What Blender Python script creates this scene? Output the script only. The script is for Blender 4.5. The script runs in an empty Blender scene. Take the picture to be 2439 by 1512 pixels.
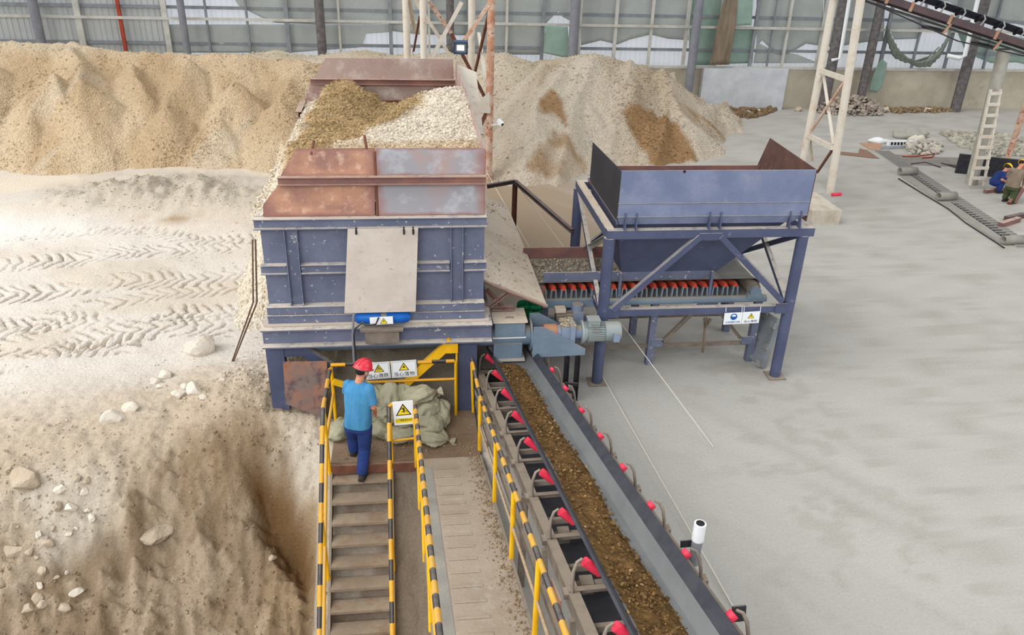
import bpy, math, random
import numpy as np
from mathutils import Vector, Matrix

SC = bpy.context.scene
COL = SC.collection
# ------------------------------------------------------------------ camera
FPX, CW, CH = 1918.4, 2439.0, 1512.0
_th, _ro, _ya = map(math.radians, (26.639, 1.867, 7.47))
CAM = np.array([0.0, 0.0, 6.6])
_F = np.array([math.sin(_ya)*math.cos(_th), math.cos(_ya)*math.cos(_th), -math.sin(_th)])
_R0 = np.array([math.cos(_ya), -math.sin(_ya), 0.0]); _U0 = np.cross(_R0, _F)
_R = math.cos(_ro)*_R0 + math.sin(_ro)*_U0; _U = np.cross(_R, _F)
cd = bpy.data.cameras.new('camera'); cam = bpy.data.objects.new('camera', cd); COL.objects.link(cam)
cd.sensor_width = 36.0; cd.lens = FPX/CW*36.0; cd.clip_end = 300
cam.matrix_world = Matrix(((_R[0], _U[0], -_F[0], CAM[0]), (_R[1], _U[1], -_F[1], CAM[1]),
                           (_R[2], _U[2], -_F[2], CAM[2]), (0, 0, 0, 1)))
SC.camera = cam
# ------------------------------------------------------------------ light
w = bpy.data.worlds.new('overcast_sky'); SC.world = w; w.use_nodes = True
nt = w.node_tree; bg = nt.nodes['Background']
tc = nt.nodes.new('ShaderNodeTexCoord'); sp = nt.nodes.new('ShaderNodeSeparateXYZ'); rp = nt.nodes.new('ShaderNodeValToRGB')
nt.links.new(tc.outputs['Generated'], sp.inputs[0]); nt.links.new(sp.outputs['Z'], rp.inputs[0])
rp.color_ramp.elements[0].position = 0.0; rp.color_ramp.elements[0].color = (0.92, 0.92, 0.92, 1)
rp.color_ramp.elements[1].position = 0.8; rp.color_ramp.elements[1].color = (1.0, 1.0, 1.0, 1)
nt.links.new(rp.outputs[0], bg.inputs[0]); bg.inputs[1].default_value = 0.78

def lamp_area(name, loc, aim, sx, sy, watts, color=(1, 1, 1)):
    d = bpy.data.lights.new(name, 'AREA'); d.shape = 'RECTANGLE'; d.size = sx; d.size_y = sy; d.energy = watts; d.color = color
    o = bpy.data.objects.new(name, d); COL.objects.link(o); o.location = loc
    o.rotation_euler = (Vector(aim)-Vector(loc)).to_track_quat('-Z', 'Y').to_euler(); return o
# daylight from the open left flank, from the open right flank and the roof lights
lamp_area('left_opening_daylight', (-17, 12.5, 7.5), (-5, 14.5, 0), 9, 5, 1150, (1.0, 0.99, 0.97))
lamp_area('front_fill_light', (-5, -5, 11), (-1.2, 11.5, 2.0), 9, 6, 1350, (1.0, 0.99, 0.98))  # added fill behind the camera, brightens the bin front
lamp_area('right_opening_daylight', (22, 3, 8.5), (8, 8, 0), 10, 6, 1000, (0.97, 0.98, 1.0))
sd = bpy.data.lights.new('roof_light_sun', 'SUN'); sd.energy = 1.45; sd.angle = math.radians(38); sd.color = (1, 0.985, 0.965)
so = bpy.data.objects.new('roof_light_sun', sd); COL.objects.link(so)
so.rotation_euler = Vector((0.64, 0.22, -0.74)).to_track_quat('-Z', 'Y').to_euler()
vs = SC.view_settings; vs.view_transform = 'Standard'; vs.look = 'None'; vs.exposure = 0.0; vs.gamma = 1.0; vs.use_curve_mapping = False

# ------------------------------------------------------------------ helpers
def ray(px, py): return _F + _R*(px-CW/2)/FPX - _U*(py-CH/2)/FPX
def PZ(px, py, z=0.0): d = ray(px, py); return CAM + d*((z-CAM[2])/d[2])
def PY(px, py, y): d = ray(px, py); return CAM + d*(y/d[1])
def PX(px, py, x): d = ray(px, py); return CAM + d*(x/d[0])
def V(*a): return np.array(a, dtype=float)
def nrm(a): a = np.asarray(a, float); return a/max(1e-9, np.linalg.norm(a))
def lin(c): return tuple(((x/255)/12.92 if x/255 <= 0.04045 else ((x/255+0.055)/1.055)**2.4) for x in c)

ORG = {}
def tag(o, label=None, cat=None, group=None, kind=None):
    if label: o['label'] = label
    if cat: o['category'] = cat
    if group: o['group'] = group
    if kind: o['kind'] = kind
    return o
def empty(name, loc, label=None, cat=None, group=None, kind=None):
    o = bpy.data.objects.new(name, None); o.empty_display_size = 0.2; COL.objects.link(o)
    o.location = [float(t) for t in loc]; ORG[o.name] = V(*loc); return tag(o, label, cat, group, kind)
def copy_tree(o, parent=None):
    c = o.copy(); COL.objects.link(c); ORG[c.name] = ORG[o.name]
    if parent: c.parent = parent
    for ch in list(o.children): copy_tree(ch, c)
    return c
def mesh_np(name, v, f, mats=(), parent=None, mi=None, smooth=None, org=None, attrs=None):
    """v (n,3) world coords; f list of tuples or (m,k) int array"""
    v = np.asarray(v, float)
    if parent is not None: o0 = ORG[parent.name]
    elif org is not None: o0 = V(*org)
    else: o0 = V((v[:, 0].min()+v[:, 0].max())/2, (v[:, 1].min()+v[:, 1].max())/2, v[:, 2].min())
    vv = v - o0
    me = bpy.data.meshes.new(name)
    if isinstance(f, np.ndarray):
        k = f.shape[1]; nf = len(f)
        me.vertices.add(len(vv)); me.vertices.foreach_set('co', vv.ravel())
        me.loops.add(nf*k); me.loops.foreach_set('vertex_index', f.ravel().astype(np.int32))
        me.polygons.add(nf); me.polygons.foreach_set('loop_start', np.arange(0, nf*k, k, dtype=np.int32))
        me.update(calc_edges=True); me.validate()
    else:
        me.from_pydata(vv.tolist(), [], f); me.update()
    for m in (mats if isinstance(mats, (list, tuple)) else (mats,)): me.materials.append(m)
    if mi is not None: me.polygons.foreach_set('material_index', np.asarray(mi, dtype=np.int32))
    if smooth is not None:
        sm = np.full(len(me.polygons), bool(smooth)) if isinstance(smooth, bool) else np.asarray(smooth, bool)
        me.polygons.foreach_set('use_smooth', sm)
    if attrs:
        for an, av in attrs.items():
            a = me.color_attributes.new(an, 'FLOAT_COLOR', 'POINT')
            a.data.foreach_set('color', np.c_[av, np.ones(len(av))].astype(np.float32).ravel())
    o = bpy.data.objects.new(name, me); COL.objects.link(o)
    if parent is not None: o.parent = parent
    else: o.location = o0.tolist()
    ORG[o.name] = o0
    return o

class MB:
    def __init__(s): s.v = []; s.f = []; s.mi = []; s.sm = []
    def add(s, v, f, mi=0, sm=False):
        n = len(s.v); s.v += [tuple(map(float, p)) for p in v]
        for k, q in enumerate(f):
            s.f.append(tuple(i+n for i in q)); s.mi.append(mi if not isinstance(mi, list) else mi[k]); s.sm.append(sm)
        return s
    def box(s, lo, hi, mi=0):
        x0, y0, z0 = lo; x1, y1, z1 = hi
        v = [(x0, y0, z0), (x1, y0, z0), (x1, y1, z0), (x0, y1, z0), (x0, y0, z1), (x1, y0, z1), (x1, y1, z1), (x0, y1, z1)]
        return s.add(v, [(3, 2, 1, 0), (4, 5, 6, 7), (0, 1, 5, 4), (1, 2, 6, 5), (2, 3, 7, 6), (3, 0, 4, 7)], mi)
    def obox(s, c, X, Y, Z, mi=0):          # centre + half vectors
        c, X, Y, Z = map(np.asarray, (c, X, Y, Z))
        v = [c-X-Y-Z, c+X-Y-Z, c+X+Y-Z, c-X+Y-Z, c-X-Y+Z, c+X-Y+Z, c+X+Y+Z, c-X+Y+Z]
        return s.add(v, [(3, 2, 1, 0), (4, 5, 6, 7), (0, 1, 5, 4), (1, 2, 6, 5), (2, 3, 7, 6), (3, 0, 4, 7)], mi)
    def frame(s, a, b, up):
        a, b = np.asarray(a, float), np.asarray(b, float); d = nrm(b-a); up = np.asarray(up, float)
        if abs(d@nrm(up)) > 0.98: up = V(0, 1, 0) if abs(d[1]) < 0.9 else V(1, 0, 0)
        x = nrm(np.cross(d, up)); u = np.cross(x, d); return a, b, d, x, u
    def beam(s, a, b, w, h, up=(0, 0, 1), mi=0):
        a, b, d, x, u = s.frame(a, b, up); return s.obox((a+b)/2, (b-a)/2, x*w/2, u*h/2, mi)
    def ibeam(s, a, b, w, h, t=0.012, up=(0, 0, 1), mi=0):
        a, b, d, x, u = s.frame(a, b, up); c = (a+b)/2; L = (b-a)/2
        s.obox(c, L, x*t/2, u*(h/2-t), mi); s.obox(c+u*(h/2-t/2), L, x*w/2, u*t/2, mi); s.obox(c-u*(h/2-t/2), L, x*w/2, u*t/2, mi); return s
    def chan(s, a, b, w, h, t=0.01, up=(0, 0, 1), side=1, mi=0):
        a, b, d, x, u = s.frame(a, b, up); c = (a+b)/2; L = (b-a)/2
        s.obox(c-x*side*(w/2-t/2), L, x*t/2, u*(h/2-t), mi); s.obox(c+u*(h/2-t/2), L, x*w/2, u*t/2, mi); s.obox(c-u*(h/2-t/2), L, x*w/2, u*t/2, mi); return s
    def angle(s, a, b, w, t=0.008, up=(0, 0, 1), side=1, mi=0):
        a, b, d, x, u = s.frame(a, b, up); c = (a+b)/2; L = (b-a)/2
        s.obox(c-x*side*(w/2-t/2)-u*t/2, L, x*t/2, u*(w-t)/2, mi); s.obox(c+u*(w/2-t/2), L, x*w/2, u*t/2, mi); return s
    def tube(s, pts, r, n=10, caps=True, mi=0, sm=True, mis=None):
        pts = [np.asarray(p, float) for p in pts]; k = len(pts)
        rs = list(r) if isinstance(r, (list, tuple, np.ndarray)) else [r]*k
        t = [nrm(pts[min(i+1, k-1)]-pts[max(i-1, 0)]) for i in range(k)]
        for i in range(k):
            if np.linalg.norm(pts[min(i+1, k-1)]-pts[max(i-1, 0)]) < 1e-8: t[i] = t[i-1] if i else V(0, 0, 1)
        ref = V(0, 0, 1) if abs(t[0][2]) < 0.9 else V(1, 0, 0)
        x = nrm(np.cross(t[0], ref)); vs = []
        for i in range(k):
            x = nrm(x - t[i]*(x@t[i])); y = np.cross(t[i], x)
            for j in range(n):
                a = 2*math.pi*j/n; vs.append(pts[i]+rs[i]*(math.cos(a)*x+math.sin(a)*y))
        fs = []; ms = []
        for i in range(k-1):
            for j in range(n):
                fs.append((i*n+j, i*n+(j+1) % n, (i+1)*n+(j+1) % n, (i+1)*n+j)); ms.append(mis[i] if mis else mi)
        s.add(vs, fs, ms, sm)
        if caps:
            s.add(vs[:n], [tuple(range(n-1, -1, -1))], mis[0] if mis else mi); s.add(vs[-n:], [tuple(range(n))], mis[-1] if mis else mi)
        return s
    def striped(s, pts, r, seg=0.25, n=12, mia=0, mib=1, off=0.0):
        pts = [np.asarray(p, float) for p in pts]; out = [pts[0]]; ms = []; acc = off
        for a, b in zip(pts[:-1], pts[1:]):
            L = np.linalg.norm(b-a); t = 0.0
            while t < L-1e-6:
                step = min(L-t, seg-(acc % seg))
                if step < 1e-5: step = min(L-t, seg)
                ms.append(mia if int((acc+1e-7)//seg) % 2 == 0 else mib)
                t += step; acc += step; out.append(a+(b-a)*t/L)
        return s.tube(out, r, n, True, mis=ms)
    def prism(s, poly, th, mi=0):
        p = [np.asarray(q, float) for q in poly]; th = np.asarray(th, float); n = len(p)
        nr = sum((np.cross(p[i]-p[0], p[(i+1) % n]-p[0]) for i in range(1, n-1)), V(0, 0, 0))
        if nr@th > 0: p = p[::-1]
        v = p+[q+th for q in p]
        f = [tuple(range(n)), tuple(range(2*n-1, n-1, -1))]+[(i, i+n, (i+1) % n+n, (i+1) % n) for i in range(n)]
        return s.add(v, f, mi)
    def sphere(s, c, r, n=10, m=7, mi=0, sc=(1, 1, 1)):
        vs = []; fs = []; c = np.asarray(c, float)
        for i in range(m+1):
            th = math.pi*i/m
            for j in range(n):
                ph = 2*math.pi*j/n; vs.append(c+r*np.array((sc[0]*math.sin(th)*math.cos(ph), sc[1]*math.sin(th)*math.sin(ph), sc[2]*math.cos(th))))
        for i in range(m):
            for j in range(n): fs.append((i*n+j, (i+1)*n+j, (i+1)*n+(j+1) % n, i*n+(j+1) % n))
        return s.add(vs, fs, mi, True)
    def build(s, name, mats, parent=None, label=None, cat=None, group=None, kind=None, org=None):
        o = mesh_np(name, np.array(s.v), s.f, mats, parent, s.mi, s.sm, org)
        return tag(o, label, cat, group, kind)

# ------------------------------------------------------------------ noise
def _h(ix, iy, seed):
    n = (ix.astype(np.int64)*374761393 + iy.astype(np.int64)*668265263 + seed*1442695041) & 0xFFFFFFFF
    n = ((n ^ (n >> 13))*1274126177) & 0xFFFFFFFF
    return ((n ^ (n >> 16)) & 0xFFFF)/65535.0
def vnoise(x, y, seed=0):
    ix = np.floor(x); iy = np.floor(y); fx = x-ix; fy = y-iy
    ux = fx*fx*fx*(fx*(fx*6-15)+10); uy = fy*fy*fy*(fy*(fy*6-15)+10)
    a = _h(ix, iy, seed); b = _h(ix+1, iy, seed); c = _h(ix, iy+1, seed); d = _h(ix+1, iy+1, seed)
    return (a+(b-a)*ux)*(1-uy)+(c+(d-c)*ux)*uy - 0.5
def fbm(x, y, oct=4, seed=0):
    x = np.asarray(x, float); y = np.asarray(y, float); r = 0; a = 1.0
    for k in range(oct): r = r+a*vnoise(x*2**k+17.3*k, y*2**k-9.1*k, seed+k); a *= 0.5
    return r
def sstep(a, b, x): t = np.clip((x-a)/(b-a), 0, 1); return t*t*(3-2*t)
def inpoly(x, y, poly):
    c = np.zeros(x.shape, bool); n = len(poly)
    for i in range(n):
        x0, y0 = poly[i][:2]; x1, y1 = poly[i-1][:2]
        if y0 == y1: continue
        c ^= ((y0 > y) != (y1 > y)) & (x < (x1-x0)*(y-y0)/(y1-y0)+x0)
    return c
def polydist(x, y, poly, closed=True):
    d = np.full(x.shape, 1e9); n = len(poly)
    for i in range(n if closed else n-1):
        ax, ay = poly[i][:2]; bx, by = poly[(i+1) % n][:2]
        dx, dy = bx-ax, by-ay; t = np.clip(((x-ax)*dx+(y-ay)*dy)/(dx*dx+dy*dy+1e-12), 0, 1)
        d = np.minimum(d, np.hypot(x-ax-t*dx, y-ay-t*dy))
    return d
def sdin(x, y, poly): d = polydist(x, y, poly); return np.where(inpoly(x, y, poly), d, -d)

# ------------------------------------------------------------------ materials
def _n(nt, t, **k):
    n = nt.nodes.new(t)
    for a, b in k.items(): setattr(n, a, b)
    return n
def mat(name, c1, c2=None, scale=4.0, lo=0.4, hi=0.65, rough=0.75, metal=0.0, bump=0.0, bscale=60.0, bdist=0.01, dust=None, dustamt=0.0, dz=0.55, gran=0.0,
        spots=None, spotscale=12.0, spotlo=0.62, spothi=0.7, emit=None, alpha=None, attr=None, stretch=None, spec=0.3, stones=0.0, sscale=30.0, edge=None, edgew=0.08):
    m = bpy.data.materials.new(name); m.use_nodes = True; nt = m.node_tree; L = nt.links.new; b = nt.nodes['Principled BSDF']
    b.inputs['Roughness'].default_value = rough; b.inputs['Metallic'].default_value = metal; b.inputs['Specular IOR Level'].default_value = spec
    tc = _n(nt, 'ShaderNodeTexCoord'); src = tc.outputs['Object']
    if stretch:
        mp = _n(nt, 'ShaderNodeMapping'); mp.inputs['Scale'].default_value = stretch; L(src, mp.inputs[0]); src = mp.outputs[0]
    def noise(sc, det=6, rg=0.6):
        n = _n(nt, 'ShaderNodeTexNoise'); n.inputs['Scale'].default_value = sc; n.inputs['Detail'].default_value = det; n.inputs['Roughness'].default_value = rg
        L(src, n.inputs['Vector']); return n.outputs['Fac']
    def mr(s, a, bb, c=0.0, d=1.0):
        n = _n(nt, 'ShaderNodeMapRange'); n.inputs[1].default_value = a; n.inputs[2].default_value = bb; n.inputs[3].default_value = c; n.inputs[4].default_value = d; L(s, n.inputs[0]); return n.outputs[0]
    def mix(f, a, bb, mode='MIX'):
        n = _n(nt, 'ShaderNodeMix', data_type='RGBA', blend_type=mode)
        if isinstance(f, float): n.inputs[0].default_value = f
        else: L(f, n.inputs[0])
        for i, q in ((6, a), (7, bb)):
            if isinstance(q, tuple): n.inputs[i].default_value = (*q[:3], 1)
            else: L(q, n.inputs[i])
        return n.outputs[2]
    if attr:
        at = _n(nt, 'ShaderNodeAttribute', attribute_name=attr); c = at.outputs['Color']
    else: c = lin(c1)
    if c2 is not None: c = mix(mr(noise(scale), lo, hi), c, lin(c2))
    if spots is not None: c = mix(mr(noise(spotscale, 8, 0.7), spotlo, spothi), c, lin(spots))
    if edge is not None:
        ge = _n(nt, 'ShaderNodeSeparateXYZ'); L(tc.outputs['Generated'], ge.inputs[0]); ds = []
        for ax in ('X', 'Z'):
            s1 = _n(nt, 'ShaderNodeMath', operation='SUBTRACT'); L(ge.outputs[ax], s1.inputs[0]); s1.inputs[1].default_value = 0.5
            s2 = _n(nt, 'ShaderNodeMath', operation='ABSOLUTE'); L(s1.outputs[0], s2.inputs[0]); ds.append(s2.outputs[0])
        mx = _n(nt, 'ShaderNodeMath', operation='MAXIMUM'); L(ds[0], mx.inputs[0]); L(ds[1], mx.inputs[1])
        an = _n(nt, 'ShaderNodeMath', operation='MULTIPLY_ADD'); L(noise(3.5), an.inputs[0]); an.inputs[1].default_value = 0.22; L(mx.outputs[0], an.inputs[2])
        c = mix(mr(an.outputs[0], 0.60-edgew, 0.63), c, lin(edge))
    if gran:
        c = mix(1.0, c, _gran(nt, L, noise, mr, gran, scale), 'MULTIPLY')
    if stones:
        vo = _n(nt, 'ShaderNodeTexVoronoi'); vo.inputs['Scale'].default_value = sscale; L(src, vo.inputs['Vector'])
        sx = _n(nt, 'ShaderNodeSeparateColor'); L(vo.outputs['Color'], sx.inputs[0])
        k = mr(sx.outputs[0], 0, 1, 1-stones, 1+stones*0.6)
        cc = _n(nt, 'ShaderNodeCombineColor'); [L(k, cc.inputs[i]) for i in range(3)]
        c = mix(1.0, c, cc.outputs[0], 'MULTIPLY')
    if dust is not None:
        g = _n(nt, 'ShaderNodeNewGeometry'); sx = _n(nt, 'ShaderNodeSeparateXYZ'); L(g.outputs['Normal'], sx.inputs[0])
        up = mr(sx.outputs['Z'], dz, dz+0.3)
        nn = mr(noise(7.0), 0.2, 0.5); mu = _n(nt, 'ShaderNodeMath', operation='MULTIPLY'); L(up, mu.inputs[0]); L(nn, mu.inputs[1])
        ad = _n(nt, 'ShaderNodeMath', operation='MULTIPLY'); L(mu.outputs[0], ad.inputs[0]); ad.inputs[1].default_value = dustamt
        c = mix(ad.outputs[0], c, lin(dust))
    if isinstance(c, tuple): b.inputs['Base Color'].default_value = (*c, 1)
    else: L(c, b.inputs['Base Color'])
    hgt = None
    if bump:
        bp = _n(nt, 'ShaderNodeBump'); bp.inputs['Strength'].default_value = bump; bp.inputs['Distance'].default_value = bdist
        h = noise(bscale, 5, 0.6)
        if stones:
            inv = mr(vo.outputs['Distance'], 0, 0.7, 1, 0); ad = _n(nt, 'ShaderNodeMath', operation='ADD'); L(inv, ad.inputs[0]); L(h, ad.inputs[1]); h = ad.outputs[0]
        L(h, bp.inputs['Height']); L(bp.outputs[0], b.inputs['Normal'])
    if emit: b.inputs['Emission Color'].default_value = (*lin(emit[0]), 1); b.inputs['Emission Strength'].default_value = emit[1]
    if alpha is not None: b.inputs['Alpha'].default_value = alpha
    return m
def _gran(nt, L, noise, mr, g, scale):
    k = mr(noise(scale*14, 3, 0.7), 0.3, 0.7, 1-g, 1+g*0.5)
    cc = _n(nt, 'ShaderNodeCombineColor'); [L(k, cc.inputs[i]) for i in range(3)]; return cc.outputs[0]

DUST = (206, 196, 182)
m_floor = mat('dusty_ground', (0, 0, 0), attr='soil', bump=0.6, bscale=18, bdist=0.04, gran=0.16, scale=2.2, rough=0.95, spec=0.1)
m_floor2 = mat('smooth_dusty_floor', (0, 0, 0), attr='soil', bump=0.22, bscale=14, bdist=0.03, gran=0.10, scale=2.2, rough=0.95, spec=0.1)
m_heap = mat('heap_gravel', (0, 0, 0), attr='soil', bump=0.7, bscale=30, bdist=0.04, gran=0.10, scale=1.5, stones=0.13, sscale=22.0, rough=0.95, spec=0.1)
m_gravel = mat('loose_gravel', (0, 0, 0), attr='soil', bump=0.9, bscale=30, bdist=0.03, stones=0.22, sscale=22.0, rough=0.95, spec=0.1)
m_rock = mat('pale_rock', (224, 217, 206), (196, 185, 168), scale=3, bump=0.7, bscale=14, bdist=0.03, rough=0.9, spec=0.15, dust=(205, 194, 176), dustamt=0.6)
m_rockd = mat('dusty_rock', (190, 177, 158), (160, 146, 126), scale=3, bump=0.8, bscale=16, bdist=0.03, rough=0.95, spec=0.1, dust=(180, 164, 142), dustamt=0.6)
m_blue = mat('slate_blue_paint', (98, 105, 128), (113, 119, 141), scale=2.5, rough=0.55, bump=0.08, bscale=30, dust=DUST, dustamt=1.0, spots=(196, 194, 192), spotscale=13, spotlo=0.61, spothi=0.65)
m_hop = mat('hopper_blue_paint', (110, 120, 150), (130, 139, 167), scale=1.8, rough=0.6, bump=0.06, bscale=25, dust=DUST, dustamt=0.75, spots=(140, 145, 163), spotscale=3.5, spotlo=0.56, spothi=0.72)
m_dkside = mat('shaded_side_paint', (50, 50, 55), (58, 57, 61), scale=2, rough=0.65)  # near black colour holds the shade on the hopper's left side
m_drust = mat('dark_brown_rust', (98, 72, 64), (84, 60, 56), scale=3, rough=0.85, spots=(124, 86, 72), spotscale=5, spotlo=0.56, spothi=0.7)
m_frame = mat('dark_slate_paint', (74, 81, 108), (84, 91, 119), scale=2.2, rough=0.55, dust=DUST, dustamt=0.85, spots=(120, 124, 140), spotscale=9, spotlo=0.62, spothi=0.7)
m_pale = mat('pale_blue_paint', (124, 142, 158), (112, 130, 148), scale=3, rough=0.5, dust=(165, 155, 138), dustamt=0.85)
m_gear = mat('gearbox_blue_grey', (140, 156, 180), (126, 140, 164), scale=4, rough=0.5, dust=(160, 148, 125), dustamt=0.85)
m_motor = mat('motor_grey', (150, 162, 164), (138, 150, 152), scale=4, rough=0.5, dust=(170, 168, 158), dustamt=0.5)
m_orange = mat('orange_coupling', (222, 96, 58), rough=0.6, dust=(170, 142, 112), dustamt=0.9, dz=0.35)
m_rustw = mat('rusted_plate', (152, 114, 104), (190, 144, 118), scale=2.2, lo=0.38, hi=0.62, rough=0.7, bump=0.12, bscale=20, spots=(214, 180, 158), spotscale=7, spotlo=0.52, spothi=0.68, edge=(140, 96, 92), edgew=0.12)
m_scale = mat('mill_scale_plate', (154, 153, 160), (174, 148, 142), scale=1.5, lo=0.5, hi=0.68, rough=0.5, spots=(186, 190, 199), spotscale=2.2, spotlo=0.5, spothi=0.7, edge=(150, 104, 96), edgew=0.10)
m_rustp = mat('purple_rust_steel', (122, 90, 88), (150, 108, 96), scale=2, rough=0.7, dust=(190, 172, 154), dustamt=0.8)
m_back = mat('bin_inner_plate', (168, 146, 138), (138, 96, 92), scale=1.0, lo=0.48, hi=0.62, rough=0.65, spots=(196, 184, 176), spotscale=2, spotlo=0.5, spothi=0.66)
m_rust = mat('rust', (124, 80, 62), (98, 68, 58), scale=6, rough=0.9, bump=0.2, dust=(170, 150, 130), dustamt=0.4)
m_rustor = mat('checker_rust', (126, 110, 106), (160, 112, 88), scale=2.4, lo=0.45, hi=0.62, rough=0.85, bump=0.35, bscale=45, spots=(92, 78, 80), spotscale=3.5, spotlo=0.52, spothi=0.62)
m_dustplate = mat('dust_covered_sheet', (196, 187, 178), (184, 173, 163), scale=2.5, rough=0.95, spots=(166, 154, 143), spotscale=14, spotlo=0.6, spothi=0.66)
m_dustplate2 = mat('dirt_covered_sheet', (214, 201, 183), (200, 185, 165), scale=1.6, rough=0.95, bump=0.4, bscale=26, bdist=0.02, spots=(184, 168, 147), spotscale=6, spotlo=0.56, spothi=0.66)
m_yel = mat('yellow_paint', (226, 166, 30), (214, 150, 24), scale=6, rough=0.5, dust=(196, 168, 110), dustamt=0.55)
m_yelb = mat('bright_yellow_paint', (240, 190, 30), (228, 170, 22), scale=5, rough=0.5, dust=(200, 180, 120), dustamt=0.4)
m_blk = mat('black_paint', (38, 38, 46), (52, 50, 54), scale=8, rough=0.5, dust=(140, 132, 124), dustamt=0.5)
m_belt = mat('rubber_belt', (48, 50, 60), (60, 62, 70), scale=6, rough=0.55, dust=(120, 118, 114), dustamt=0.12)
m_beltd = mat('dusty_rubber_belt', (112, 115, 115), (98, 101, 102), scale=3, rough=0.7, stretch=(1, 0.25, 1))
m_beltg = mat('grey_belting', (150, 147, 140), (138, 135, 128), scale=3, rough=0.9)
m_steeld = mat('dusty_steel', (112, 104, 96), (134, 124, 112), scale=5, rough=0.9, bump=0.3, bscale=40, dust=(150, 138, 122), dustamt=0.9)
m_galv = mat('galvanised_steel', (150, 152, 152), (128, 126, 122), scale=6, rough=0.5, metal=0.2, dust=DUST, dustamt=0.4)
m_red = mat('red_roller', (226, 56, 84), (206, 48, 70), scale=8, rough=0.5)
m_redor = mat('orange_red_roller', (206, 74, 52), (186, 60, 46), scale=8, rough=0.5, dust=(170, 120, 100), dustamt=0.4)
m_black = mat('dark_void_steel', (30, 29, 30), (44, 42, 42), scale=5, rough=0.8)
m_tread = mat('dusty_tread', (140, 125, 107), (156, 141, 122), scale=2.2, rough=0.95, bump=0.3, bscale=30, spots=(134, 112, 90), spotscale=4, spotlo=0.5, spothi=0.66)
m_walk = mat('dusty_walkway', (178, 164, 147), (164, 149, 131), scale=1.4, rough=0.95, bump=0.4, bscale=24, bdist=0.02, spots=(186, 176, 162), spotscale=2.2, spotlo=0.55, spothi=0.7)
m_land = mat('dusty_landing', (132, 112, 92), (118, 98, 78), scale=2.0, rough=0.95, bump=0.5, bscale=24, bdist=0.02)
m_sack = mat('olive_sack', (164, 161, 138), (150, 147, 123), scale=5, rough=0.95, bump=0.7, bscale=16, bdist=0.02, spots=(140, 132, 104), spotscale=3, spotlo=0.56, spothi=0.7)
m_white = mat('white_sign', (236, 240, 244), rough=0.4)
m_signb = mat('sign_blue', (20, 92, 168), rough=0.4)
m_signk = mat('sign_black', (22, 22, 28), rough=0.4)
m_signy = mat('sign_yellow', (244, 220, 40), rough=0.4)
m_signg = mat('sign_grey_border', (130, 134, 140), rough=0.4)
m_vblue = mat('vivid_blue_paint', (20, 100, 190), (16, 88, 172), scale=6, rough=0.45)
m_green = mat('green_paint', (20, 104, 66), (16, 90, 56), scale=6, rough=0.5)
m_cream = mat('cream_painted_steel', (210, 203, 190), (200, 186, 168), scale=4, lo=0.5, hi=0.68, rough=0.7, spots=(168, 122, 98), spotscale=7, spotlo=0.64, spothi=0.68)
m_creamr = mat('rusty_cream_steel', (206, 182, 164), (188, 140, 114), scale=3.5, lo=0.45, hi=0.62, rough=0.8, spots=(158, 100, 76), spotscale=9, spotlo=0.54, spothi=0.62)
m_conc = mat('wall_concrete', (200, 193, 175), (182, 174, 156), scale=0.9, lo=0.4, hi=0.62, rough=0.95, bump=0.4, bscale=10, bdist=0.02, spots=(156, 138, 116), spotscale=1.1, spotlo=0.6, spothi=0.74)
m_concw = mat('white_washed_concrete', (206, 210, 216), (190, 194, 200), scale=2, rough=0.85, spots=(150, 150, 152), spotscale=6, spotlo=0.68, spothi=0.74)
m_block = mat('concrete_block', (196, 188, 174), (176, 166, 150), scale=4, rough=0.95, bump=0.5, bscale=20, bdist=0.02)
m_sheet = mat('translucent_sheeting', (236, 242, 250), (226, 233, 243), scale=0.6, rough=0.5)
def translucent(m, f):
    nt = m.node_tree; b = nt.nodes['Principled BSDF']; t = nt.nodes.new('ShaderNodeBsdfTranslucent'); mx = nt.nodes.new('ShaderNodeMixShader'); mx.inputs[0].default_value = f
    t.inputs[0].default_value = (0.86, 0.9, 0.95, 1); nt.links.new(b.outputs[0], mx.inputs[1]); nt.links.new(t.outputs[0], mx.inputs[2]); nt.links.new(mx.outputs[0], nt.nodes['Material Output'].inputs[0])
translucent(m_sheet, 0.6)
m_sheetg = mat('grey_sheeting', (186, 190, 190), (176, 181, 182), scale=0.8, rough=0.6)
m_colg = mat('grey_blue_pipe', (122, 124, 134), (136, 138, 144), scale=3, rough=0.6, dust=DUST, dustamt=0.3)
m_coldk = mat('dark_wrapped_column', (92, 88, 90), (122, 118, 116), scale=6, lo=0.4, hi=0.7, rough=0.95, bump=0.4, bscale=20)
m_colw = mat('pale_dusty_column', (170, 168, 158), (150, 146, 136), scale=3, rough=0.85)
m_frw = mat('pale_frame_steel', (196, 196, 190), (178, 176, 168), scale=3, rough=0.6)
m_frg = mat('grey_frame_steel', (136, 142, 148), (122, 126, 130), scale=3, rough=0.6)
m_frr = mat('red_oxide_steel', (170, 72, 50), (150, 60, 44), scale=3, rough=0.7)
m_net = mat('grey_debris_net', (178, 184, 182), (168, 174, 172), scale=1.5, rough=0.95, alpha=0.84)
m_netg = mat('green_debris_net', (150, 174, 164), (138, 164, 152), scale=2, rough=0.95, alpha=0.88)
m_netd = mat('dark_net_fold', (120, 128, 118), (106, 114, 106), scale=3, rough=0.95)
m_straw = mat('brown_straw_mat', (138, 124, 106), (108, 98, 84), scale=8, rough=0.95, stretch=(1, 1, 0.12))
m_purple = mat('purple_brown_steel', (84, 70, 74), (98, 80, 80), scale=3, rough=0.7, dust=(150, 140, 130), dustamt=0.4)
m_orr = mat('orange_primer', (180, 146, 122), (164, 126, 102), scale=5, rough=0.8)
m_wire = mat('pale_wire', (212, 206, 194), rough=0.6)
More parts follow.
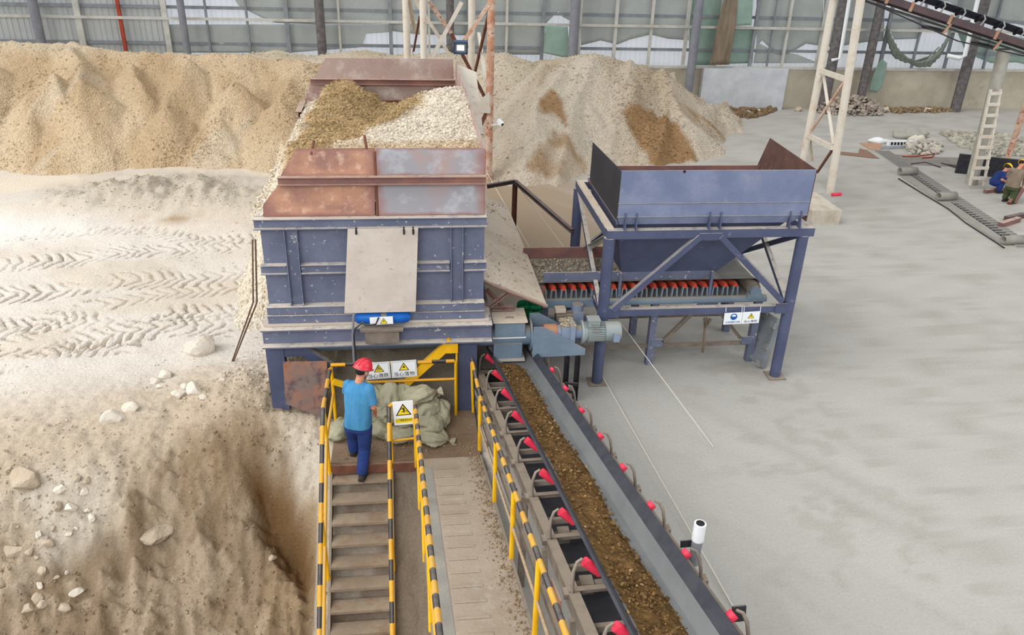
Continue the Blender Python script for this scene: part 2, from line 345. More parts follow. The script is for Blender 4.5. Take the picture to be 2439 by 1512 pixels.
m_rope = mat('brown_cable', (112, 88, 74), rough=0.8)
m_pvc = mat('white_pipe', (226, 230, 232), rough=0.4)
m_skin = mat('skin', (200, 140, 112), (188, 126, 100), scale=10, rough=0.6)
m_tee = mat('blue_cotton', (74, 142, 188), (62, 128, 176), scale=6, rough=0.9, bump=0.7, bscale=9, bdist=0.03, stretch=(1.6, 1.6, 0.4))
m_jean = mat('navy_cotton', (36, 58, 118), (30, 48, 100), scale=6, rough=0.9, bump=0.35, bscale=12, bdist=0.02)
m_helm = mat('red_helmet', (222, 40, 62), rough=0.3, spec=0.5, dust=(220, 120, 120), dustamt=0.25)
m_helmy = mat('yellow_helmet', (244, 200, 20), rough=0.3, spec=0.5)
m_hair = mat('black_hair', (28, 24, 24), rough=0.6)
m_greyc = mat('grey_brown_cotton', (138, 124, 108), (122, 108, 94), scale=6, rough=0.9, bump=0.3, bscale=14, bdist=0.02)
m_olive = mat('army_green_cotton', (70, 82, 54), (58, 68, 44), scale=6, rough=0.9, bump=0.3, bscale=14, bdist=0.02)
m_shoe = mat('dark_shoe', (52, 48, 48), rough=0.8)
m_glove = mat('white_glove', (214, 206, 194), rough=0.9)
m_grey = mat('screen_grey', (134, 140, 146), (118, 124, 128), scale=4, rough=0.7, dust=(170, 166, 154), dustamt=0.6)
m_dark = mat('dark_grate', (40, 42, 48), (60, 62, 66), scale=6, rough=0.8, dust=(120, 118, 112), dustamt=0.5)
m_lens = mat('lit_floodlight', (255, 250, 235), emit=((255, 250, 232), 2.2))
m_wood = mat('weathered_wood', (178, 156, 128), (158, 136, 108), scale=3, rough=0.9, stretch=(1, 8, 1))
# ------------------------------------------------------------------ ground
def line_px(pts, z=0.0): return [PZ(*p, z)[:2] for p in pts]
TRACKS = [line_px(p) for p in ([(-60, 572), (180, 556), (340, 548), (470, 574), (640, 568)], [(-60, 640), (150, 622), (330, 600), (480, 596), (640, 590)],
          [(-60, 712), (150, 690), (300, 668), (460, 662), (640, 640)], [(-60, 778), (90, 776), (230, 728), (400, 700), (640, 680)],
          [(-60, 800), (130, 762), (250, 765), (400, 745), (600, 748)], [(-60, 838), (130, 818), (260, 800), (400, 776), (560, 778)], [(-40, 884), (60, 862), (170, 832), (300, 822)])]
MOUND = [PZ(430, 452)[:2], PZ(240, 474)[:2], PZ(540, 478)[:2], PZ(340, 470)[:2]]
BROWN = PZ(395, 522)[:2]
RECP = []
def ridge_y(x): return np.interp(x, [-22, -9, -5.6, -4.4, -3.4, -2.6, -2.0, -1.6, -1.2], [8.6, 8.9, 9.15, 9.2, 9.55, 9.85, 9.95, 9.9, 9.6])
def ground_h(x, y, fine=True):
    x = np.asarray(x, float); y = np.asarray(y, float); h = np.zeros(np.broadcast(x, y).shape)
    left = 1-sstep(-2.2, 1.2, x)
    h = h + left*(0.10*fbm(x*0.35, y*0.35, 3, 3)+0.05*fbm(x*1.3, y*1.3, 3, 5))*sstep(8, 10.5, y)
    h = h + 0.006*fbm(x*2, y*2, 3, 8)
    h = h + 0.33*np.exp(-(((x+2.5)/0.9)**2+((y-10.4)/1.2)**2))
    for (mx, my), (a, sx, sy) in zip(MOUND, ((0.2, 1.9, 1.1), (0.15, 1.3, 0.8), (0.14, 1.6, 0.8), (0.14, 2.0, 0.9))):
        h = h + a*np.exp(-(((x-mx)/sx)**2+((y-my)/sy)**2))*(1+0.7*fbm(x*1.5, y*1.5, 3, 11)+0.5*fbm(x*5, y*5, 2, 12))
    # tyre tracks
    if fine:
        reg = (x < -1.4) & (y > 10.5) & (y < 18.5)
        if reg.any():
            xr, yr = x[reg], y[reg]; dh = np.zeros(xr.shape)
            for ti, tr in enumerate(TRACKS):
                best = np.full(xr.shape, 9e9); sg = np.zeros(xr.shape); al = np.zeros(xr.shape); acc = 0
                for (ax, ay), (bx, by) in zip(tr[:-1], tr[1:]):
                    L = math.hypot(bx-ax, by-ay); ux, uy = (bx-ax)/L, (by-ay)/L
                    t = np.clip((xr-ax)*ux+(yr-ay)*uy, 0, L); qx, qy = xr-ax-t*ux, yr-ay-t*uy; d = np.hypot(qx, qy)
                    k = d < best; best[k] = d[k]; sg[k] = (qx*(-uy)+qy*ux)[k]; al[k] = acc+t[k]; acc += L
                wv = 0.30+0.07*(ti % 3); ins = (1-sstep(wv-0.04, wv+0.02, best))*sstep(-0.42, -0.1, fbm(xr*0.8, yr*1.6, 3, 60+ti))
                ph = ((al+np.abs(sg)*0.75+0.22*fbm(xr*1.6, yr*2.2, 3, 20+ti))/0.23) % 1.0
                lug = np.where(ph < 0.21, 1.0, 0.0)*(0.45+1.1*(fbm(xr*0.9, yr*0.9, 2, 40+ti)+0.25).clip(0, 1))
                dh = np.minimum(dh, -0.075*lug*ins)+0.018*ins*(ph > 0.3)*(ph < 0.5)
            h[reg] += dh
    # bank falling into the stair pit
    d = ridge_y(x)+0.35*fbm(x*0.8, y*0.2, 3, 31)-y
    gully = 0.42*np.abs(fbm(x*0.95+0.25*y, y*0.22, 3, 33))+0.26*np.abs(fbm(x*2.4+0.5*y, y*0.7, 4, 35))+0.13*fbm(x*5, y*3.2, 4, 37)+0.06*np.abs(fbm(x*13, y*9, 3, 39))
    dd = 0.5*(np.sqrt(d*d+0.16)+d)
    zb = -0.74*dd - gully*sstep(0, 1.2, d)*0.9
    rec = 0.0
    if RECP: rec = 0.55*sstep(-0.12, 0.35, sdin(x+0.12*fbm(x*2, y*2, 3, 74), y, RECP))
    zb = zb - rec
    lump = 0.05*np.abs(fbm(x*4.5, y*4.5, 4, 44))+0.03*fbm(x*11, y*11, 3, 45)
    h = h + lump*(x < -1.2)*(1-sstep(1.0, 2.6, y-ridge_y(x)))
    clod = 0.17*np.abs(fbm(x*5+1.5*fbm(x*3, y*3, 2, 49), y*4, 4, 46))+0.09*fbm(x*12, y*12, 3, 47)
    zb = zb + clod*sstep(-0.3, 0.6, d)*(0.5+0.9*sstep(-0.1, 0.3, fbm(x*1.1, y*1.1, 3, 48)))
    mb = 1-sstep(-1.45, -1.15, x)
    # slope of dirt below the stairs
    zs = np.where(y < 8.88, -0.30-(8.9-y)*0.93+0.13*fbm(x*2.2, y*2.2, 3, 41)+0.08*np.abs(fbm(x*7, y*7, 3, 42)), 0.0)
    zs = np.where(y < 8.88, zs, -0.06)
    mid = (x >= -1.45) & (x < 0.12)
    z2 = h + zb*(d > -1.5)
    z2 = z2 + (y > 8.7)*(d > -1.2)*0.06*fbm(x*4, y*4, 3, 43)
    out = np.where(x < 0.12, z2*mb+np.where(y < 10.3, zs, h)*(1-mb), h)
    # heap of spilled gravel in the dark below the bin
    ub = sstep(10.0, 11.6, y)*(1-sstep(16.8, 17.2, y))*sstep(-2.3, -1.9, x)*(1-sstep(0.55, 0.9, x))
    out = out + ub*(0.95+0.25*fbm(x*2, y*2, 3, 51))
    out = out - 0.09*((x >= 0.11) & (x < 0.86) & (y > 8.6) & (y < 10.06))
    return np.maximum(out, -3.2)
def gh(x, y): return float(ground_h(np.array([x]), np.array([y]), False)[0])
def on_ground(px, py):
    d = ray(px, py); t = 4.0
    prev = t
    while t < 60:
        p = CAM+d*t
        if p[2] < gh(p[0], p[1]): break
        prev = t; t += 0.05
    for _ in range(8):
        m = (prev+t)/2; p = CAM+d*m
        if p[2] < gh(p[0], p[1]): t = m
        else: prev = m
    return CAM+d*t

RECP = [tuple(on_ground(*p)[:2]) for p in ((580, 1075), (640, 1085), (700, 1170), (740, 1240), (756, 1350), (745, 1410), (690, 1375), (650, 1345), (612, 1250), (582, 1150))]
def mixc(c, k, new): k = np.asarray(k)[..., None]; return c*(1-k)+np.array(lin(new))*k
gx = np.unique(np.r_[np.arange(-24, -9.4, 0.3), np.arange(-9.4, -1.1, 0.032), np.arange(-1.1, 0.8, 0.05), np.arange(0.8, 6.2, 0.12), np.arange(6.2, 36.1, 0.45), 0.11, 0.13])
gy = np.unique(np.r_[np.arange(1.0, 5.2, 0.12), np.arange(5.2, 17.6, 0.034), np.arange(17.6, 31.6, 0.14), 8.87, 8.885])
X, Y = np.meshgrid(gx, gy); Z = ground_h(X, Y)
c = np.ones(X.shape+(3,))*np.array(lin((175, 173, 167)))
lf = 1-sstep(-0.5, 2.0, X+0.6*fbm(X*0.4, Y*0.4, 3, 61))
c = mixc(c, lf, (211, 204, 194))
c = mixc(c, lf*sstep(-0.12, 0.28, fbm(X*0.5, Y*0.9, 4, 62))*0.55, (200, 187, 168))
c = mixc(c, lf*sstep(16.5, 19, Y)*sstep(-0.2, 0.2, fbm(X*0.22, Y*0.7, 4, 63))*0.8, (222, 208, 188))
c = mixc(c, lf*np.exp(-(((X+8.5)/3.5)**2+((Y-18.0)/1.3)**2))*0.9, (226, 220, 214))  # whiter patch paints the glare of daylight on the left ground
for mx, my in MOUND: c = mixc(c, np.exp(-(((X-mx)/1.7)**2+((Y-my)/1.0)**2))*0.85, (186, 176, 160))
c = mixc(c, np.exp(-(((X-BROWN[0])/0.75)**2+((Y-BROWN[1])/0.4)**2))*0.85*(0.6+fbm(X*2, Y*2, 3, 64)).clip(0, 1), (164, 134, 98))
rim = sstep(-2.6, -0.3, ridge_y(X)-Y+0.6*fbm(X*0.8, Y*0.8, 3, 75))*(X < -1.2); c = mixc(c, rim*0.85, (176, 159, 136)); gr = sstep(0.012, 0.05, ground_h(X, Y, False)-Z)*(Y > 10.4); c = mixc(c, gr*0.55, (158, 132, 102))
# bank and pit
bk = sstep(-0.4, 0.5, ridge_y(X)+0.4*fbm(X*0.8, Y*0.8, 3, 65)-Y)*(X < -0.9)
c = mixc(c, bk, (166, 149, 127)); c = mixc(c, bk*sstep(0.0, 0.3, fbm(X*1.1, Y*0.4, 4, 66))*0.9, (140, 120, 94)); c = mixc(c, bk*sstep(0.0, 0.25, fbm(X*4, Y*2.5, 4, 73))*0.6, (120, 100, 76))
c = mixc(c, bk*sstep(0.1, 0.3, fbm(X*0.9+7, Y*0.3, 3, 67))*0.7, (198, 190, 176))
rc = sstep(-0.08, 0.16, sdin(X+0.12*fbm(X*2, Y*2, 3, 74), Y+0.1*fbm(X*3, Y*3, 3, 76), RECP)); c = mixc(c, rc*0.92, (108, 80, 50))  # moist brown soil of the hollow, with part of its shade painted in
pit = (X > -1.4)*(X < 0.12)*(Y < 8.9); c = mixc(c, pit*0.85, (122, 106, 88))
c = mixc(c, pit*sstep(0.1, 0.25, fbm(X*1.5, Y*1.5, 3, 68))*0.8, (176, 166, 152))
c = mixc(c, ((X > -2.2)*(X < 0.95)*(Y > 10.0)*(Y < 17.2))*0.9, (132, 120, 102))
# browner strip between the bins and the gravel heap
br = sstep(12.6, 14.5, Y)*(1-sstep(20.5, 22.5, Y))*sstep(0.6, 1.6, X)*(1-sstep(4.2, 6.2, X+0.8*fbm(X, Y, 2, 69)))
c = mixc(c, br*0.75, (152, 128, 98))
# wheel polish on the open floor
st = fbm((X+Y*0.75)*3.0, (Y-X*0.75)*0.3, 4, 71); op = sstep(2.6, 5, X)
c = mixc(c, op*sstep(0.0, 0.5, st)*0.3, (188, 186, 180)); c = mixc(c, op*sstep(0.05, 0.5, -st)*0.3, (152, 148, 139)); c = mixc(c, op*sstep(0.12, 0.3, fbm(X*3, Y*3, 4, 77))*0.35, (152, 147, 138))
nx, ny = len(gx), len(gy); idx = np.arange(nx*ny).reshape(ny, nx)
q = np.stack([idx[:-1, :-1], idx[:-1, 1:], idx[1:, 1:], idx[1:, :-1]], -1).reshape(-1, 4)
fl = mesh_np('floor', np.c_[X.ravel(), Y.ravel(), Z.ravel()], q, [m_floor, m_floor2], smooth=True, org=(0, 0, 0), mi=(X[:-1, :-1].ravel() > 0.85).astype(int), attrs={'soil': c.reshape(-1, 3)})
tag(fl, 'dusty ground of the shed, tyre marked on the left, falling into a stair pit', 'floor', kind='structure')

# ------------------------------------------------------------------ loose stones merged in a stuff mesh
_ico_v = None
def _ico():
    global _ico_v, _ico_f
    t = (1+5**0.5)/2
    _ico_v = np.array([(-1, t, 0), (1, t, 0), (-1, -t, 0), (1, -t, 0), (0, -1, t), (0, 1, t), (0, -1, -t), (0, 1, -t), (t, 0, -1), (t, 0, 1), (-t, 0, -1), (-t, 0, 1)])/1.902
    _ico_f = np.array([(0, 11, 5), (0, 5, 1), (0, 1, 7), (0, 7, 10), (0, 10, 11), (1, 5, 9), (5, 11, 4), (11, 10, 2), (10, 7, 6), (7, 1, 8), (3, 9, 4), (3, 4, 2), (3, 2, 6), (3, 6, 8), (3, 8, 9), (4, 9, 5), (2, 4, 11), (6, 2, 10), (8, 6, 7), (9, 8, 1)])
_ico()
def stones(P, S, seed):
    r = np.random.default_rng(seed); n = len(P)
    sc = S[:, None]*r.uniform(0.55, 1.15, (n, 3)); sc[:, 2] *= 0.8
    a = r.uniform(0, 6.283, n); b = r.normal(0, 0.5, n)
    v = _ico_v[None]*r.uniform(0.72, 1.2, (n, 12, 1))*sc[:, None, :]
    x = v[..., 0]*np.cos(a)[:, None]-v[..., 1]*np.sin(a)[:, None]; y = v[..., 0]*np.sin(a)[:, None]+v[..., 1]*np.cos(a)[:, None]; z = v[..., 2]
    x, z = x*np.cos(b)[:, None]-z*np.sin(b)[:, None], x*np.sin(b)[:, None]+z*np.cos(b)[:, None]
    vv = np.stack([x, y, z], -1)+P[:, None, :]
    f = _ico_f[None]+(np.arange(n)*12)[:, None, None]
    return vv.reshape(-1, 3), f.reshape(-1, 3)
def surf_with_stones(name, gx, gy, H, colf, keep, m, nst, smin, smax, seed, org=None, sregion=None, stint=0.18, parent=None):
    """height-field heap + stones lying in its surface, one mesh"""
    X, Y = np.meshgrid(gx, gy); Z = H(X, Y); nx, ny = len(gx), len(gy); idx = np.arange(nx*ny).reshape(ny, nx)
    q = np.stack([idx[:-1, :-1], idx[:-1, 1:], idx[1:, 1:], idx[1:, :-1]], -1).reshape(-1, 4); K = keep(X, Y, Z).ravel()
    q = q[K[q].any(1)]; tri = np.r_[q[:, [0, 1, 2]], q[:, [0, 2, 3]]]
    C = colf(X, Y, Z).reshape(-1, 3); v = np.c_[X.ravel(), Y.ravel(), Z.ravel()]
    used = np.unique(tri); rem = np.zeros(len(v), int); rem[used] = np.arange(len(used)); v = v[used]; C = C[used]; tri = rem[tri]
    nsurf = len(tri)
    if nst:
        r = np.random.default_rng(seed); px = r.uniform(gx[0], gx[-1], nst*6); py = r.uniform(gy[0], gy[-1], nst*6); pz = H(px, py)
        k = keep(px, py, pz)
        if sregion is not None: k = k & (sregion(px, py, pz) > r.uniform(0, 1, len(px)))
        px, py, pz = px[k][:nst], py[k][:nst], pz[k][:nst]
        S = smin+(smax-smin)*r.power(0.35, len(px)) if False else smin+(smax-smin)*r.uniform(0, 1, len(px))**3
        sv, sf = stones(np.c_[px, py, pz+S*0.25], S, seed+1); sc = colf(px, py, pz)*(1+r.uniform(-stint, stint*1.4, (len(px), 1)))
        C = np.r_[C, np.repeat(np.clip(sc, 0, 1), 12, 0)]; tri = np.r_[tri, sf+len(v)]; v = np.r_[v, sv]
    sm = np.r_[np.ones(nsurf, bool), np.zeros(len(tri)-nsurf, bool)]
    return mesh_np(name, v, tri, m, smooth=sm, org=org, attrs={'soil': C}, parent=parent)

# pebbles strewn over the left ground and the bank (past counting)
r = np.random.default_rng(5); N = 90000
px = r.uniform(-9.0, -1.25, N); py = r.uniform(5.4, 21.5, N)
dens = 0.2+1.0*sstep(-0.05, 0.3, fbm(px*0.8, py*0.8, 3, 81))+1.2*np.exp(-(((px+2.3)/0.7)**2+((py-10.6)/1.6)**2))
dens *= np.where(py > ridge_y(px)+1.2, 0.12+0.9*(px > -2.9), 1.6)
for mx, my in MOUND: dens += 0.8*np.exp(-(((px-mx)/1.3)**2+((py-my)/0.8)**2))
dens *= 1-0.9*sstep(-0.1, 0.1, sdin(px, py, RECP))
k = r.uniform(0, 1.8, N) < dens; px, py = px[k][:34000], py[k][:34000]; S = 0.005+0.024*r.uniform(0, 1, len(px))**6
sv, sf = stones(np.c_[px, py, ground_h(px, py)+S*0.3], S, 6)
cc = c[np.clip(np.searchsorted(gy, py), 0, len(gy)-1), np.clip(np.searchsorted(gx, px), 0, len(gx)-1)]*r.uniform(0.75, 1.3, (len(px), 1))
pe = mesh_np('pebbles', sv, sf, m_floor, smooth=False, attrs={'soil': np.repeat(cc.clip(0, 1), 12, 0)})
tag(pe, 'small pale pebbles strewn over the left ground and down the bank', 'pebbles', kind='stuff')

# ------------------------------------------------------------------ heaps
def ridged(x, y, s, o=3): return 1-2*np.abs(fbm(x, y, o, s))
LB = [PZ(*p)[:2] for p in ((-260, 404), (0, 402), (150, 400), (300, 394), (385, 386), (480, 392), (560, 399), (660, 408))]+[V(-2.6, 23.2), V(-1.6, 24.5), V(-1.0, 27.5), V(-17, 27.5)]
def spur_h(x, y, lines, slope):
    h = np.full(np.shape(x), -9.0)
    for ln in lines:
        for (ax, ay, az), (bx, by, bz) in zip(ln[:-1], ln[1:]):
            dx, dy = bx-ax, by-ay; t = np.clip(((x-ax)*dx+(y-ay)*dy)/(dx*dx+dy*dy+1e-9), 0, 1); h = np.maximum(h, az+(bz-az)*t-slope*np.hypot(x-ax-t*dx, y-ay-t*dy))
    return h
def PL(*p): return [(PY(a, b, y)[0], y, PY(a, b, y)[2]) for a, b, y in p]
CREST_L = [PL((-330, 112, 26.2), (-100, 104, 26.2), (60, 108, 26.2), (160, 112, 26.2), (260, 134, 26.0), (340, 130, 26.2), (450, 138, 26.2), (560, 136, 26.0), (640, 150, 25.8), (720, 150, 25.8), (800, 170, 25.8)),
    PL((150, 118, 25.8), (190, 200, 24.2), (290, 352, 22.9)), PL((110, 190, 24.2), (60, 290, 23.3)), PL((120, 185, 24.2), (170, 300, 23.2)), PL((548, 205, 24.1), (510, 290, 23.3), (440, 370, 22.9)), PL((430, 150, 25.4), (390, 260, 23.8), (340, 360, 23.0)), PL((720, 155, 24.9), (665, 240, 23.8), (570, 385, 22.8)), PL((-60, 150, 24.9), (-40, 330, 23.1)), PL((300, 160, 25.3), (330, 230, 24.3))]
def H_left(x, y):
    wx_ = x+0.25*fbm(x*0.9, y*0.9, 3, 97); wy_ = y+0.25*fbm(x*0.9+9, y*0.9, 3, 98)
    a = spur_h(wx_, wy_-0.45, CREST_L, 0.82)+0.02; b = sdin(x, y, LB)*0.6-0.05
    return np.maximum(np.maximum(a, np.minimum(b, 1.2)), -0.3)+0.14*np.abs(fbm(x*1.8+y*0.6, y*0.5, 3, 92))+0.04*fbm(x*4, y*3, 3, 94)
def H_left_old(x, y):
    d = sdin(x, y, LB)+0.75*ridged(x*0.55+y*0.28, y*0.12, 91, 3)-0.45+0.25*fbm(x*1.6, y*0.5, 3, 92)
    cap = np.interp(x, [-17, -11.5, -10, -8.5, -7, -5, -3.6, -2.8, -1.5], [2.7, 2.75, 2.85, 2.45, 2.6, 2.55, 2.3, 2.05, 1.5])+0.12*fbm(x*0.9, y*0.9, 3, 93)
    s = 0.80*d; m = 0.16
    h = 0.5*(s+cap-np.sqrt((s-cap)**2+m))
    return np.maximum(h, -0.3)+0.05*fbm(x*3, y*2, 3, 94)
def C_left(x, y, z):
    c = np.ones(np.shape(x)+(3,))*np.array(lin((203, 181, 150)))
    n = fbm(x*0.6+y*0.3, y*0.25, 4, 95); c = mixc(c, sstep(-0.1, 0.3, n)*0.7, (208, 189, 160)); c = mixc(c, sstep(0.05, 0.35, -n)*0.65, (182, 156, 122))
    c = mixc(c, sstep(0.12, 0.3, fbm(x*0.8-y*0.5, y*0.4, 3, 96))*0.45, (206, 194, 174))
    c = mixc(c, sstep(2.35, 2.75, z)*(y > 26.0)*0.8, (204, 190, 166))
    return c
hl = surf_with_stones('sand_heap', np.arange(-17, -0.9, 0.07), np.arange(20.8, 27.6, 0.06), H_left, C_left, lambda x, y, z: z > -0.12, m_heap, 11000, 0.012, 0.04, 101,
                      sregion=lambda x, y, z: 0.12+0.9*sstep(0.0, 0.3, fbm(x*0.7-y*0.5, y*0.4, 3, 96)), org=(-8, 25, 0))
tag(hl, 'big brown sand heap on the left below the shed wall', 'sand heap')
BB = [V(-18, 26.2), V(-6, 26.0), V(-3, 25.2), V(-1.5, 23.4), V(0.8, 23.0), V(2.2, 24.2), V(6, 25.0), V(9.5, 27.0), V(10.6, 30.5), V(10.6, 33), V(-18, 33)]
def H_back(x, y):
    d = sdin(x, y, BB)+0.5*fbm(x*0.7, y*0.5, 3, 111)
    cap = np.interp(x, [-18, -11.5, -9, -7.5, -6, -4.6, -3.4, -1.5, -0.6, 0.6, 1.6, 2.2, 3.2, 4.4, 5.6, 6.6, 7.6, 8.8, 9.6, 10.6],
                    [2.2, 2.25, 2.1, 2.0, 2.0, 2.3, 2.1, 2.25, 2.1, 2.2, 2.3, 2.1, 2.25, 1.85, 2.1, 2.3, 2.3, 2.0, 1.9, 1.6])+0.10*fbm(x*0.8, y*0.8, 3, 112)
    s = 0.7*d; h = 0.5*(s+cap-np.sqrt((s-cap)**2+0.12)); return np.maximum(h, -0.3)+0.03*fbm(x*3, y*3, 3, 113)
def C_back(x, y, z):
    c = np.ones(np.shape(x)+(3,))*np.array(lin((206, 193, 172))); return mixc(c, sstep(0, 0.3, fbm(x*0.7, y*0.7, 4, 114))*0.6, (194, 178, 152))
hb = surf_with_stones('gravel_heap', np.arange(-18, 10.7, 0.11), np.arange(22.9, 30.55, 0.09), H_back, C_back, lambda x, y, z: z > -0.12, m_heap, 5000, 0.02, 0.06, 102, org=(-3, 28, 0))
tag(hb, 'long pale gravel heap along the foot of the shed wall, behind the rusty bin', 'gravel heap')
RB = [PZ(*p)[:2] for p in ((1130, 420), (1230, 436), (1300, 442), (1400, 428), (1480, 408), (1580, 398), (1655, 392), (1700, 352), (1762, 312), (1750, 285))]+[V(12.3, 30.0), V(12.0, 30.7), V(1.2, 30.7), V(1.2, 23)]
PK = [(4.9, 26.6, 2.55), (6.6, 27.0, 2.75), (3.2, 26.2, 2.4), (8.6, 27.6, 2.55), (10.0, 28.6, 2.3), (2.2, 26.8, 2.45)]
SP_R = [PL((1300, 150, 25.9), (1262, 240, 24.1), (1190, 340, 22.5)), PL((1350, 150, 26.0), (1400, 250, 24.3), (1380, 390, 22.4)), PL((1500, 140, 26.3), (1470, 260, 24.3), (1440, 395, 22.4)), PL((1580, 160, 26.4), (1625, 270, 24.7), (1670, 360, 23.6)), PL((1290, 270, 23.7), (1300, 330, 22.6), (1250, 400, 21.9))]
def H_right(x, y):
    a = spur_h(x+0.2*fbm(x*0.9, y*0.9, 3, 129), y+0.2*fbm(x*0.9+5, y*0.9, 3, 130), SP_R, 0.8); return np.maximum(H_right0(x, y), a)
def H_right0(x, y):
    d = sdin(x, y, RB)+0.8*ridged(x*0.6-y*0.25, y*0.12, 121, 3)-0.5+0.2*fbm(x*1.7, y*0.5, 3, 122)
    cap = np.zeros(np.shape(x))+1.7
    for (a, b, z) in PK: cap = np.maximum(cap, z-0.10*((x-a)**2+0.5*(y-b)**2))
    s = 0.68*d; h = 0.5*(s+cap-np.sqrt((s-cap)**2+0.14)); return np.maximum(h, -0.3)+0.05*fbm(x*3, y*2, 3, 123)
def worldpoly(pts, Hf):
    out = []
    for p in pts:
        d = ray(*p); t = 15.0
        while t < 45:
            q = CAM+d*t
            if q[2] < float(Hf(np.array([q[0]]), np.array([q[1]]))[0]): break
            t += 0.06
        out.append(q[:2])
    return out
PATCH = [worldpoly(p, H_right) for p in ([(1316, 212), (1286, 236), (1284, 268), (1325, 274), (1352, 306), (1345, 262), (1330, 226)], [(1320, 310), (1300, 345), (1262, 372), (1250, 408), (1330, 420), (1396, 404), (1392, 380), (1360, 338)],
         [(1492, 262), (1516, 256), (1554, 266), (1608, 294), (1628, 322), (1664, 390), (1600, 402), (1556, 402), (1545, 370), (1505, 316), (1488, 272)], [(1610, 240), (1650, 262), (1700, 300), (1742, 338), (1720, 342), (1660, 300), (1625, 268)])]
def C_right(x, y, z):
    c = np.ones(np.shape(x)+(3,))*np.array(lin((194, 181, 162))); n = fbm(x*0.9-y*0.3, y*0.3, 4, 124)
    c = mixc(c, sstep(0, 0.3, n)*0.6, (206, 196, 180)); c = mixc(c, sstep(0.05, 0.3, -n)*0.6, (174, 157, 132))
    jx = x+0.10*fbm(x*4, y*4, 3, 125); jy = y+0.10*fbm(x*4, y*4, 3, 126)
    for i, p in enumerate(PATCH): c = mixc(c, sstep(-0.12, 0.08, sdin(jx, jy, p))*(0.95, 0.8, 0.97, 0.8)[i]*(1 if i in (0, 2) else (0.55+fbm(x*2, y*2, 3, 127)).clip(0.2, 1)), (156, 124, 88))
    return c
hr = surf_with_stones('gravel_heap', np.arange(1.2, 12.8, 0.07), np.arange(19.6, 30.55, 0.065), H_right, C_right, lambda x, y, z: z > -0.12, m_heap, 9000, 0.014, 0.05, 103, org=(6, 26, 0),
                      sregion=lambda x, y, z: 0.15+0.9*sstep(0.0, 0.3, fbm(x*0.9, y*0.5, 3, 128)))
tag(hr, 'grey gravel heap with brown damp cuts, behind the blue hopper', 'gravel heap')

# ------------------------------------------------------------------ rear wall of the shed
YW = 30.9
wb = MB(); wb.box((-24, YW, -0.3), (36, YW+0.35, 1.52)); wall = wb.build('wall_back', m_conc, None, 'low concrete wall with framed sheeting above it at the rear', 'wall', kind='structure', org=(6, YW, 0))
b = MB(); n = 1800; xs = np.linspace(-24, 36, n)       # corrugated sheeting
per = 0.19; zz = [1.5, 7.6]
vv = []; prof = (np.abs(((xs/per) % 1.0)-0.5) < 0.10)*0.028
for z in zz: vv += [(x, YW+0.16-p, z) for x, p in zip(xs, prof)]
ff = [(i, i+1, n+i+1, n+i) for i in range(n-1)]
xm = (xs[:-1]+xs[1:])/2; xa = PY(396, 60, 30.8)[0]
b.add(vv, ff, [1 if x < xa else 0 for x in xm], False); b.build('sheeting', [m_sheet, m_sheetg], wall, kind='structure')
def wx(px, py=60): return PY(px, py, YW-0.1)[0]
def stud(px, wd, m, dz=(1.5, 7.6), y=YW-0.08, py=60): x = PY(px, py, y)[0]; q = MB(); q.box((x-wd/2, y-0.05, dz[0]), (x+wd/2, y+0.05, dz[1])); q.build('stud', m, wall, kind='structure')
for px, wd, m in ((190, 0.2, m_frw), (289, 0.11, m_frr), (396, 0.18, m_frw), (494, 0.07, m_frg), (590, 0.07, m_frg), (684, 0.15, m_frg), (808, 0.08, m_frw), (930, 0.13, m_frg), (1022, 0.08, m_frw), (1116, 0.13, m_frg), (1207, 0.09, m_frw), (1293, 0.12, m_frg),
                  (1382, 0.09, m_frw), (1467, 0.12, m_frw), (1552, 0.10, m_frw), (1637, 0.13, m_frw), (1715, 0.08, m_frw), (1800, 0.12, m_frg), (1842, 0.05, m_frg), (1878, 0.09, m_frw), (1962, 0.12, m_frw), (2040, 0.07, m_frg), (2117, 0.12, m_frg), (2195, 0.07, m_frg), (2275, 0.1, m_frg), (2370, 0.08, m_frg)):
    stud(px, wd, m)
for k, z in enumerate((1.55, 3.0, 5.2)):
    q = MB(); q.box((-24, YW-0.19, z-0.045), (36, YW-0.11, z+0.045)); q.build('rail', m_frw, wall, kind='structure')
q = MB(); q.box((-24, YW+0.02, 2.1), (36, YW+0.1, 2.2)); q.build('rail', m_frg, wall, kind='structure')
q = MB(); q.box((-24, YW+0.02, 3.3), (36, YW+0.1, 3.4)); q.build('rail', m_frg, wall, kind='structure')
# shed columns
def column(px, r, m, label, y=30.35, z0=-0.1, z1=7.6, py=60):
    p = PY(px, py, y); q = MB(); q.tube([(p[0], y, z0), (p[0], y, z0+2.2), (p[0], y, z1)], r, 14)
    return q.build('shed_column', m, None, label, 'column')
column(89, 0.16, m_colg, 'grey steel pipe column at the far left end of the rear wall')
column(437, 0.12, m_colg, 'slim grey pipe column left of the bright wall panels, above the sand heap')
column(763, 0.16, m_coldk, 'dark wrapped column behind the rusty bin wing')
column(1072, 0.14, m_coldk, 'dark wrapped column behind the lit floodlight')
column(1368, 0.18, m_colg, 'grey pipe column beside the green tarpaulin strip')
column(1659, 0.16, m_colg, 'grey pipe column at the right end of the gravel heap')
column(2000, 0.2, m_coldk, 'dark peeling column behind the left leg of the cream trestle')
column(2088, 0.17, m_coldk, 'dark column beside the hanging green net strip')
column(2330, 0.2, m_coldk, 'dark column behind the upper conveyor on the right')
q = MB(); a, c2 = PY(2022, 0, 30.1), PY(1998, 145, 30.1); q.tube([(a[0], 30.1, 4.4), (c2[0]+0.02, 30.1, c2[2]+0.1), (c2[0]-0.25, 30.2, c2[2])], 0.07, 10)
q.build('drain_pipe', m_pvc, None, 'peeling white pipe down the dark column behind the trestle', 'pipe')
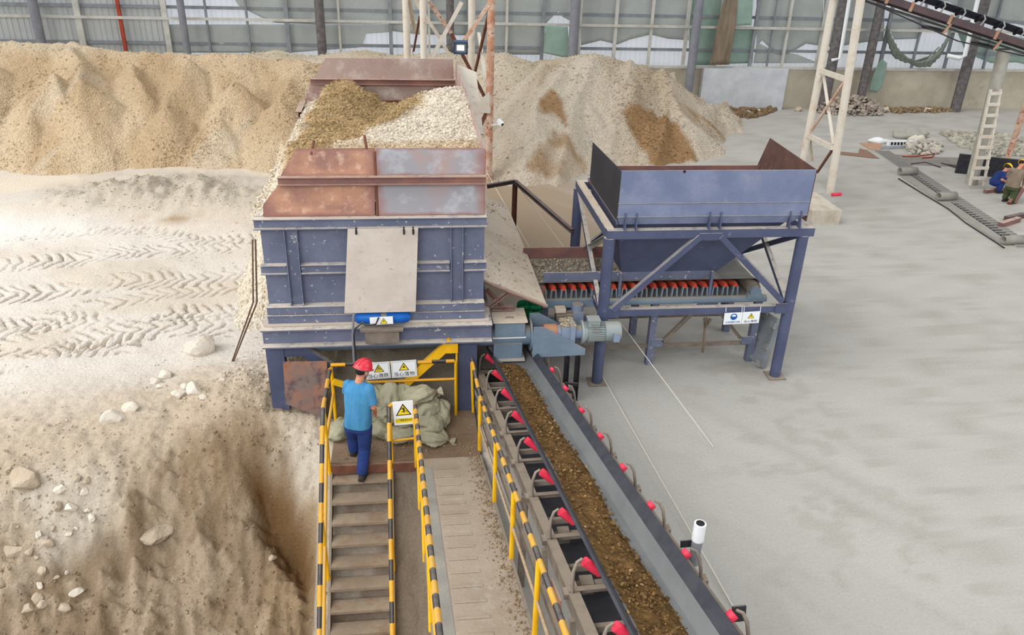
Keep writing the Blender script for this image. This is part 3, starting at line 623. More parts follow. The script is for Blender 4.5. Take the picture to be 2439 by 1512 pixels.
q = MB(); a, c2 = PY(2328, 0, 29.9), PY(2296, 140, 29.9); q.tube([(a[0], 29.9, 4.6), (c2[0], 29.9, c2[2]+0.12), (c2[0]-0.1, 30.0, c2[2]), (c2[0]-0.45, 30.3, c2[2]+0.05)], 0.085, 10)
q.build('drain_pipe', m_pvc, None, 'white pipe with an elbow below the upper conveyor', 'pipe')
# nets hung on the frame
def net(pts, m, label, y=YW+0.06, name='debris_net', cat='net', seed=0, amp=0.06, th=0.006):
    P = [PY(*p, y) for p in pts]; poly = [(p[0], p[2]) for p in P]; x0, x1 = min(p[0] for p in poly), max(p[0] for p in poly); z0, z1 = min(p[1] for p in poly), max(p[1] for p in poly)
    e = 1e-4; nx = max(8, int((x1-x0)/0.1)); nz = 14; xs = np.unique(np.r_[np.linspace(x0+e, x1-e, nx), np.clip([p[0] for p in poly], x0+e, x1-e)]); rows = []
    for x in xs:
        zc = []
        for i in range(len(poly)):
            (ax, az), (bx, bz) = poly[i-1], poly[i]
            if (ax <= x < bx) or (bx <= x < ax): zc.append(az+(bz-az)*(x-ax)/(bx-ax))
        rows.append((min(zc), max(zc)) if zc else (z0, z0))
    rows = np.array(rows); T = np.linspace(0, 1, nz)[:, None]; B = rows[:, 0][None]*(1-T)+rows[:, 1][None]*T; A = np.repeat(xs[None], nz, 0); D = amp*fbm(A*1.3, B*0.8, 3, 200+seed)
    v = np.c_[A.ravel(), (y-np.abs(D)).ravel(), B.ravel()]; idx = np.arange(len(xs)*nz).reshape(nz, len(xs))
    qd = np.stack([idx[:-1, :-1], idx[:-1, 1:], idx[1:, 1:], idx[1:, :-1]], -1).reshape(-1, 4); o = mesh_np(name, v, [tuple(t) for t in qd.tolist()], m, smooth=True)
    md = o.modifiers.new('thickness', 'SOLIDIFY'); md.thickness = th
    return tag(o, label, cat)
net([(398, 58), (686, 58), (686, 125), (398, 125)], m_net, 'dusty grey net below the rail under the bright wall panels', seed=1)
net([(530, -40), (765, -40), (765, 58), (655, 54), (620, 40), (570, 14)], m_net, 'slack grey net hanging across the bright panels on the left', seed=2)
net([(690, 57), (760, 57), (930, 58), (930, 76), (872, 80), (862, 112), (690, 125)], m_net, 'grey green net between the dark column and the white gap', seed=3)
net([(768, -40), (1120, -40), (1120, 84), (1000, 82), (935, 74), (932, 56), (768, 56)], m_net, 'broad grey net behind the cream tower legs', seed=4)
net([(1124, -40), (1290, -40), (1290, 130), (1124, 130)], m_net, 'grey net right of the cream tower, over the gravel crest', seed=5)
net([(1298, 60), (1352, 64), (1358, 138), (1340, 136), (1294, 126)], m_netg, 'green tarpaulin strip beside the grey pipe column', seed=6, y=YW-0.3)
net([(1296, -40), (1372, -40), (1380, 60), (1340, 40), (1330, 25), (1296, 60)], m_net, 'grey net patch above the green tarpaulin strip', seed=7)
net([(1384, -40), (1640, -40), (1640, 96), (1590, 92), (1550, 82), (1500, 94), (1470, 106), (1430, 96), (1384, 108)], m_net, 'wide grey net sagging above the white gaps behind the gravel heap', seed=8)
net([(1644, -40), (1740, -40), (1700, 155), (1640, 155)], m_netg, 'pale green net right of the grey pipe column', seed=9)
net([(1744, -40), (1796, -40), (1790, 60), (1752, 62)], m_netg, 'deep green net rag beside the straw mat', seed=10, y=YW-0.3)
net([(1736, -40), (1760, -40), (1752, 60), (1736, 154), (1690, 154), (1702, 90), (1716, 30)], m_straw, 'tall brown straw mat hung on the wall frame', name='straw_mat', cat='mat', seed=11, y=YW-0.36)
net([(1742, 64), (1800, 66), (1792, 150), (1732, 152)], m_netg, 'green net panel right of the straw mat', seed=12)
net([(1802, -40), (1960, -40), (1960, 110), (1920, 104), (1870, 132), (1848, 128), (1815, 96), (1802, 110)], m_net, 'grey net with a notched lower edge above the white concrete panel', seed=13)
net([(1802, 100), (1846, 122), (1900, 130), (1940, 146), (1940, 150), (1795, 150)], m_net, 'low grey net fold above the white concrete panel', seed=14)
net([(1964, -40), (2110, -40), (2104, 98), (2060, 100), (1990, 112), (1958, 110)], m_net, 'grey net behind the cream trestle legs', seed=15)
def swag(pts, rr, label, y=YW-0.3):
    P = [V(PY(a, b, y)[0], y-0.03*math.sin(i), PY(a, b, y)[2]) for i, (a, b) in enumerate(pts)]; out = []; R2 = []
    for i in range(len(P)-1):
        for k in range(5): t = k/5; out.append(P[i]*(1-t)+P[i+1]*t); R2.append(rr[i]*(1-t)+rr[i+1]*t)
    out.append(P[-1]); R2.append(rr[-1]); q = MB(); n = len(out)
    for j, o in enumerate((-0.5, 0.0, 0.5)):
        q.tube([p+V(0, -0.02*j, o*r_) for p, r_ in zip(out, R2)], [max(0.02, 0.55*r_*(1+0.25*math.sin(3*i+j))) for i, r_ in enumerate(R2)], 8)
    return q.build('net_swag', m_netd, None, label, 'net')
swag([(2112, 62), (2118, 95), (2132, 126), (2158, 143), (2180, 147), (2212, 136), (2236, 112)], [0.06, 0.13, 0.17, 0.10, 0.06, 0.05, 0.03], 'dark green net swag left of the pale gap, below the upper conveyor')
swag([(2266, 60), (2256, 92), (2238, 124), (2214, 148), (2190, 153), (2168, 149)], [0.05, 0.10, 0.16, 0.17, 0.12, 0.04], 'dark green net swag right of the pale gap, below the upper conveyor')
net([(2120, 22), (2200, 30), (2270, 60), (2270, 76), (2198, 70), (2190, 92), (2130, 94), (2118, 66)], m_net, 'grey net just under the upper conveyor, left part', seed=18)
net([(2274, 60), (2470, 96), (2470, 160), (2420, 148), (2360, 150), (2300, 126)], m_netg, 'grey green net under the right end of the upper conveyor', seed=19)
net([(2120, -40), (2480, -40), (2480, 70), (2300, 30), (2260, 4), (2150, -10)], m_net, 'grey net above the upper conveyor at the top right', seed=20)
net([(2092, 150), (2100, 140), (2112, 150), (2100, 205), (2086, 220), (2070, 216), (2078, 180)], m_netg, 'green net strip hanging over the concrete wall beside the dark column', seed=21, y=YW-0.25, amp=0.1)
# white concrete panel
a, b2, c2 = PY(1675, 162, 30.6), PY(1875, 165, 30.6), PY(1862, 257, 30.6)
q = MB(); q.box((a[0], 30.5, -0.05), (b2[0]+0.02, 30.7, a[2])); q.build('concrete_slab', m_concw, None, 'white washed concrete panel standing against the rear wall right of the gravel heap', 'panel')
# ------------------------------------------------------------------ big feed bin
BX0, BX1, BY0, BY1 = -2.0, 0.92, 10.15, 17.2
bin_ = empty('feed_bin', (-0.54, 10.15, 0), 'big slate blue steel feed bin with rusty plate wings on top, filled with gravel', 'feed bin')
q = MB(); q.box((BX0, BY0, 1.5), (BX1, BY0+0.02, 2.92)); q.build('front_panel', m_blue, bin_)
q = MB(); q.box((BX0, BY0+0.02, 1.5), (BX0+0.02, BY1-0.02, 2.95)); q.box((BX1-0.02, BY0+0.02, 1.5), (BX1, BY1-0.02, 2.95)); q.build('side_panels', m_blue, bin_)
for x, wd in ((-1.61, 0.17), (0.545, 0.17)):
    q = MB(); q.box((x-wd/2, BY0-0.035, 1.74), (x+wd/2, BY0-0.0, 2.9)); q.box((x-wd/2, BY0-0.10, 1.74), (x-wd/2+0.012, BY0-0.03, 2.9)); q.box((x+wd/2-0.012, BY0-0.10, 1.74), (x+wd/2, BY0-0.03, 2.9)); q.build('upright_rib', m_blue, bin_)
for xa, xb in ((-2.04, -1.70), (-1.52, 0.45), (0.64, 0.945)):
    q = MB(); q.ibeam((xa, BY0-0.05, 2.30), (xb, BY0-0.05, 2.30), 0.11, 0.13); q.build('level_rib', m_blue, bin_)
q = MB(); q.ibeam((BX0-0.06, BY0-0.06, 2.945), (BX1+0.02, BY0-0.06, 2.945), 0.14, 0.14); q.build('top_beam', m_blue, bin_)
q = MB(); q.ibeam((BX1+0.0, BY0, 2.945), (BX1+0.0, BY1, 2.945), 0.08, 0.14); q.ibeam((BX0, BY0, 2.945), (BX0, BY1, 2.945), 0.12, 0.14); q.build('side_top_beams', m_blue, bin_)
for z0, z1, o in ((1.665, 1.77, 0.13), (1.54, 1.65, 0.14)):
    q = MB(); q.box((BX0-0.01, BY0-o, z0), (BX1+0.0, BY0-o+0.02, z1)); q.box((BX0-0.012, BY0-o-0.006, z1-0.012), (BX1+0.002, BY0, z1+0.002)); f = q.build('foot_flange', m_blue, bin_)
    if z0 > 1.6:
        for x in list(np.arange(-1.93, -1.0, 0.21))+list(np.arange(0.12, 0.9, 0.2)):
            q = MB(); q.tube([(x, BY0-o+0.03, z0-0.05), (x, BY0-o+0.03, z0+0.035)], 0.013, 6); q.build('bolt', m_galv, f)
q = MB(); q.ibeam((-2.11, 10.04, 1.34), (1.03, 10.04, 1.34), 0.26, 0.28, 0.02); q.build('base_beam', m_blue, bin_)
q = MB(); q.ibeam((-2.0, 10.2, 1.34), (-2.0, 17.2, 1.34), 0.22, 0.28, 0.02); q.ibeam((0.93, 10.2, 1.34), (0.93, 17.2, 1.34), 0.2, 0.28, 0.02); q.ibeam((-2.1, 17.2, 1.34), (1.03, 17.2, 1.34), 0.2, 0.28, 0.02); q.build('side_base_beams', m_blue, bin_)
q = MB(); q.box((-2.08, 10.02, 1.485), (0.99, 10.16, 1.53)); q.build('dust_ledge', m_dustplate, bin_)
for x, y, wd in ((0.685, 10.15, 0.29), (-1.98, 10.15, 0.24), (0.685, 13.6, 0.26), (-1.98, 13.6, 0.24), (0.685, 17.0, 0.26), (-1.98, 17.0, 0.24)):
    q = MB(); q.box((x-wd/2, y-0.1, -0.06), (x+wd/2, y+0.1, 1.2)); q.build('leg', m_frame, bin_)
q = MB(); q.beam((-1.86, 10.12, 1.06), (-1.6, 10.12, 1.06), 0.1, 0.16); q.beam((-1.68, 10.12, 1.12), (-1.2, 10.12, 0.72), 0.094, 0.14); q.build('knee_brace', m_frame, bin_)
# yellow brace and end plate
a, b2, c2 = PY(1073, 812, 9.98), PY(958, 918, 9.98), PY(1090, 797, 9.98)
q = MB(); q.beam((a[0]+0.02, 9.98, a[2]), (b2[0], 9.98, b2[2]), 0.07, 0.13); q.box((0.35, 9.94, 1.03), (0.55, 10.02, 1.205)); q.build('yellow_brace', m_yelb, bin_, 'bright yellow diagonal brace')
q = MB(); q.box((0.52, 9.97, 0.0), (0.545, 10.05, 1.2)); q.build('yellow_post_edge', m_yelb, bin_, 'yellow painted post edge')
# wing plates (front)
yw = BY0-0.02
def wing(pts, name, m, y=yw, th=0.015):
    q = MB(); q.prism([(PY(px, py, y)[0], y, PY(px, py, y)[2]) for px, py in pts], V(0, th, 0)); return q.build(name, m, bin_)
wing([(627, 516), (627, 488), (665, 436), (893, 435), (893, 513)], 'wing_plate', m_rustw)
wing([(895, 513), (895, 435), (1153.5, 434), (1153.5, 510)], 'wing_plate', m_scale)
wing([(667, 421), (705, 355), (893, 353), (893, 419)], 'wing_plate', m_rustw)
wing([(895, 419), (895, 353), (1157, 353), (1154, 418)], 'wing_plate', m_scale)
zmid = PY(900, 427, yw)[2]; xl = PY(663, 430, yw)[0]
q = MB(); q.ibeam((xl, yw-0.045, zmid), (0.925, yw-0.045, zmid), 0.10, 0.105); q.build('wing_beam', m_rustp, bin_)
q = MB(); xs_ = PY(894, 400, yw)[0]; q.tube([(xs_, yw+0.005, 2.95), (xs_, yw+0.005, 3.87)], 0.02, 8); q.build('weld_seam', m_rust, bin_)
# right wing and back wing
q = MB(); q.prism([(BX1-0.01, BY0, 2.98), (BX1-0.01, BY1, 2.98), (BX1-0.01, BY1, 3.86), (BX1-0.01, BY0, 3.87)], V(0.015, 0, 0)); q.build('wing_plate', m_back, bin_)
yb = BY1
def backp(pts, m, name='wing_plate'):
    q = MB(); q.prism([(PY(px, py, yb)[0], yb, PY(px, py, yb)[2]) for px, py in pts], V(0, 0.015, 0)); return q.build(name, m, bin_)
backp([(748, 188), (775, 138), (1079, 141), (1081, 188)], m_back)
backp([(726, 236), (738, 200), (1081, 200), (1082, 236)], m_back)
backp([(722, 420), (726, 236), (1082, 236), (1083, 420)], m_back, 'back_panel')
z_ = PY(900, 194, yb)[2]; q = MB(); q.ibeam((PY(740, 194, yb)[0], yb-0.05, z_), (0.9, yb-0.05, z_), 0.12, 0.11); q.build('wing_beam', m_rustp, bin_)
p0, p1 = PY(740, 178, yb), PY(723, 240, yb)
q = MB(); q.ibeam((p1[0], yb-0.1, 2.98), (p1[0]+0.02, yb-1.1, 2.98), 0.12, 0.12); q.build('wing_beam', m_rustp, bin_)
q = MB(); q.prism([(0.93, 17.1, 3.8), (0.93, 15.2, 2.98), (0.93, 17.1, 2.98)], V(0.4, 0, -0.15)); q.build('corner_gusset', m_cream, bin_)
# grid bars at the back of the bin
def PB(px, py, y): p = PY(px, py, y); return V(p[0], y, p[2])
for py in (240, 248, 255):
    q = MB(); q.beam(PB(905, py+2, 16.6-0.25*(py-240)/8), PB(1010, py, 16.6-0.25*(py-240)/8), 0.03, 0.05); q.build('grid_bar', m_rust, bin_)
for px in (932, 962, 992):
    q = MB(); q.prism([PB(px-7, 252, 16.5), PB(px+7, 252, 16.5), PB(px+1, 229, 17.1)], V(0, -0.02, 0)); q.build('grid_fin', m_rust, bin_)
for (x0, y0), (x1, y1) in (((748, 334), (741, 368)), ((868, 322), (873, 354))):
    q = MB(); q.tube([PB(x0, y0, 10.2), PB(x1, y1, 10.13)], 0.018, 8); q.build('rebar_stub', m_rust, bin_)

# gravel in the bin
CTRL = [(PY(px, py, y)[0], y, PY(px, py, y)[2]) for px, py, y in (
    (1060, 216, 14.2), (1035, 226, 14.1), (1090, 222, 14.0), (1120, 250, 13.2), (1000, 250, 13.8), (960, 275, 13.0), (1050, 260, 13.0), (1125, 300, 12.0), (1060, 310, 11.8), (980, 310, 11.9), (900, 322, 11.6), (850, 345, 11.0), (930, 345, 11.0), (1010, 348, 10.9), (1110, 345, 10.9),
    (830, 196, 16.2), (800, 208, 16.0), (850, 206, 16.0), (868, 225, 15.6), (885, 246, 15.2), (930, 254, 15.4), (985, 262, 15.2), (1010, 262, 15.3), (780, 240, 14.8), (760, 270, 13.6), (800, 280, 13.4), (850, 285, 13.4), (900, 285, 13.6), (740, 300, 12.6), (800, 320, 12.0), (830, 330, 11.6), (730, 340, 11.4), (770, 345, 11.0), (700, 345, 11.3))]
CTRL += [(x, 10.25, 3.2) for x in (-1.6, -1, -0.3, 0.3, 0.8)]+[(-2.1, y, 3.02) for y in np.arange(10.4, 17, 0.7)]+[(x, 17.1, 3.0) for x in (-0.6, -0.2, 0.3, 0.8)]+[(-1.2, 17.1, 3.35)]
CTRL = [q for q in CTRL if not (q[1] > 17 and q[0] > -0.9)]+[(PY(px, py, y)[0], y, PY(px, py, y)[2]) for px, py, y in ((880, 252, 16.2), (910, 256, 16.2), (950, 258, 16.2), (1000, 260, 16.2), (900, 258, 17.0), (950, 260, 17.0), (1000, 262, 17.0), (1040, 240, 16.2), (1070, 215, 16.9), (870, 240, 16.9), (1030, 240, 15.2), (960, 262, 15.0), (905, 262, 15.2))]
CT = np.array(CTRL)
def H_bin(x, y):
    sh = np.shape(x); x = np.ravel(x); y = np.ravel(y)
    d2 = (x[:, None]-CT[None, :, 0])**2+(0.75*(y[:, None]-CT[None, :, 1]))**2+0.01
    w_ = 1/d2**3; h = (w_*CT[None, :, 2]).sum(1)/w_.sum(1)
    return (np.clip(h, 2.3, 4.05)+0.05*fbm(x*3, y*3, 3, 301)).reshape(sh)
lp = [PY(1012, 255, 14.0)[:2], PY(960, 290, 12.8)[:2], PY(890, 312, 12.0)[:2], PY(800, 350, 10.9)[:2], V(-1.2, 10.1), V(1.1, 10.1), V(1.1, 14.6), V(0.2, 14.9)]
def C_bin(x, y, z):
    c = np.ones(np.shape(x)+(3,))*np.array(lin((182, 156, 116))); c = mixc(c, sstep(-0.1, 0.3, fbm(x*1.5, y*1.5, 4, 302))*0.6, (150, 126, 88))
    c = mixc(c, 1-sstep(-1.9, -1.6, x+0.15*fbm(x*2, y*2, 2, 304)), (224, 212, 192))
    s = sdin(x+0.1*fbm(x*4, y*4, 2, 303), y, lp); c = mixc(c, sstep(-0.15, 0.1, s), (226, 215, 197))
    return mixc(c, sstep(-0.1, 0.1, s)*(1-sstep(10.7, 11.4, y+0.3*fbm(x*2, y*2, 2, 305)))*0.8, (196, 172, 134))
def K_bin(x, y, z): return (x > -2.12) & (x < 0.895) & (y > 10.19) & (y < 17.12)
gbin = surf_with_stones('gravel_load', np.arange(-2.12, 0.93, 0.035), np.arange(10.18, 17.15, 0.04), H_bin, C_bin, K_bin, m_gravel, 14000, 0.010, 0.036, 310, org=(-0.6, 13, 2.8))
tag(gbin, 'brown and pale gravel heaped inside the rusty topped feed bin', 'gravel', kind='stuff')
# spilled gravel bank along the open left side of the bin
def H_sp(x, y): return 0.15+(2.85-0.0*y)*sstep(-3.6, -2.05, x+0.25*fbm(x, y*0.8, 3, 321))**1.1
def C_sp(x, y, z): c = np.ones(np.shape(x)+(3,))*np.array(lin((220, 209, 190))); return mixc(c, sstep(0.05, 0.3, fbm(x*2, y*2, 3, 322))*0.5, (196, 178, 150))
gs = surf_with_stones('gravel_ramp', np.arange(-4.2, -2.03, 0.05), np.arange(11.6, 17.6, 0.06), lambda x, y: H_sp(x, y)*sstep(12.4, 15.2, y-0.5*(x+2))-0.25, C_sp, lambda x, y, z: z > -0.2, m_gravel, 2500, 0.012, 0.05, 323, org=(-3, 14, 0))
tag(gs, 'pale gravel ramp banked against the left flank of the feed bin', 'gravel ramp')

# dust covered sheet hooked on the bin front
Y0 = 10.02; cs = [(828, 546), (996, 543), (990, 742), (820, 746)]; yy = (10.0, 10.0, 9.86, 9.86)
pts = [PB(px, py, y) for (px, py), y in zip(cs, yy)]
cv = empty('cover_sheet', ((pts[2]+pts[3])/2), 'large dust covered rectangular sheet hung on hooks over the front of the feed bin', 'cover sheet')
q = MB(); q.prism(pts, V(0, 0.03, 0)); q.build('sheet', m_dustplate, cv)
for px in (848, 962, 984):
    p = PB(px, 547, 9.99); t = V(p[0], 10.03, 2.89); q = MB(); q.tube([t, V(p[0], 9.975, 2.86), p+V(0, -0.02, -0.03), p+V(0.0, 0.0, -0.06)], 0.012, 8); q.build('hook', m_black, cv)
# blue vibration motor below the sheet
vm = empty('vibration_motor', (-0.45, 9.84, 1.5), 'vivid blue vibration motor half hidden under the dusty cover sheet', 'motor')
a, b2 = PB(845, 752, 9.8), PB(975, 746, 9.8); q = MB(); q.tube([V(a[0], 9.96, 1.60), V(a[0]+0.06, 9.96, 1.62), V(-0.5, 9.96, 1.62)], [0.06, 0.09, 0.09], 14); q.build('housing', m_vblue, vm)
q = MB(); q.tube([V(-0.42, 9.96, 1.62), V(b2[0]-0.06, 9.96, 1.62), V(b2[0], 9.96, 1.60)], [0.09, 0.09, 0.06], 14); q.build('housing', m_vblue, vm)
q = MB(); q.tube([V(-0.5, 9.96, 1.62), V(-0.42, 9.96, 1.62)], 0.075, 14); q.build('clamp', m_galv, vm)
q = MB(); q.box((-0.72, 9.85, 1.27), (-0.26, 9.9, 1.46)); q.box((-0.78, 9.82, 1.46), (-0.2, 9.94, 1.49)); q.build('mount_bracket', m_steeld, vm)
# cables down from the motor
q = MB(); pt = [PB(842, 750, 9.85), PB(840, 800, 9.86), PB(843, 862, 9.88)]; q.tube(pt, 0.014, 8); q.build('cable_conduit', m_colg, None, 'thin grey conduit hanging down beside the red helmet', 'conduit')
q = MB(); pt = [PB(902, 756, 9.78), PB(895, 772, 9.78), PB(870, 775, 9.78), PB(864, 767, 9.78), PB(846, 783, 9.8), PB(843, 800, 9.82), PB(848, 858, 9.84)]; q.tube(pt, 0.011, 8); q.build('power_cable', m_blk, None, 'dark cable looping from the blue motor down to the rail', 'cable')
# checker plate under the left end of the bin
pts = [PB(674, 862, 9.93), PB(779, 860, 9.93), PB(776, 996, 9.93), PB(718, 976, 9.93), PB(680, 962, 9.93)]
q = MB(); q.prism(pts, V(0, 0.012, 0)); o = q.build('checker_plate', m_rustor, None, 'rusty chequered steel plate closing the left end under the feed bin', 'plate')
# hanging ropes left of the bin
for dx, lab in ((0, 'left one of two brown cables hanging beside the left corner of the feed bin'), (9, 'right one of two brown cables hanging beside the left corner of the feed bin')):
    t = V(-2.08, 10.0, PY(628, 570, 10.0)[2]); e = on_ground(553+dx*0.4, 860); m = PB(603+dx, 720, 10.3); q = MB(); q.tube([t+V(0.004*dx, 0, 0), m, e], 0.012, 6); q.build('hanging_cable', m_rope, None, lab, 'cable')
e = on_ground(601, 756); q = MB(); q.box(e-V(0.07, 0.06, 0.0), e+V(0.07, 0.06, 0.09)); q.box(e+V(0.02, -0.05, 0.0), e+V(0.11, 0.03, 0.05)); q.build('red_scrap', m_red, None, 'small bright red scrap on the ground left of the feed bin', 'scrap')

# ------------------------------------------------------------------ screw conveyor along the bin front
ys, zs = 10.42, 1.04
sc = empty('screw_conveyor', (1.1, ys, 0.9), 'pale blue grey screw conveyor tube running under the feed bin', 'screw conveyor')
q = MB(); q.tube([(-1.45, ys, zs), (1.63, ys, zs)], 0.15, 24); q.build('tube', m_pale, sc)
xa, xb = 1.10, 1.54
yi = ys-0.16
q = MB(); q.box((xa, ys-0.17, zs+0.06), (xb, ys+0.17, zs+0.30)); q.build('inspection_box', m_pale, sc)
q = MB(); q.box((xa-0.03, ys-0.21, zs+0.30), (xb+0.03, ys+0.24, zs+0.325)); l_ = q.build('lid', m_dustplate2, sc)
for dx, dy in ((0.0, -0.1), (0.0, 0.14)):
    q = MB(); c = V((xa+xb)/2+dx, ys+dy, zs+0.335); q.tube([c+V(-0.05, 0, -0.008), c+V(-0.05, 0, 0.015), c+V(0.05, 0, 0.015), c+V(0.05, 0, -0.008)], 0.007, 6); q.build('lid_handle', m_steeld, l_)
q = MB(); q.box((xa-0.01, ys-0.17, zs-0.30), (xb-0.03, ys+0.17, zs-0.06)); q.build('outlet_chute', m_pale, sc)
q = MB(); q.box((xa-0.05, ys-0.22, zs-0.325), (xb+0.01, ys+0.2, zs-0.30)); q.build('outlet_flange', m_dustplate, sc)
q = MB(); q.box((xa-0.03, ys-0.175, zs+0.035), (xb+0.02, ys-0.145, zs+0.05)); q.build('weld_strip', m_white, sc)
q = MB(); q.tube([(1.63, ys, zs), (1.655, ys, zs)], 0.24, 24); q.build('end_flange', m_pale, sc)
# motor bracket cheeks
zt, zb_ = zs+0.24, zs-0.26
def cheek(y, dz=0.0):
    q = MB(); q.prism([(1.655, y, zb_), (2.44, y, zb_+0.02), (2.44, y, zb_+0.12), (1.80, y, zt), (1.655, y, zt)], V(0, 0.015, 0)); return q.build('bracket_cheek', m_pale, sc)
cheek(ys-0.24); cheek(ys+0.22)
q = MB(); q.box((1.66, ys-0.22, zb_), (2.44, ys+0.21, zb_+0.015)); q.build('bracket_base', m_pale, sc)
# coupling, gearbox, motor
q = MB(); q.tube([(1.655, ys, zs), (1.85, ys, zs)], 0.05, 14); q.build('shaft', m_steeld, sc)
q = MB(); q.tube([(1.84, ys, zs+0.02), (1.87, ys, zs+0.02), (2.03, ys, zs+0.02)], [0.13, 0.135, 0.135], 20); q.build('coupling_guard', m_orange, sc, 'orange coupling guard')
gb = MB(); gb.tube([(2.03, ys, zs+0.02), (2.09, ys, zs+0.02)], 0.12, 20); gb.box((2.09, ys-0.15, zs-0.13), (2.24, ys+0.15, zs+0.17)); gb.box((2.22, ys-0.17, zs-0.16), (2.29, ys+0.17, zs+0.19)); gb.tube([(2.29, ys, zs+0.02), (2.40, ys, zs+0.02)], 0.105, 20)
gbo = gb.build('gearbox', m_gear, sc)
r = np.random.default_rng(8); P = np.c_[r.uniform(2.08, 2.30, 90), r.uniform(ys-0.15, ys+0.15, 90), np.full(90, zs+0.185)]; sv, sf = stones(P, r.uniform(0.012, 0.03, 90), 9)
tag(mesh_np('spilled_gravel', sv, sf, m_gravel, smooth=False, attrs={'soil': np.repeat(np.array(lin((196, 182, 158)))[None]*r.uniform(0.7, 1.2, (90, 1)), 12, 0)}), 'gravel crumbs lying on top of the blue gearbox', 'gravel', kind='stuff')
q = MB(); q.tube([(2.40, ys, zs+0.02), (2.43, ys, zs+0.02)], 0.18, 22); q.tube([(2.43, ys, zs+0.02), (2.50, ys, zs+0.02)], [0.17, 0.13], 22); q.build('motor_flange', m_motor, sc)
mo = MB(); mo.tube([(2.50, ys, zs+0.02), (2.76, ys, zs+0.02)], 0.125, 24)
for k in range(26):
    a = 2*math.pi*k/26; n_ = V(0, math.cos(a), math.sin(a)); mo.obox(V(2.63, ys, zs+0.02)+n_*0.135, V(0.125, 0, 0), n_*0.016, np.cross(n_, V(1, 0, 0))*0.005)
mo.build('motor_body', m_motor, sc)
q = MB(); q.tube([(2.76, ys, zs+0.02), (2.97, ys, zs+0.02), (3.0, ys, zs+0.02)], [0.15, 0.15, 0.135], 24); q.build('fan_cover', m_motor, sc)
q = MB(); q.box((2.49, ys-0.12, zs+0.15), (2.66, ys+0.04, zs+0.25)); q.box((2.48, ys-0.13, zs+0.25), (2.67, ys+0.05, zs+0.262)); tb = q.build('terminal_box', m_motor, sc)
for x in (2.55, 2.62):
    q = MB(); q.tube([(x, ys-0.12, zs+0.2), (x, ys-0.15, zs+0.2)], 0.018, 10); q.build('cable_gland', m_galv, tb)
q = MB(); q.box((2.87, ys-0.19, zs-0.07), (2.96, ys-0.13, zs+0.06)); q.build('side_box', m_gear, sc)
q = MB(); q.box((2.56, ys-0.145, zs+0.075), (2.67, ys-0.125, zs+0.11)); q.build('name_plate', m_galv, sc)
# support posts of the screw conveyor motor
for i, (px, lab) in enumerate(((1363, 'left'), (1381, 'right'))):
    b_ = PZ(px-8, 1006+0*i, 0.0); x = 2.18+0.16*i; y = 10.2
    q = MB(); q.angle((x, y, 0), (x, y, zb_), 0.07, up=(0, 1, 0))
    if i == 0:
        q.beam((x-0.02, y-0.03, 0.32), (x+0.18, y-0.03, 0.30), 0.03, 0.05)
        q.beam((x, y, 0.2), (x+0.16, y, 0.12), 0.03, 0.04)
    q.build('support_post', m_blk, sc)

# ------------------------------------------------------------------ dirt covered apron plate right of the bin
ap = empty('apron_plate', (1.4, 11.5, 1.2), 'sloping dirt covered steel apron between the feed bin and the blue hopper', 'apron')
A = V(0.96, 10.45, PY(1148, 669, 10.45)[2]); D = V(0.96, 14.2, PY(1152, 459, 14.2)[2])
def onplane(px, py):
    n_ = np.cross(D-A, V(1.0, 0.05, -0.42)); d = ray(px, py); return CAM+d*((A-CAM)@n_)/(d@n_)
pol = [A, onplane(1303, 728), onplane(1262, 620), onplane(1216, 508), onplane(1196, 476), D]
q = MB(); q.prism(pol, V(0, 0, -0.02)); q.build('plate', m_dustplate2, ap)
q = MB(); q.angle(pol[0]+V(0, 0, -0.02), pol[1]+V(0, 0, -0.02), 0.06); q.build('edge_angle', m_rustp, ap)
for p0, p1 in ((V(1.0, 10.5, 1.45), V(1.35, 10.6, 1.68)), (V(1.08, 10.55, 1.42), V(1.4, 10.55, 1.42)), (V(1.0, 10.55, 1.72), V(1.25, 10.55, 1.42))):
    q = MB(); q.chan(p0, p1, 0.07, 0.06); q.build('strut', m_rustp, ap)
sg = []
r = np.random.default_rng(12); t = r.uniform(0, 1, 500); s = r.uniform(0, 1, 500)**1.3
PP = np.array([A+(D-A)*a+((pol[1]-A)*(1-a)+(pol[4]-D)*a)*b for a, b in zip(t, s)]); kk = fbm(PP[:, 0]*2, PP[:, 1]*1.3, 3, 13) > -0.05; PP = PP[kk]
sv, sf = stones(PP, 0.008+0.022*r.uniform(0, 1, len(PP))**3, 14)
tag(mesh_np('spilled_gravel', sv, sf, m_gravel, smooth=False, attrs={'soil': np.repeat(np.array(lin((192, 178, 158)))[None]*r.uniform(0.75, 1.2, (len(PP), 1)), 12, 0)}), 'gravel crumbs scattered on the sloping apron plate', 'gravel', kind='stuff')
# inverted V frame of angle iron behind the apron
vf = empty('angle_frame', (2.1, 14.8, 0), 'brown angle iron frame with one post and a long brace behind the apron plate', 'frame')
yf = 14.8; T = PB(1227, 432, yf)
q = MB(); q.angle(V(T[0], yf, 0), T, 0.09, up=(0, 1, 0)); q.build('post', m_rust, vf)
e = PB(1160, 444, yf); q = MB(); q.chan(e, T, 0.07, 0.07); q.build('rail', m_purple, vf)
e = V(2.70, 12.95, PY(1372, 550, 12.95)[2]); q = MB(); q.chan(T, e, 0.07, 0.07); q.build('long_brace', m_purple, vf)
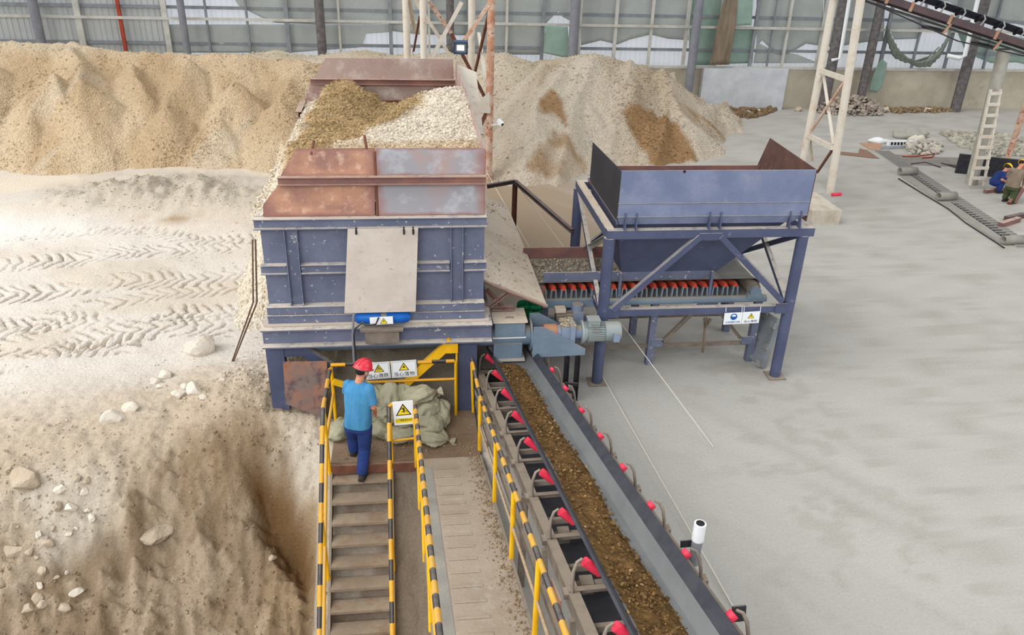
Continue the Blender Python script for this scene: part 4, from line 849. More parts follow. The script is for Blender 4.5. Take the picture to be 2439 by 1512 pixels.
# green drum end below the apron
p = PB(1262, 728, 10.95); q = MB(); q.tube([p+V(-0.05, 0, -0.28), p+V(0, 0, 0.0)], [0.16, 0.2], 18, caps=False); q.tube([p+V(-0.05, 0, -0.28), p+V(-0.05, 0, -0.27)], 0.17, 18)
q.beam(p+V(-0.18, 0, -0.03), p+V(0.18, 0, -0.03), 0.01, 0.06); q.beam(p+V(0, -0.18, -0.03), p+V(0, 0.18, -0.03), 0.01, 0.06); q.build('green_drum', m_green, None, 'green spoked drum peeping out between the apron plate and the screw conveyor', 'drum')
# ------------------------------------------------------------------ blue hopper on legs
HX0, HX1, HY0, HY1, HZ = 2.79, 5.74, 10.70, 13.05, 2.56
ho = empty('hopper', (4.27, 11.87, 0), 'slate blue steel hopper standing on four tall pipe legs right of the conveyor', 'hopper')
for x, y in ((HX0, HY0), (HX1, HY0), (HX0, HY1), (HX1, HY1)):
    q = MB(); q.tube([(x, y, 0), (x, y, HZ-0.12)], 0.085, 18); l_ = q.build('leg', m_frame, ho)
    q = MB(); q.box((x-0.14, y-0.14, -0.01), (x+0.14, y+0.14, 0.015)); q.build('foot_plate', m_steeld, l_)
zb0 = HZ-0.06
for nm, a, b2 in (('front_beam', (HX0-0.05, HY0, zb0), (HX1+0.14, HY0, zb0)), ('rear_beam', (HX0-0.05, HY1, zb0), (HX1+0.14, HY1, zb0)), ('side_beam', (HX0-0.0, HY0+0.06, zb0), (HX0-0.0, HY1-0.06, zb0)), ('side_beam', (HX1+0.05, HY0+0.06, zb0), (HX1+0.05, HY1-0.06, zb0))):
    q = MB(); q.beam(a, b2, 0.12, 0.13); q.build(nm, m_frame, ho)
q = MB(); q.box((HX0-0.04, HY0+0.02, HZ+0.005), (HX0+0.06, HY1-0.05, HZ+0.02)); q.build('dust_on_beam', m_dustplate2, ho)
# upper box
z0, z1 = 2.66, 3.44
xl, xr = 2.865, 5.74
q = MB(); q.prism([(xl, HY0-0.02, z0+0.10), (xr, HY0-0.02, z0+0.10), (xr, HY0-0.02, z1), (xl, HY0-0.02, z1)], V(0, 0.012, 0))
q.prism([(xl+0.0, HY0-0.02, z0+0.10), (xr+0.0, HY0-0.02, z0+0.10), (xr-0.22, HY0+0.03, z0-0.03), (xl+0.02, HY0+0.03, z0-0.03)], V(0, 0.012, 0)); q.build('front_plate', m_hop, ho)
zf = PY(1600, 484, HY0-0.02)[2]; q = MB(); q.tube([(xl, HY0-0.024, zf), (xr, HY0-0.024, zf)], 0.006, 6); q.tube([(xl, HY0-0.024, z0+0.10), (xr, HY0-0.024, z0+0.10)], 0.006, 6); q.build('weld_bead', m_galv, ho)
p = PY(1631, 409, HY0-0.03); q = MB(); q.tube([(p[0], HY0-0.025, p[2]), (p[0], HY0-0.018, p[2])], 0.02, 12); q.build('lifting_hole', m_black, ho)
def PXv(px, py, x): p = PX(px, py, x); return V(x, p[1], p[2])
lb = PXv(1412, 339, xl); ll = PXv(1395, 424, xl)
xl0 = xl; xl = xl-0.003; q = MB(); q.prism([(xl, HY0-0.021, z1), lb+V(-0.003, 0, 0), (xl, lb[1], z0+0.10), (xl, HY0-0.02, z0+0.10)], V(0.012, 0, 0)); q.prism([(xl, HY0-0.02, z0+0.1), (xl, lb[1], z0+0.1), (xl+0.05, lb[1]-0.05, z0-0.05), (xl+0.05, HY0+0.03, z0-0.05)], V(0.012, 0, 0)); q.build('side_plate', m_dkside, ho, 'left side plate, its shade put into a near black colour')
rb_ = PXv(1835, 329, xr)
q = MB(); q.prism([(xr+0.003, HY0-0.021, z1), rb_+V(0.003, 0, 0), (xr, lb[1]+0.1, z0+0.25), (xr, lb[1], z0), (xr, HY0-0.02, z0)], V(-0.012, 0, 0)); q.build('side_plate', m_drust, ho, 'right side plate with brown rusted inner face')
q = MB(); q.prism([(xl, lb[1], z0), (xr, lb[1], z0), (xr, lb[1], z0+0.3), (xl, lb[1], z0+0.3)], V(0, 0.012, 0)); q.build('rear_plate', m_rustp, ho)
for px in (1500, 1700, 1890):
    for d in (-0.08, 0.085):
        x = PY(px, 520, HY0)[0]+d; q = MB(); q.prism([(x, HY0-0.09, HZ+0.0), (x, HY0+0.03, HZ+0.0), (x, HY0-0.0, HZ+0.27), (x, HY0-0.03, HZ+0.27)], V(0.016, 0, 0)); q.build('gusset', m_frame, ho)
# cone
ct = [(2.9, HY0+0.09), (5.50, HY0+0.09), (5.50, HY1-0.15), (2.9, HY1-0.15)]
b_l, b_r = PY(1482, 650, 11.28), PY(1704, 645, 11.28); zc = (b_l[2]+b_r[2])/2
cb = [(b_l[0], 11.28), (b_r[0], 11.28), (b_r[0], 12.3), (b_l[0], 12.3)]
q = MB(); q.add([(x, y, 2.66) for x, y in ct]+[(x, y, zc) for x, y in cb], [(0, 1, 5, 4), (1, 2, 6, 5), (2, 3, 7, 6), (3, 0, 4, 7)]); o = q.build('cone', m_frame, ho)  # darker paint puts the shade under the frame into the cone's colour
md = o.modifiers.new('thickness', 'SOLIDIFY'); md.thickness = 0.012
# bracing
def seg(nm, p0, p1, y, w_=0.07, m=m_frame, par=ho): a, b2 = PB(*p0, y), PB(*p1, y); q = MB(); q.beam(a, b2, w_, w_); return q.build(nm, m, par)
seg('brace', (1668, 562), (1458, 738), HY0-0.05, 0.085); seg('brace', (1716, 562), (1862, 716), HY0-0.05, 0.085)
a, b2 = PB(1666, 556, HY0-0.07), PB(1720, 572, HY0-0.07); q = MB(); q.box((a[0], HY0-0.075, b2[2]), (b2[0], HY0-0.06, a[2])); q.build('gusset', m_frame, ho)
zl = PY(1650, 738, HY0)[2]; q = MB(); q.box((HX0+0.03, HY0-0.05, zl-0.055), (HX1-0.02, HY0+0.05, zl+0.055)); q.build('tie_beam', m_frame, ho)
for x in (HX0+0.16, HX1-0.12): q = MB(); q.box((x-0.12, HY0-0.065, zl-0.07), (x+0.08, HY0-0.05, zl+0.1)); q.build('gusset', m_frame, ho)
for x in (HX0-0.02, HX1+0.02):
    q = MB(); q.angle((x, HY0+0.1, zl), (x, HY1-0.1, HZ-0.15), 0.07); q.build('brace', m_frame, ho)
    q = MB(); q.angle((x, HY1-0.1, zl), (x, HY0+0.1, HZ-0.15), 0.07); q.build('brace', m_colw if x < 3 else m_frame, ho)
    q = MB(); q.beam((x, HY0+0.05, zl), (x, HY1-0.05, zl), 0.08, 0.1); q.build('tie_beam', m_frame, ho)
q = MB(); q.beam((HX0, HY1, zl), (HX1, HY1, zl), 0.08, 0.1); q.build('tie_beam', m_frame, ho)
for s in (0, 1):
    q = MB(); q.angle((HX0+0.1 if s else HX1-0.1, HY1, zl+0.05), (4.27, HY1, HZ-0.14), 0.07); q.build('brace', m_frame, ho)

# ------------------------------------------------------------------ belt feeder below the hopper
fe = empty('belt_feeder', (3.7, 11.75, 0), 'belt feeder with red rollers on a pale blue frame under the blue hopper', 'belt feeder')
yf0, yf1 = 11.2, 12.3
zr = PY(1640, 686, yf0)[2]; zfm = PY(1640, 714, yf0-0.03)[2]; XR = PY(1822, 706, yf0)[0]
q = MB(); q.tube([(2.9, yf0-0.03, zfm), (XR, yf0-0.03, zfm)], 0.06, 14); q.tube([(2.9, yf1+0.03, zfm), (XR, yf1+0.03, zfm)], 0.06, 14); q.build('frame_tube', m_pale, fe)
for y_ in (yf0-0.03, yf1+0.03): q = MB(); q.beam((1.85, y_, zfm), (2.9, y_, zfm), 0.08, 0.13); q.build('frame_channel', m_pale, fe)
xs_ = [PY(px, 690, yf0)[0] for px in list(range(1295, 1765, 24))]
for i, x in enumerate(xs_):
    q = MB(); q.tube([(x, yf0+0.0, zr+0.03), (x, yf0+0.07, zr+0.025), (x, yf0+0.30, zr-0.04)], [0.032, 0.05, 0.05], 12); q.tube([(x, yf0+0.32, zr-0.05), (x, yf1-0.3, zr-0.05)], 0.05, 10); q.tube([(x, yf1-0.28, zr-0.04), (x, yf1, zr+0.03)], 0.05, 10); ro = q.build('roller', m_redor, fe)
    q = MB()
    for d in (-0.045, 0.045): q.prism([(x+d-0.012, yf0-0.02, zfm+0.05), (x+d+0.012, yf0-0.02, zfm+0.05), (x+d*0.7+0.01, yf0-0.02, zr+0.02), (x+d*0.7-0.012, yf0-0.02, zr+0.02)], V(0, 0.05, 0))
    q.build('bracket', m_pale, ro)
# belt loop
q = MB(); zt_ = zr+0.085; X0, X1 = 1.9, XR-0.22; prof = []
for k in range(13): a = -math.pi/2+math.pi*k/12; prof.append((X1+0.12*math.cos(a), zt_-0.12+0.12*math.sin(a)))
for k in range(13): a = math.pi/2+math.pi*k/12; prof.append((X0+0.12*math.cos(a), zt_-0.12+0.12*math.sin(a)))
ys_ = [yf0+0.03, yf0+0.3, yf1-0.3, yf1-0.03]; hh = [0.045, 0, 0, 0.045]
vv = [(x, y, z+(h if z > zt_-0.05 else 0)) for y, h in zip(ys_, hh) for x, z in prof]; n = len(prof)
ff = [(j*n+i, j*n+(i+1) % n, (j+1)*n+(i+1) % n, (j+1)*n+i) for j in range(3) for i in range(n)]
q.add(vv, ff, 0, False); q.build('belt', m_beltg, fe)
q = MB(); q.tube([(X1, yf0-0.02, zt_-0.12), (X1, yf1+0.02, zt_-0.12)], 0.112, 20); q.build('tail_drum', m_steeld, fe)
q = MB(); q.tube([(X1, yf0-0.12, zt_-0.13), (X1, yf0-0.04, zt_-0.13)], 0.09, 16); q.box((X1-0.12, yf0-0.11, zfm+0.03), (X1+0.12, yf0-0.02, zt_-0.17)); q.build('drum_bearing', m_pale, fe)
q = MB(); q.tube([(X0, yf0, zt_-0.12), (X0, yf1, zt_-0.12)], 0.112, 20); q.build('head_drum', m_steeld, fe)
q = MB(); q.box((1.95, yf0+0.06, zt_+0.05), (PY(1702, 655, yf0)[0], yf0+0.08, zt_+0.2)); q.build('skirt_board', m_blue, fe)
q = MB(); q.box((1.75, yf1-0.1, zt_+0.05), (4.6, yf1-0.08, zt_+0.24)); q.build('skirt_board', m_rustp, fe)
for px in (1478, 1695): x = PY(px, 660, yf0)[0]; q = MB(); q.beam((x, yf0-0.0, zfm), (x, yf0-0.0, zt_+0.2), 0.04, 0.05); q.build('skirt_post', m_blue, fe)
for x in (1.98, 3.77, 5.49):
    for y in (yf0+0.03, yf1): q = MB(); q.box((x-0.055, y-0.055, 0), (x+0.055, y+0.055, zfm-0.06)); q.build('leg', m_blue, fe)
for y in (yf0+0.03, yf1):
    q = MB(); q.beam((1.98, y, 0.34), (5.49, y, 0.34), 0.05, 0.06); q.build('leg_tie', m_steeld, fe)
zz = zfm-0.12; xg = PY(1680, 752, yf0)[0]
q = MB(); q.box((xg-0.17, yf0-0.03, zz-0.06), (xg+0.17, yf0-0.015, zz+0.06)); q.build('gusset', m_blue, fe)
for x in (3.86, 5.40):
    q = MB(); q.angle((xg+(0.12 if x > xg else -0.12), yf0, zz), (x+(0.1 if x < xg else -0.1), yf0, 0.42), 0.06); q.build('brace', m_steeld, fe)
    q = MB(); q.box((x-0.1, yf0-0.03, 0.34), (x+0.1, yf0-0.01, 0.48)); q.build('gusset', m_blue, fe)
q = MB(); q.beam((1.98, yf0, 0.9), (2.9, yf0, 0.9), 0.07, 0.09); q.beam((1.98, yf1, 0.9), (2.9, yf1, 0.9), 0.07, 0.09); q.build('cross_beam', m_blue, fe)
# feeder drive
dr = empty('feeder_drive', (2.35, 11.0, 0.95), 'dusty gear motor hung on the left end of the belt feeder', 'gear motor')
q = MB(); q.tube([(2.12, 10.98, 1.02), (2.38, 10.98, 1.02)], 0.1, 16)
for k in range(10): a = 2*math.pi*k/10; n_ = V(0, math.cos(a), math.sin(a)); q.obox(V(2.25, 10.98, 1.02)+n_*0.105, V(0.12, 0, 0), n_*0.012, np.cross(n_, V(1, 0, 0))*0.005)
q.build('motor', m_steeld, dr)
q = MB(); q.box((2.38, 10.88, 0.93), (2.54, 11.09, 1.14)); q.tube([(2.46, 11.0, 1.1), (2.46, 11.0, 1.24)], 0.09, 14); q.build('gear_case', m_gear, dr)
q = MB(); q.box((2.10, 10.9, 1.14), (2.26, 11.04, 1.2)); q.build('terminal_box', m_dustplate2, dr)
# gravel on the feeder belt
r = np.random.default_rng(21); n = 1800; P = np.c_[r.uniform(1.85, 4.5, n), r.uniform(yf0+0.12, yf1-0.12, n), np.full(n, zt_)]; P[:, 2] += 0.03+0.05*np.exp(-((P[:, 1]-11.9)/0.3)**2)*r.uniform(0, 1, n)
sv, sf = stones(P, 0.010+0.02*r.uniform(0, 1, n)**2, 22)
tag(mesh_np('gravel_load', sv, sf, m_gravel, smooth=False, attrs={'soil': np.repeat(np.array(lin((192, 176, 150)))[None]*r.uniform(0.7, 1.2, (n, 1)), 12, 0)}), 'loose gravel lying on the belt feeder under the hopper', 'gravel', kind='stuff')

# screen panel leaning on the hopper leg
A = PZ(1780, 853); B = PZ(1817, 879); Bt = PX(1855, 764, 5.86); At = A+(Bt-B)
pn = empty('screen_panel', (A+B)/2, 'grey ribbed screen panel leaning beside the right front leg of the hopper', 'screen panel')
u = nrm(B-A); v_ = nrm(Bt-B); n_ = nrm(np.cross(u, v_)); n_ = n_ if n_[0] < 0 else -n_
W, Hh = np.linalg.norm(B-A), np.linalg.norm(Bt-B); o0 = A+V(0, 0, 0.03)
q = MB(); q.obox(o0+u*W/2+v_*Hh/2, u*W/2, v_*Hh/2, n_*0.02); q.build('back_plate', m_dark, pn)
q = MB()
for k in range(13):
    c = o0+u*W*(k+0.7)/13.4; q.obox(c+v_*Hh/2+n_*0.035, u*0.012, v_*Hh*0.48, n_*0.018)
q.build('ribs', m_grey, pn)
q = MB(); q.obox(o0+u*W*0.98+v_*Hh/2, u*0.02, v_*Hh/2, n_*0.05); q.obox(o0+u*W*0.5+v_*Hh*0.99, u*W/2, v_*0.015, n_*0.045); q.build('rim', m_grey, pn)
for a, b2 in ((0.2, 0.1), (0.85, 0.05), (0.35, 0.52), (0.9, 0.42), (0.35, 0.93), (0.92, 0.85)):
    q = MB(); q.obox(o0+u*W*a+v_*Hh*b2+n_*0.055, u*0.05, v_*0.05, n_*0.03); q.build('pad', m_galv, pn)
p = PB(1682, 762, 10.9); q = MB(); r = random.Random(4)
for k in range(26):
    a = r.uniform(0, 6.28); s = r.uniform(0.2, 1)
    q.tube([p+V(0.10*s*math.cos(a), 0.06*s*math.sin(a), 0.03), p+V(0.015*math.cos(a), 0.015*math.sin(a), -0.16), p+V(0.02*math.cos(a)+0.02, 0.02*math.sin(a), -0.62+0.1*s)], 0.006, 5)
q.build('twig_broom', m_straw, None, 'brown twig broom hanging upside down under the hopper', 'broom')

# ------------------------------------------------------------------ main inclined belt conveyor
SL = 0.245; cd0 = nrm(V(0.042, -1, SL)); cn = nrm(V(1, 0.042, 0)); cu = nrm(np.cross(cn, cd0)); cu = cu if cu[2] > 0 else -cu
CO = V(1.415, 9.7, 0.80)
def B_(s, l, h): return CO+cd0*s+cn*l+cu*h
mc = empty('belt_conveyor', (1.415, 9.7, 0), 'long inclined black belt conveyor carrying brown gravel towards the viewer', 'belt conveyor')
S0, S1 = -2.9, 8.9
q = MB(); prof = [(-0.345, 0.135), (-0.335, 0.147), (-0.285, 0.092), (-0.16, 0.0), (0.16, 0.0), (0.265, 0.075), (0.335, 0.147), (0.345, 0.135)]
mis = [0, 0, 1, 1, 1, 0, 0]
vv = [tuple(B_(s, l, h)) for s in (S0, S1) for l, h in prof]; n = len(prof)
q.add(vv, [(i, i+1, n+i+1, n+i) for i in range(n-1)], mis); o = q.build('carrying_belt', [m_belt, m_beltd], mc)
md = o.modifiers.new('thickness', 'SOLIDIFY'); md.thickness = 0.012
q = MB(); q.obox(B_((S0+S1)/2, 0, -0.42), cd0*(S1-S0)/2, cn*0.34, cu*0.008); q.build('return_belt', m_belt, mc)
q = MB(); q.tube([B_(S0-0.05, -0.36, -0.21), B_(S0-0.05, 0.36, -0.21)], 0.2, 20); q.build('tail_drum', m_steeld, mc)
for sd in (-1, 1):
    q = MB(); q.chan(B_(S0-0.2, sd*0.50, -0.17), B_(S1, sd*0.50, -0.17), 0.09, 0.13, 0.01, up=cu, side=sd); q.build('stringer', m_steeld, mc)
idx = 0
ss = []
for (px, py) in ((1164, 861), (1195, 915), (1203, 953), (1226, 1014), (1256, 1084), (1295, 1170), (1340, 1283), (1400, 1425)):
    pass
S_ID = [-0.55, 0.28, 1.12, 1.96, 2.80, 3.64, 4.48, 5.32, 6.16, 7.0, 7.84]
def arm(s, sd, par):
    q = MB(); pts = [B_(s+0.03, sd*0.515, -0.12), B_(s+0.03, sd*0.515, -0.02), B_(s+0.02, sd*0.505, 0.07), B_(s+0.01, sd*0.475, 0.14), B_(s, sd*0.432, 0.16)]
    q.tube(pts, [0.013, 0.015, 0.015, 0.014, 0.011], 8); q.box(tuple(B_(s, sd*0.54, -0.11)-0.04), tuple(B_(s, sd*0.54, -0.11)+V(0.04, 0.04, 0.01))); return q.build('bracket_arm', m_steeld, par)
for s in S_ID:
    q = MB(); q.angle(B_(s, -0.54, -0.12), B_(s, 0.54, -0.12), 0.06, up=cu); idl = q.build('idler_frame', m_steeld, mc)
    for sd in (-1, 1):
        q = MB(); q.tube([B_(s, sd*0.29, 0.028), B_(s, sd*0.418, 0.136)], 0.040, 14); q.build('red_roller', m_red, idl); arm(s, sd, idl)
    q = MB(); q.tube([B_(s, -0.155, -0.06), B_(s, 0.155, -0.06)], 0.047, 12); q.build('red_roller', m_red, idl)
for s in np.arange(-0.2, 8.8, 0.84):
    q = MB(); q.beam(B_(s, -0.5, -0.2), B_(s, 0.5, -0.2), 0.05, 0.05, up=cu); q.build('cross_member', m_steeld, mc)
for s in (0.7, 4.1, 4.95, 7.4):
    q = MB(); q.tube([B_(s, -0.50, -0.30), B_(s, 0.5, -0.30)], 0.04, 10); q.box(tuple(B_(s, -0.3, -0.29)-0.06), tuple(B_(s, -0.3, -0.29)+0.05)); q.build('return_roller', m_steeld, mc)
for s in (0.5, 3.2, 5.9, 8.4):
    for sd in (-1, 1):
        t = B_(s, sd*0.5, -0.22); q = MB(); q.beam((t[0], t[1], 0), t, 0.07, 0.07, up=(0, 1, 0)); q.build('support_leg', m_steeld, mc)
for s in np.arange(0.3, 8.6, 1.05):
    q = MB(); q.beam(B_(s, -0.56, -0.2), B_(s, -0.56, -0.56), 0.05, 0.05, up=cd0); q.build('truss_upright', m_steeld, mc)
q = MB(); q.beam(B_(-0.6, -0.57, -0.56), B_(S1, -0.57, -0.56), 0.06, 0.08, up=cu); q.build('lower_chord', m_steeld, mc)
q = MB(); q.beam(B_(-0.6, -0.60, -0.36), B_(S1, -0.60, -0.36), 0.02, 0.05, up=cu); q.build('side_rail', m_galv, mc)
for s in np.arange(0.3, 8.4, 2.1):
    q = MB(); q.obox(B_(s+0.5, -0.565, -0.4), cd0*0.17, cn*0.006, cu*0.12); q.build('side_plate', m_rustp, mc)
# vertical guide roller on the right edge
p = B_(5.05, 0.60, 0.05); q = MB(); q.tube([p+V(0, 0, -0.22), p+V(0, 0, 0.02)], 0.045, 14); q.build('guide_post', m_colg, mc)
p = B_(5.05, 0.60, 0.05); q = MB(); q.tube([p+V(0, 0, 0.03), p+V(0, 0, 0.20)], 0.05, 16); q.tube([p+V(0, 0, 0.20), p+V(0, 0, 0.205)], 0.035, 12, mi=1); q.build('guide_roller', [m_pvc, m_black], mc, 'upright white guide roller')
for s, sz in ((6.0, 0.06), (5.0, 0.03)):
    q = MB(); c = B_(s, 0.53, 0.02); q.obox(c, cn*0.05, cd0*0.008, cu*sz); q.build('edge_bracket', m_blk, mc)
# brown gravel on the belt
r = np.random.default_rng(31); n = 5200
S = r.uniform(-0.2, 8.6, n); L = -0.10+0.19*np.clip(r.normal(0, 0.5, n), -1, 1)+0.02*np.sin(S*2.3)
base = np.interp(L, [-0.285, -0.16, 0.16, 0.3], [0.095, 0.0, 0.0, 0.1])+0.012
H = base+0.07*np.clip(1-((L+0.10)/0.21)**2, 0, 1)*r.uniform(0.3, 1.0, n)
P = np.array([B_(a, b2, c) for a, b2, c in zip(S, L, H)]); sz = 0.006+0.018*r.uniform(0, 1, n)**3
sv, sf = stones(P, sz, 32); cc = np.array(lin((122, 96, 62)))[None]*r.uniform(0.55, 1.4, (n, 1)); bright = r.uniform(0, 1, n) > 0.93; cc[bright] = np.array(lin((170, 140, 96)))
gsf = np.linspace(-0.3, 8.7, 320); gl = np.linspace(-0.31, 0.11, 22); A_, B2 = np.meshgrid(gsf, gl)
wv = 0.02*np.sin(A_*2.3)+0.03*fbm(A_*2, B2*3, 2, 33)
hh = np.interp(B2, [-0.285, -0.16, 0.16, 0.3], [0.095, 0.0, 0.0, 0.1])+0.085*np.clip(1-((B2+0.10-wv)/0.2)**2, -0.15, 1)*(0.75+0.5*fbm(A_*5, B2*8, 3, 34))
pv = CO+A_.ravel()[:, None]*cd0+B2.ravel()[:, None]*cn+hh.ravel()[:, None]*cu; ii = np.arange(pv.shape[0]).reshape(A_.shape)
qd = np.stack([ii[:-1, :-1], ii[:-1, 1:], ii[1:, 1:], ii[1:, :-1]], -1).reshape(-1, 4); tri = np.r_[qd[:, [0, 1, 2]], qd[:, [0, 2, 3]]]
c0 = np.ones((len(pv), 3))*np.array(lin((108, 82, 50)))*(1+0.5*fbm(A_.ravel()*9, B2.ravel()*14, 3, 35))[:, None]
load = mesh_np('gravel_load', np.r_[pv, sv], np.r_[tri, sf+len(pv)], m_gravel, smooth=np.r_[np.ones(len(tri), bool), np.zeros(len(sf), bool)], attrs={'soil': np.r_[c0, np.repeat(cc, 12, 0)].clip(0, 1)})
tag(load, 'ribbon of brown gravel riding on the main belt conveyor', 'gravel', kind='stuff')

# ------------------------------------------------------------------ stairs, landing, walkway
st_ = empty('staircase', (-0.79, 8.0, -1.5), 'dusty steel stair with open treads going down into the pit', 'stairs')
for k in range(1, 16):
    y1 = 8.912-0.2*k; z = -0.18*k
    q = MB(); q.box((-1.175, y1, z-0.04), (-0.415, y1+0.205, z)); q.build('tread', m_tread, st_)
for x in (-1.195, -0.395):
    q = MB(); q.beam((x, 8.95, -0.14), (x, 8.95-3.05, -0.14-0.9*3.05), 0.03, 0.18); q.build('stringer', m_steeld, st_)
def wz(y): return 0.26*max(0.0, 8.9-y)
def wxl(y): return -0.062+0.032*(8.9-y)
def wxr(y): return 0.80+0.032*(8.9-y)
la = empty('landing', (-0.2, 9.4, -0.05), 'dusty steel landing between the stair head and the feed bin', 'landing')
q = MB(); q.box((-1.2, 8.9, -0.05), (0.80, 10.04, 0.0)); q.build('deck', m_land, la)
q = MB(); q.chan((-1.2, 8.88, -0.09), (-0.06, 8.88, -0.09), 0.06, 0.14, up=(0, 0, 1), side=-1); q.build('edge_beam', m_rust, la)
q = MB(); q.box((0.36, 9.42, 0.0), (0.80, 9.83, 0.012)); q.build('loose_plate', m_land, la)
wk = empty('walkway', (0.4, 6, 0.7), 'dusty chequer plate walkway ramp beside the belt conveyor', 'walkway')
def ramp(x0f, x1f, ya, yb, dz, th, name, m, par):
    q = MB(); q.prism([(x0f(ya), ya, wz(ya)+dz), (x1f(ya), ya, wz(ya)+dz), (x1f(yb), yb, wz(yb)+dz), (x0f(yb), yb, wz(yb)+dz)], V(0, 0, -th)); return q.build(name, m, par)
ramp(wxl, wxr, 8.9, 1.2, 0.0, 0.05, 'deck', m_walk, wk)
ramp(lambda y: wxl(y)+0.02, lambda y: wxl(y)+0.19, 8.6, 1.2, 0.004, 0.004, 'bare_strip', mat('chequer_steel', (150, 148, 142), (164, 160, 150), scale=3, rough=0.7, bump=0.7, bscale=60, bdist=0.01), wk)
y = 8.55
while y > 1.4:
    xc = wxl(y)+0.22; q = MB(); q.prism([(xc, y, wz(y)), (xc+0.30, y, wz(y)), (xc+0.30, y-0.03, wz(y)+0.012), (xc, y-0.03, wz(y)+0.012)], V(0, 0.03, -0.006)); q.build('cleat', m_walk, wk); y -= 0.255
for f, sd in ((wxl, -1), (wxr, 1)):
    q = MB(); q.beam((f(8.9), 8.9, wz(8.9)-0.06), (f(1.2), 1.2, wz(1.2)-0.06), 0.03, 0.14); q.build('edge_channel', m_steeld, wk)
# dirt crumbs on walkway edge and landing
r = np.random.default_rng(41); n = 2600; yy = np.r_[r.uniform(3.2, 9.3, 1500), r.uniform(8.95, 10.0, 1100)]; xx = np.r_[[wxr(y)-abs(r.normal(0, 0.09))-0.02 for y in yy[:1500]], r.uniform(-1.1, 0.75, 1100)]
zz = np.array([wz(y) if y < 8.9 else 0.0 for y in yy]); Sz = 0.005+0.018*r.uniform(0, 1, n)**3
sv, sf = stones(np.c_[xx, yy, zz+Sz*0.3], Sz, 42)
tag(mesh_np('crumbs', sv, sf, m_floor, smooth=False, attrs={'soil': np.repeat(np.array(lin((150, 130, 106)))[None]*r.uniform(0.75, 1.2, (n, 1)), 12, 0)}), 'dirt crumbs along the walkway edge and on the landing', 'crumbs', kind='stuff')
YB = [m_yel, m_blk]
# right railing
ra = empty('railing', (0.85, 7.0, 0.0), 'yellow and black striped railing between the walkway and the belt conveyor', 'railing')
hr_ = 0.86; posts = [9.05, 7.5, 6.2, 4.9, 3.6, 2.3]
q = MB(); q.striped([(0.745, 10.0, 0.90), (wxr(9.05), 9.05, hr_), (wxr(1.4), 1.4, wz(1.4)+hr_)], 0.026, 0.215, mia=1, mib=0, off=0.1); q.build('top_rail', YB, ra)
q = MB(); q.tube([(wxr(9.05), 9.05, 0.42), (wxr(8.9), 8.9, 0.42), (wxr(1.4), 1.4, wz(1.4)+0.42)], 0.016, 8); q.build('middle_rail', m_wood, ra)
for y in posts: q = MB(); q.tube([(wxr(y), y, wz(y)-0.02), (wxr(y), y, wz(y)+hr_)], 0.025, 12); q.build('post', m_yelb, ra)
q = MB(); q.tube([(0.775, 9.99, 0.0), (0.745, 10.0, 0.9)], 0.02, 10); q.build('post', m_yelb, ra)
q = MB(); q.tube([(wxr(9.0)+0.06, 9.0, 0.18), (wxr(1.4)+0.06, 1.4, wz(1.4)+0.16)], 0.012, 8); q.build('loose_conduit', m_wood, ra)
# rail left of the walkway with stair rail : a narrow gate shaped frame
rl = empty('railing', (-0.08, 7.0, 0.0), 'yellow and black striped railing on the left edge of the chequer plate walkway', 'railing')
yt = 8.92
q = MB(); q.striped([(wxl(yt), yt, 0.84), (wxl(1.4), 1.4, wz(1.4)+hr_-0.02)], 0.027, 0.19, mia=1, mib=0); q.build('top_rail', YB, rl)
for y in (8.85, 7.6, 6.4, 5.2, 4.0, 2.8): q = MB(); q.tube([(wxl(y)-0.01, y, wz(y)-0.1), (wxl(y)-0.01, y, wz(y)+hr_-0.03)], 0.024, 12); q.build('post', m_yelb, rl)
q = MB(); q.tube([(wxl(8.85), 8.85, 0.42), (wxl(1.4), 1.4, wz(1.4)+0.42)], 0.02, 10); q.build('middle_rail', m_yel, rl)
rs = empty('railing', (-0.40, 7.8, -0.5), 'yellow and black striped handrail on the right side of the descending stair', 'railing')
def zs_(y): return -0.9*max(0.0, 8.9-y)
q = MB(); q.striped([(-0.405, yt, 0.84), (-0.40, 8.75, 0.76), (-0.39, 5.9, zs_(5.9)+0.86)], 0.027, 0.24, mia=1, mib=0); q.build('top_rail', YB, rs)
q = MB(); q.tube([(-0.40, 8.8, 0.40), (-0.385, 5.9, zs_(5.9)+0.42)], 0.022, 10); q.build('middle_rail', m_yel, rs)
for y in (8.9, 7.9, 6.9): q = MB(); q.tube([(-0.395, y, zs_(y)-0.1), (-0.395, y, zs_(y)+0.82)], 0.024, 12); q.build('post', m_yelb, rs)
q = MB(); q.tube([(-0.405, yt, 0.84), (-0.36, yt, 0.88), (-0.14, yt, 0.88), (wxl(yt), yt, 0.84)], 0.026, 12); q.build('end_bow', m_yel, rs)
q = MB(); q.tube([(-0.39, yt, 0.30), (wxl(yt)-0.02, yt, 0.33)], 0.018, 10); q.build('cross_bar', m_yel, rs)
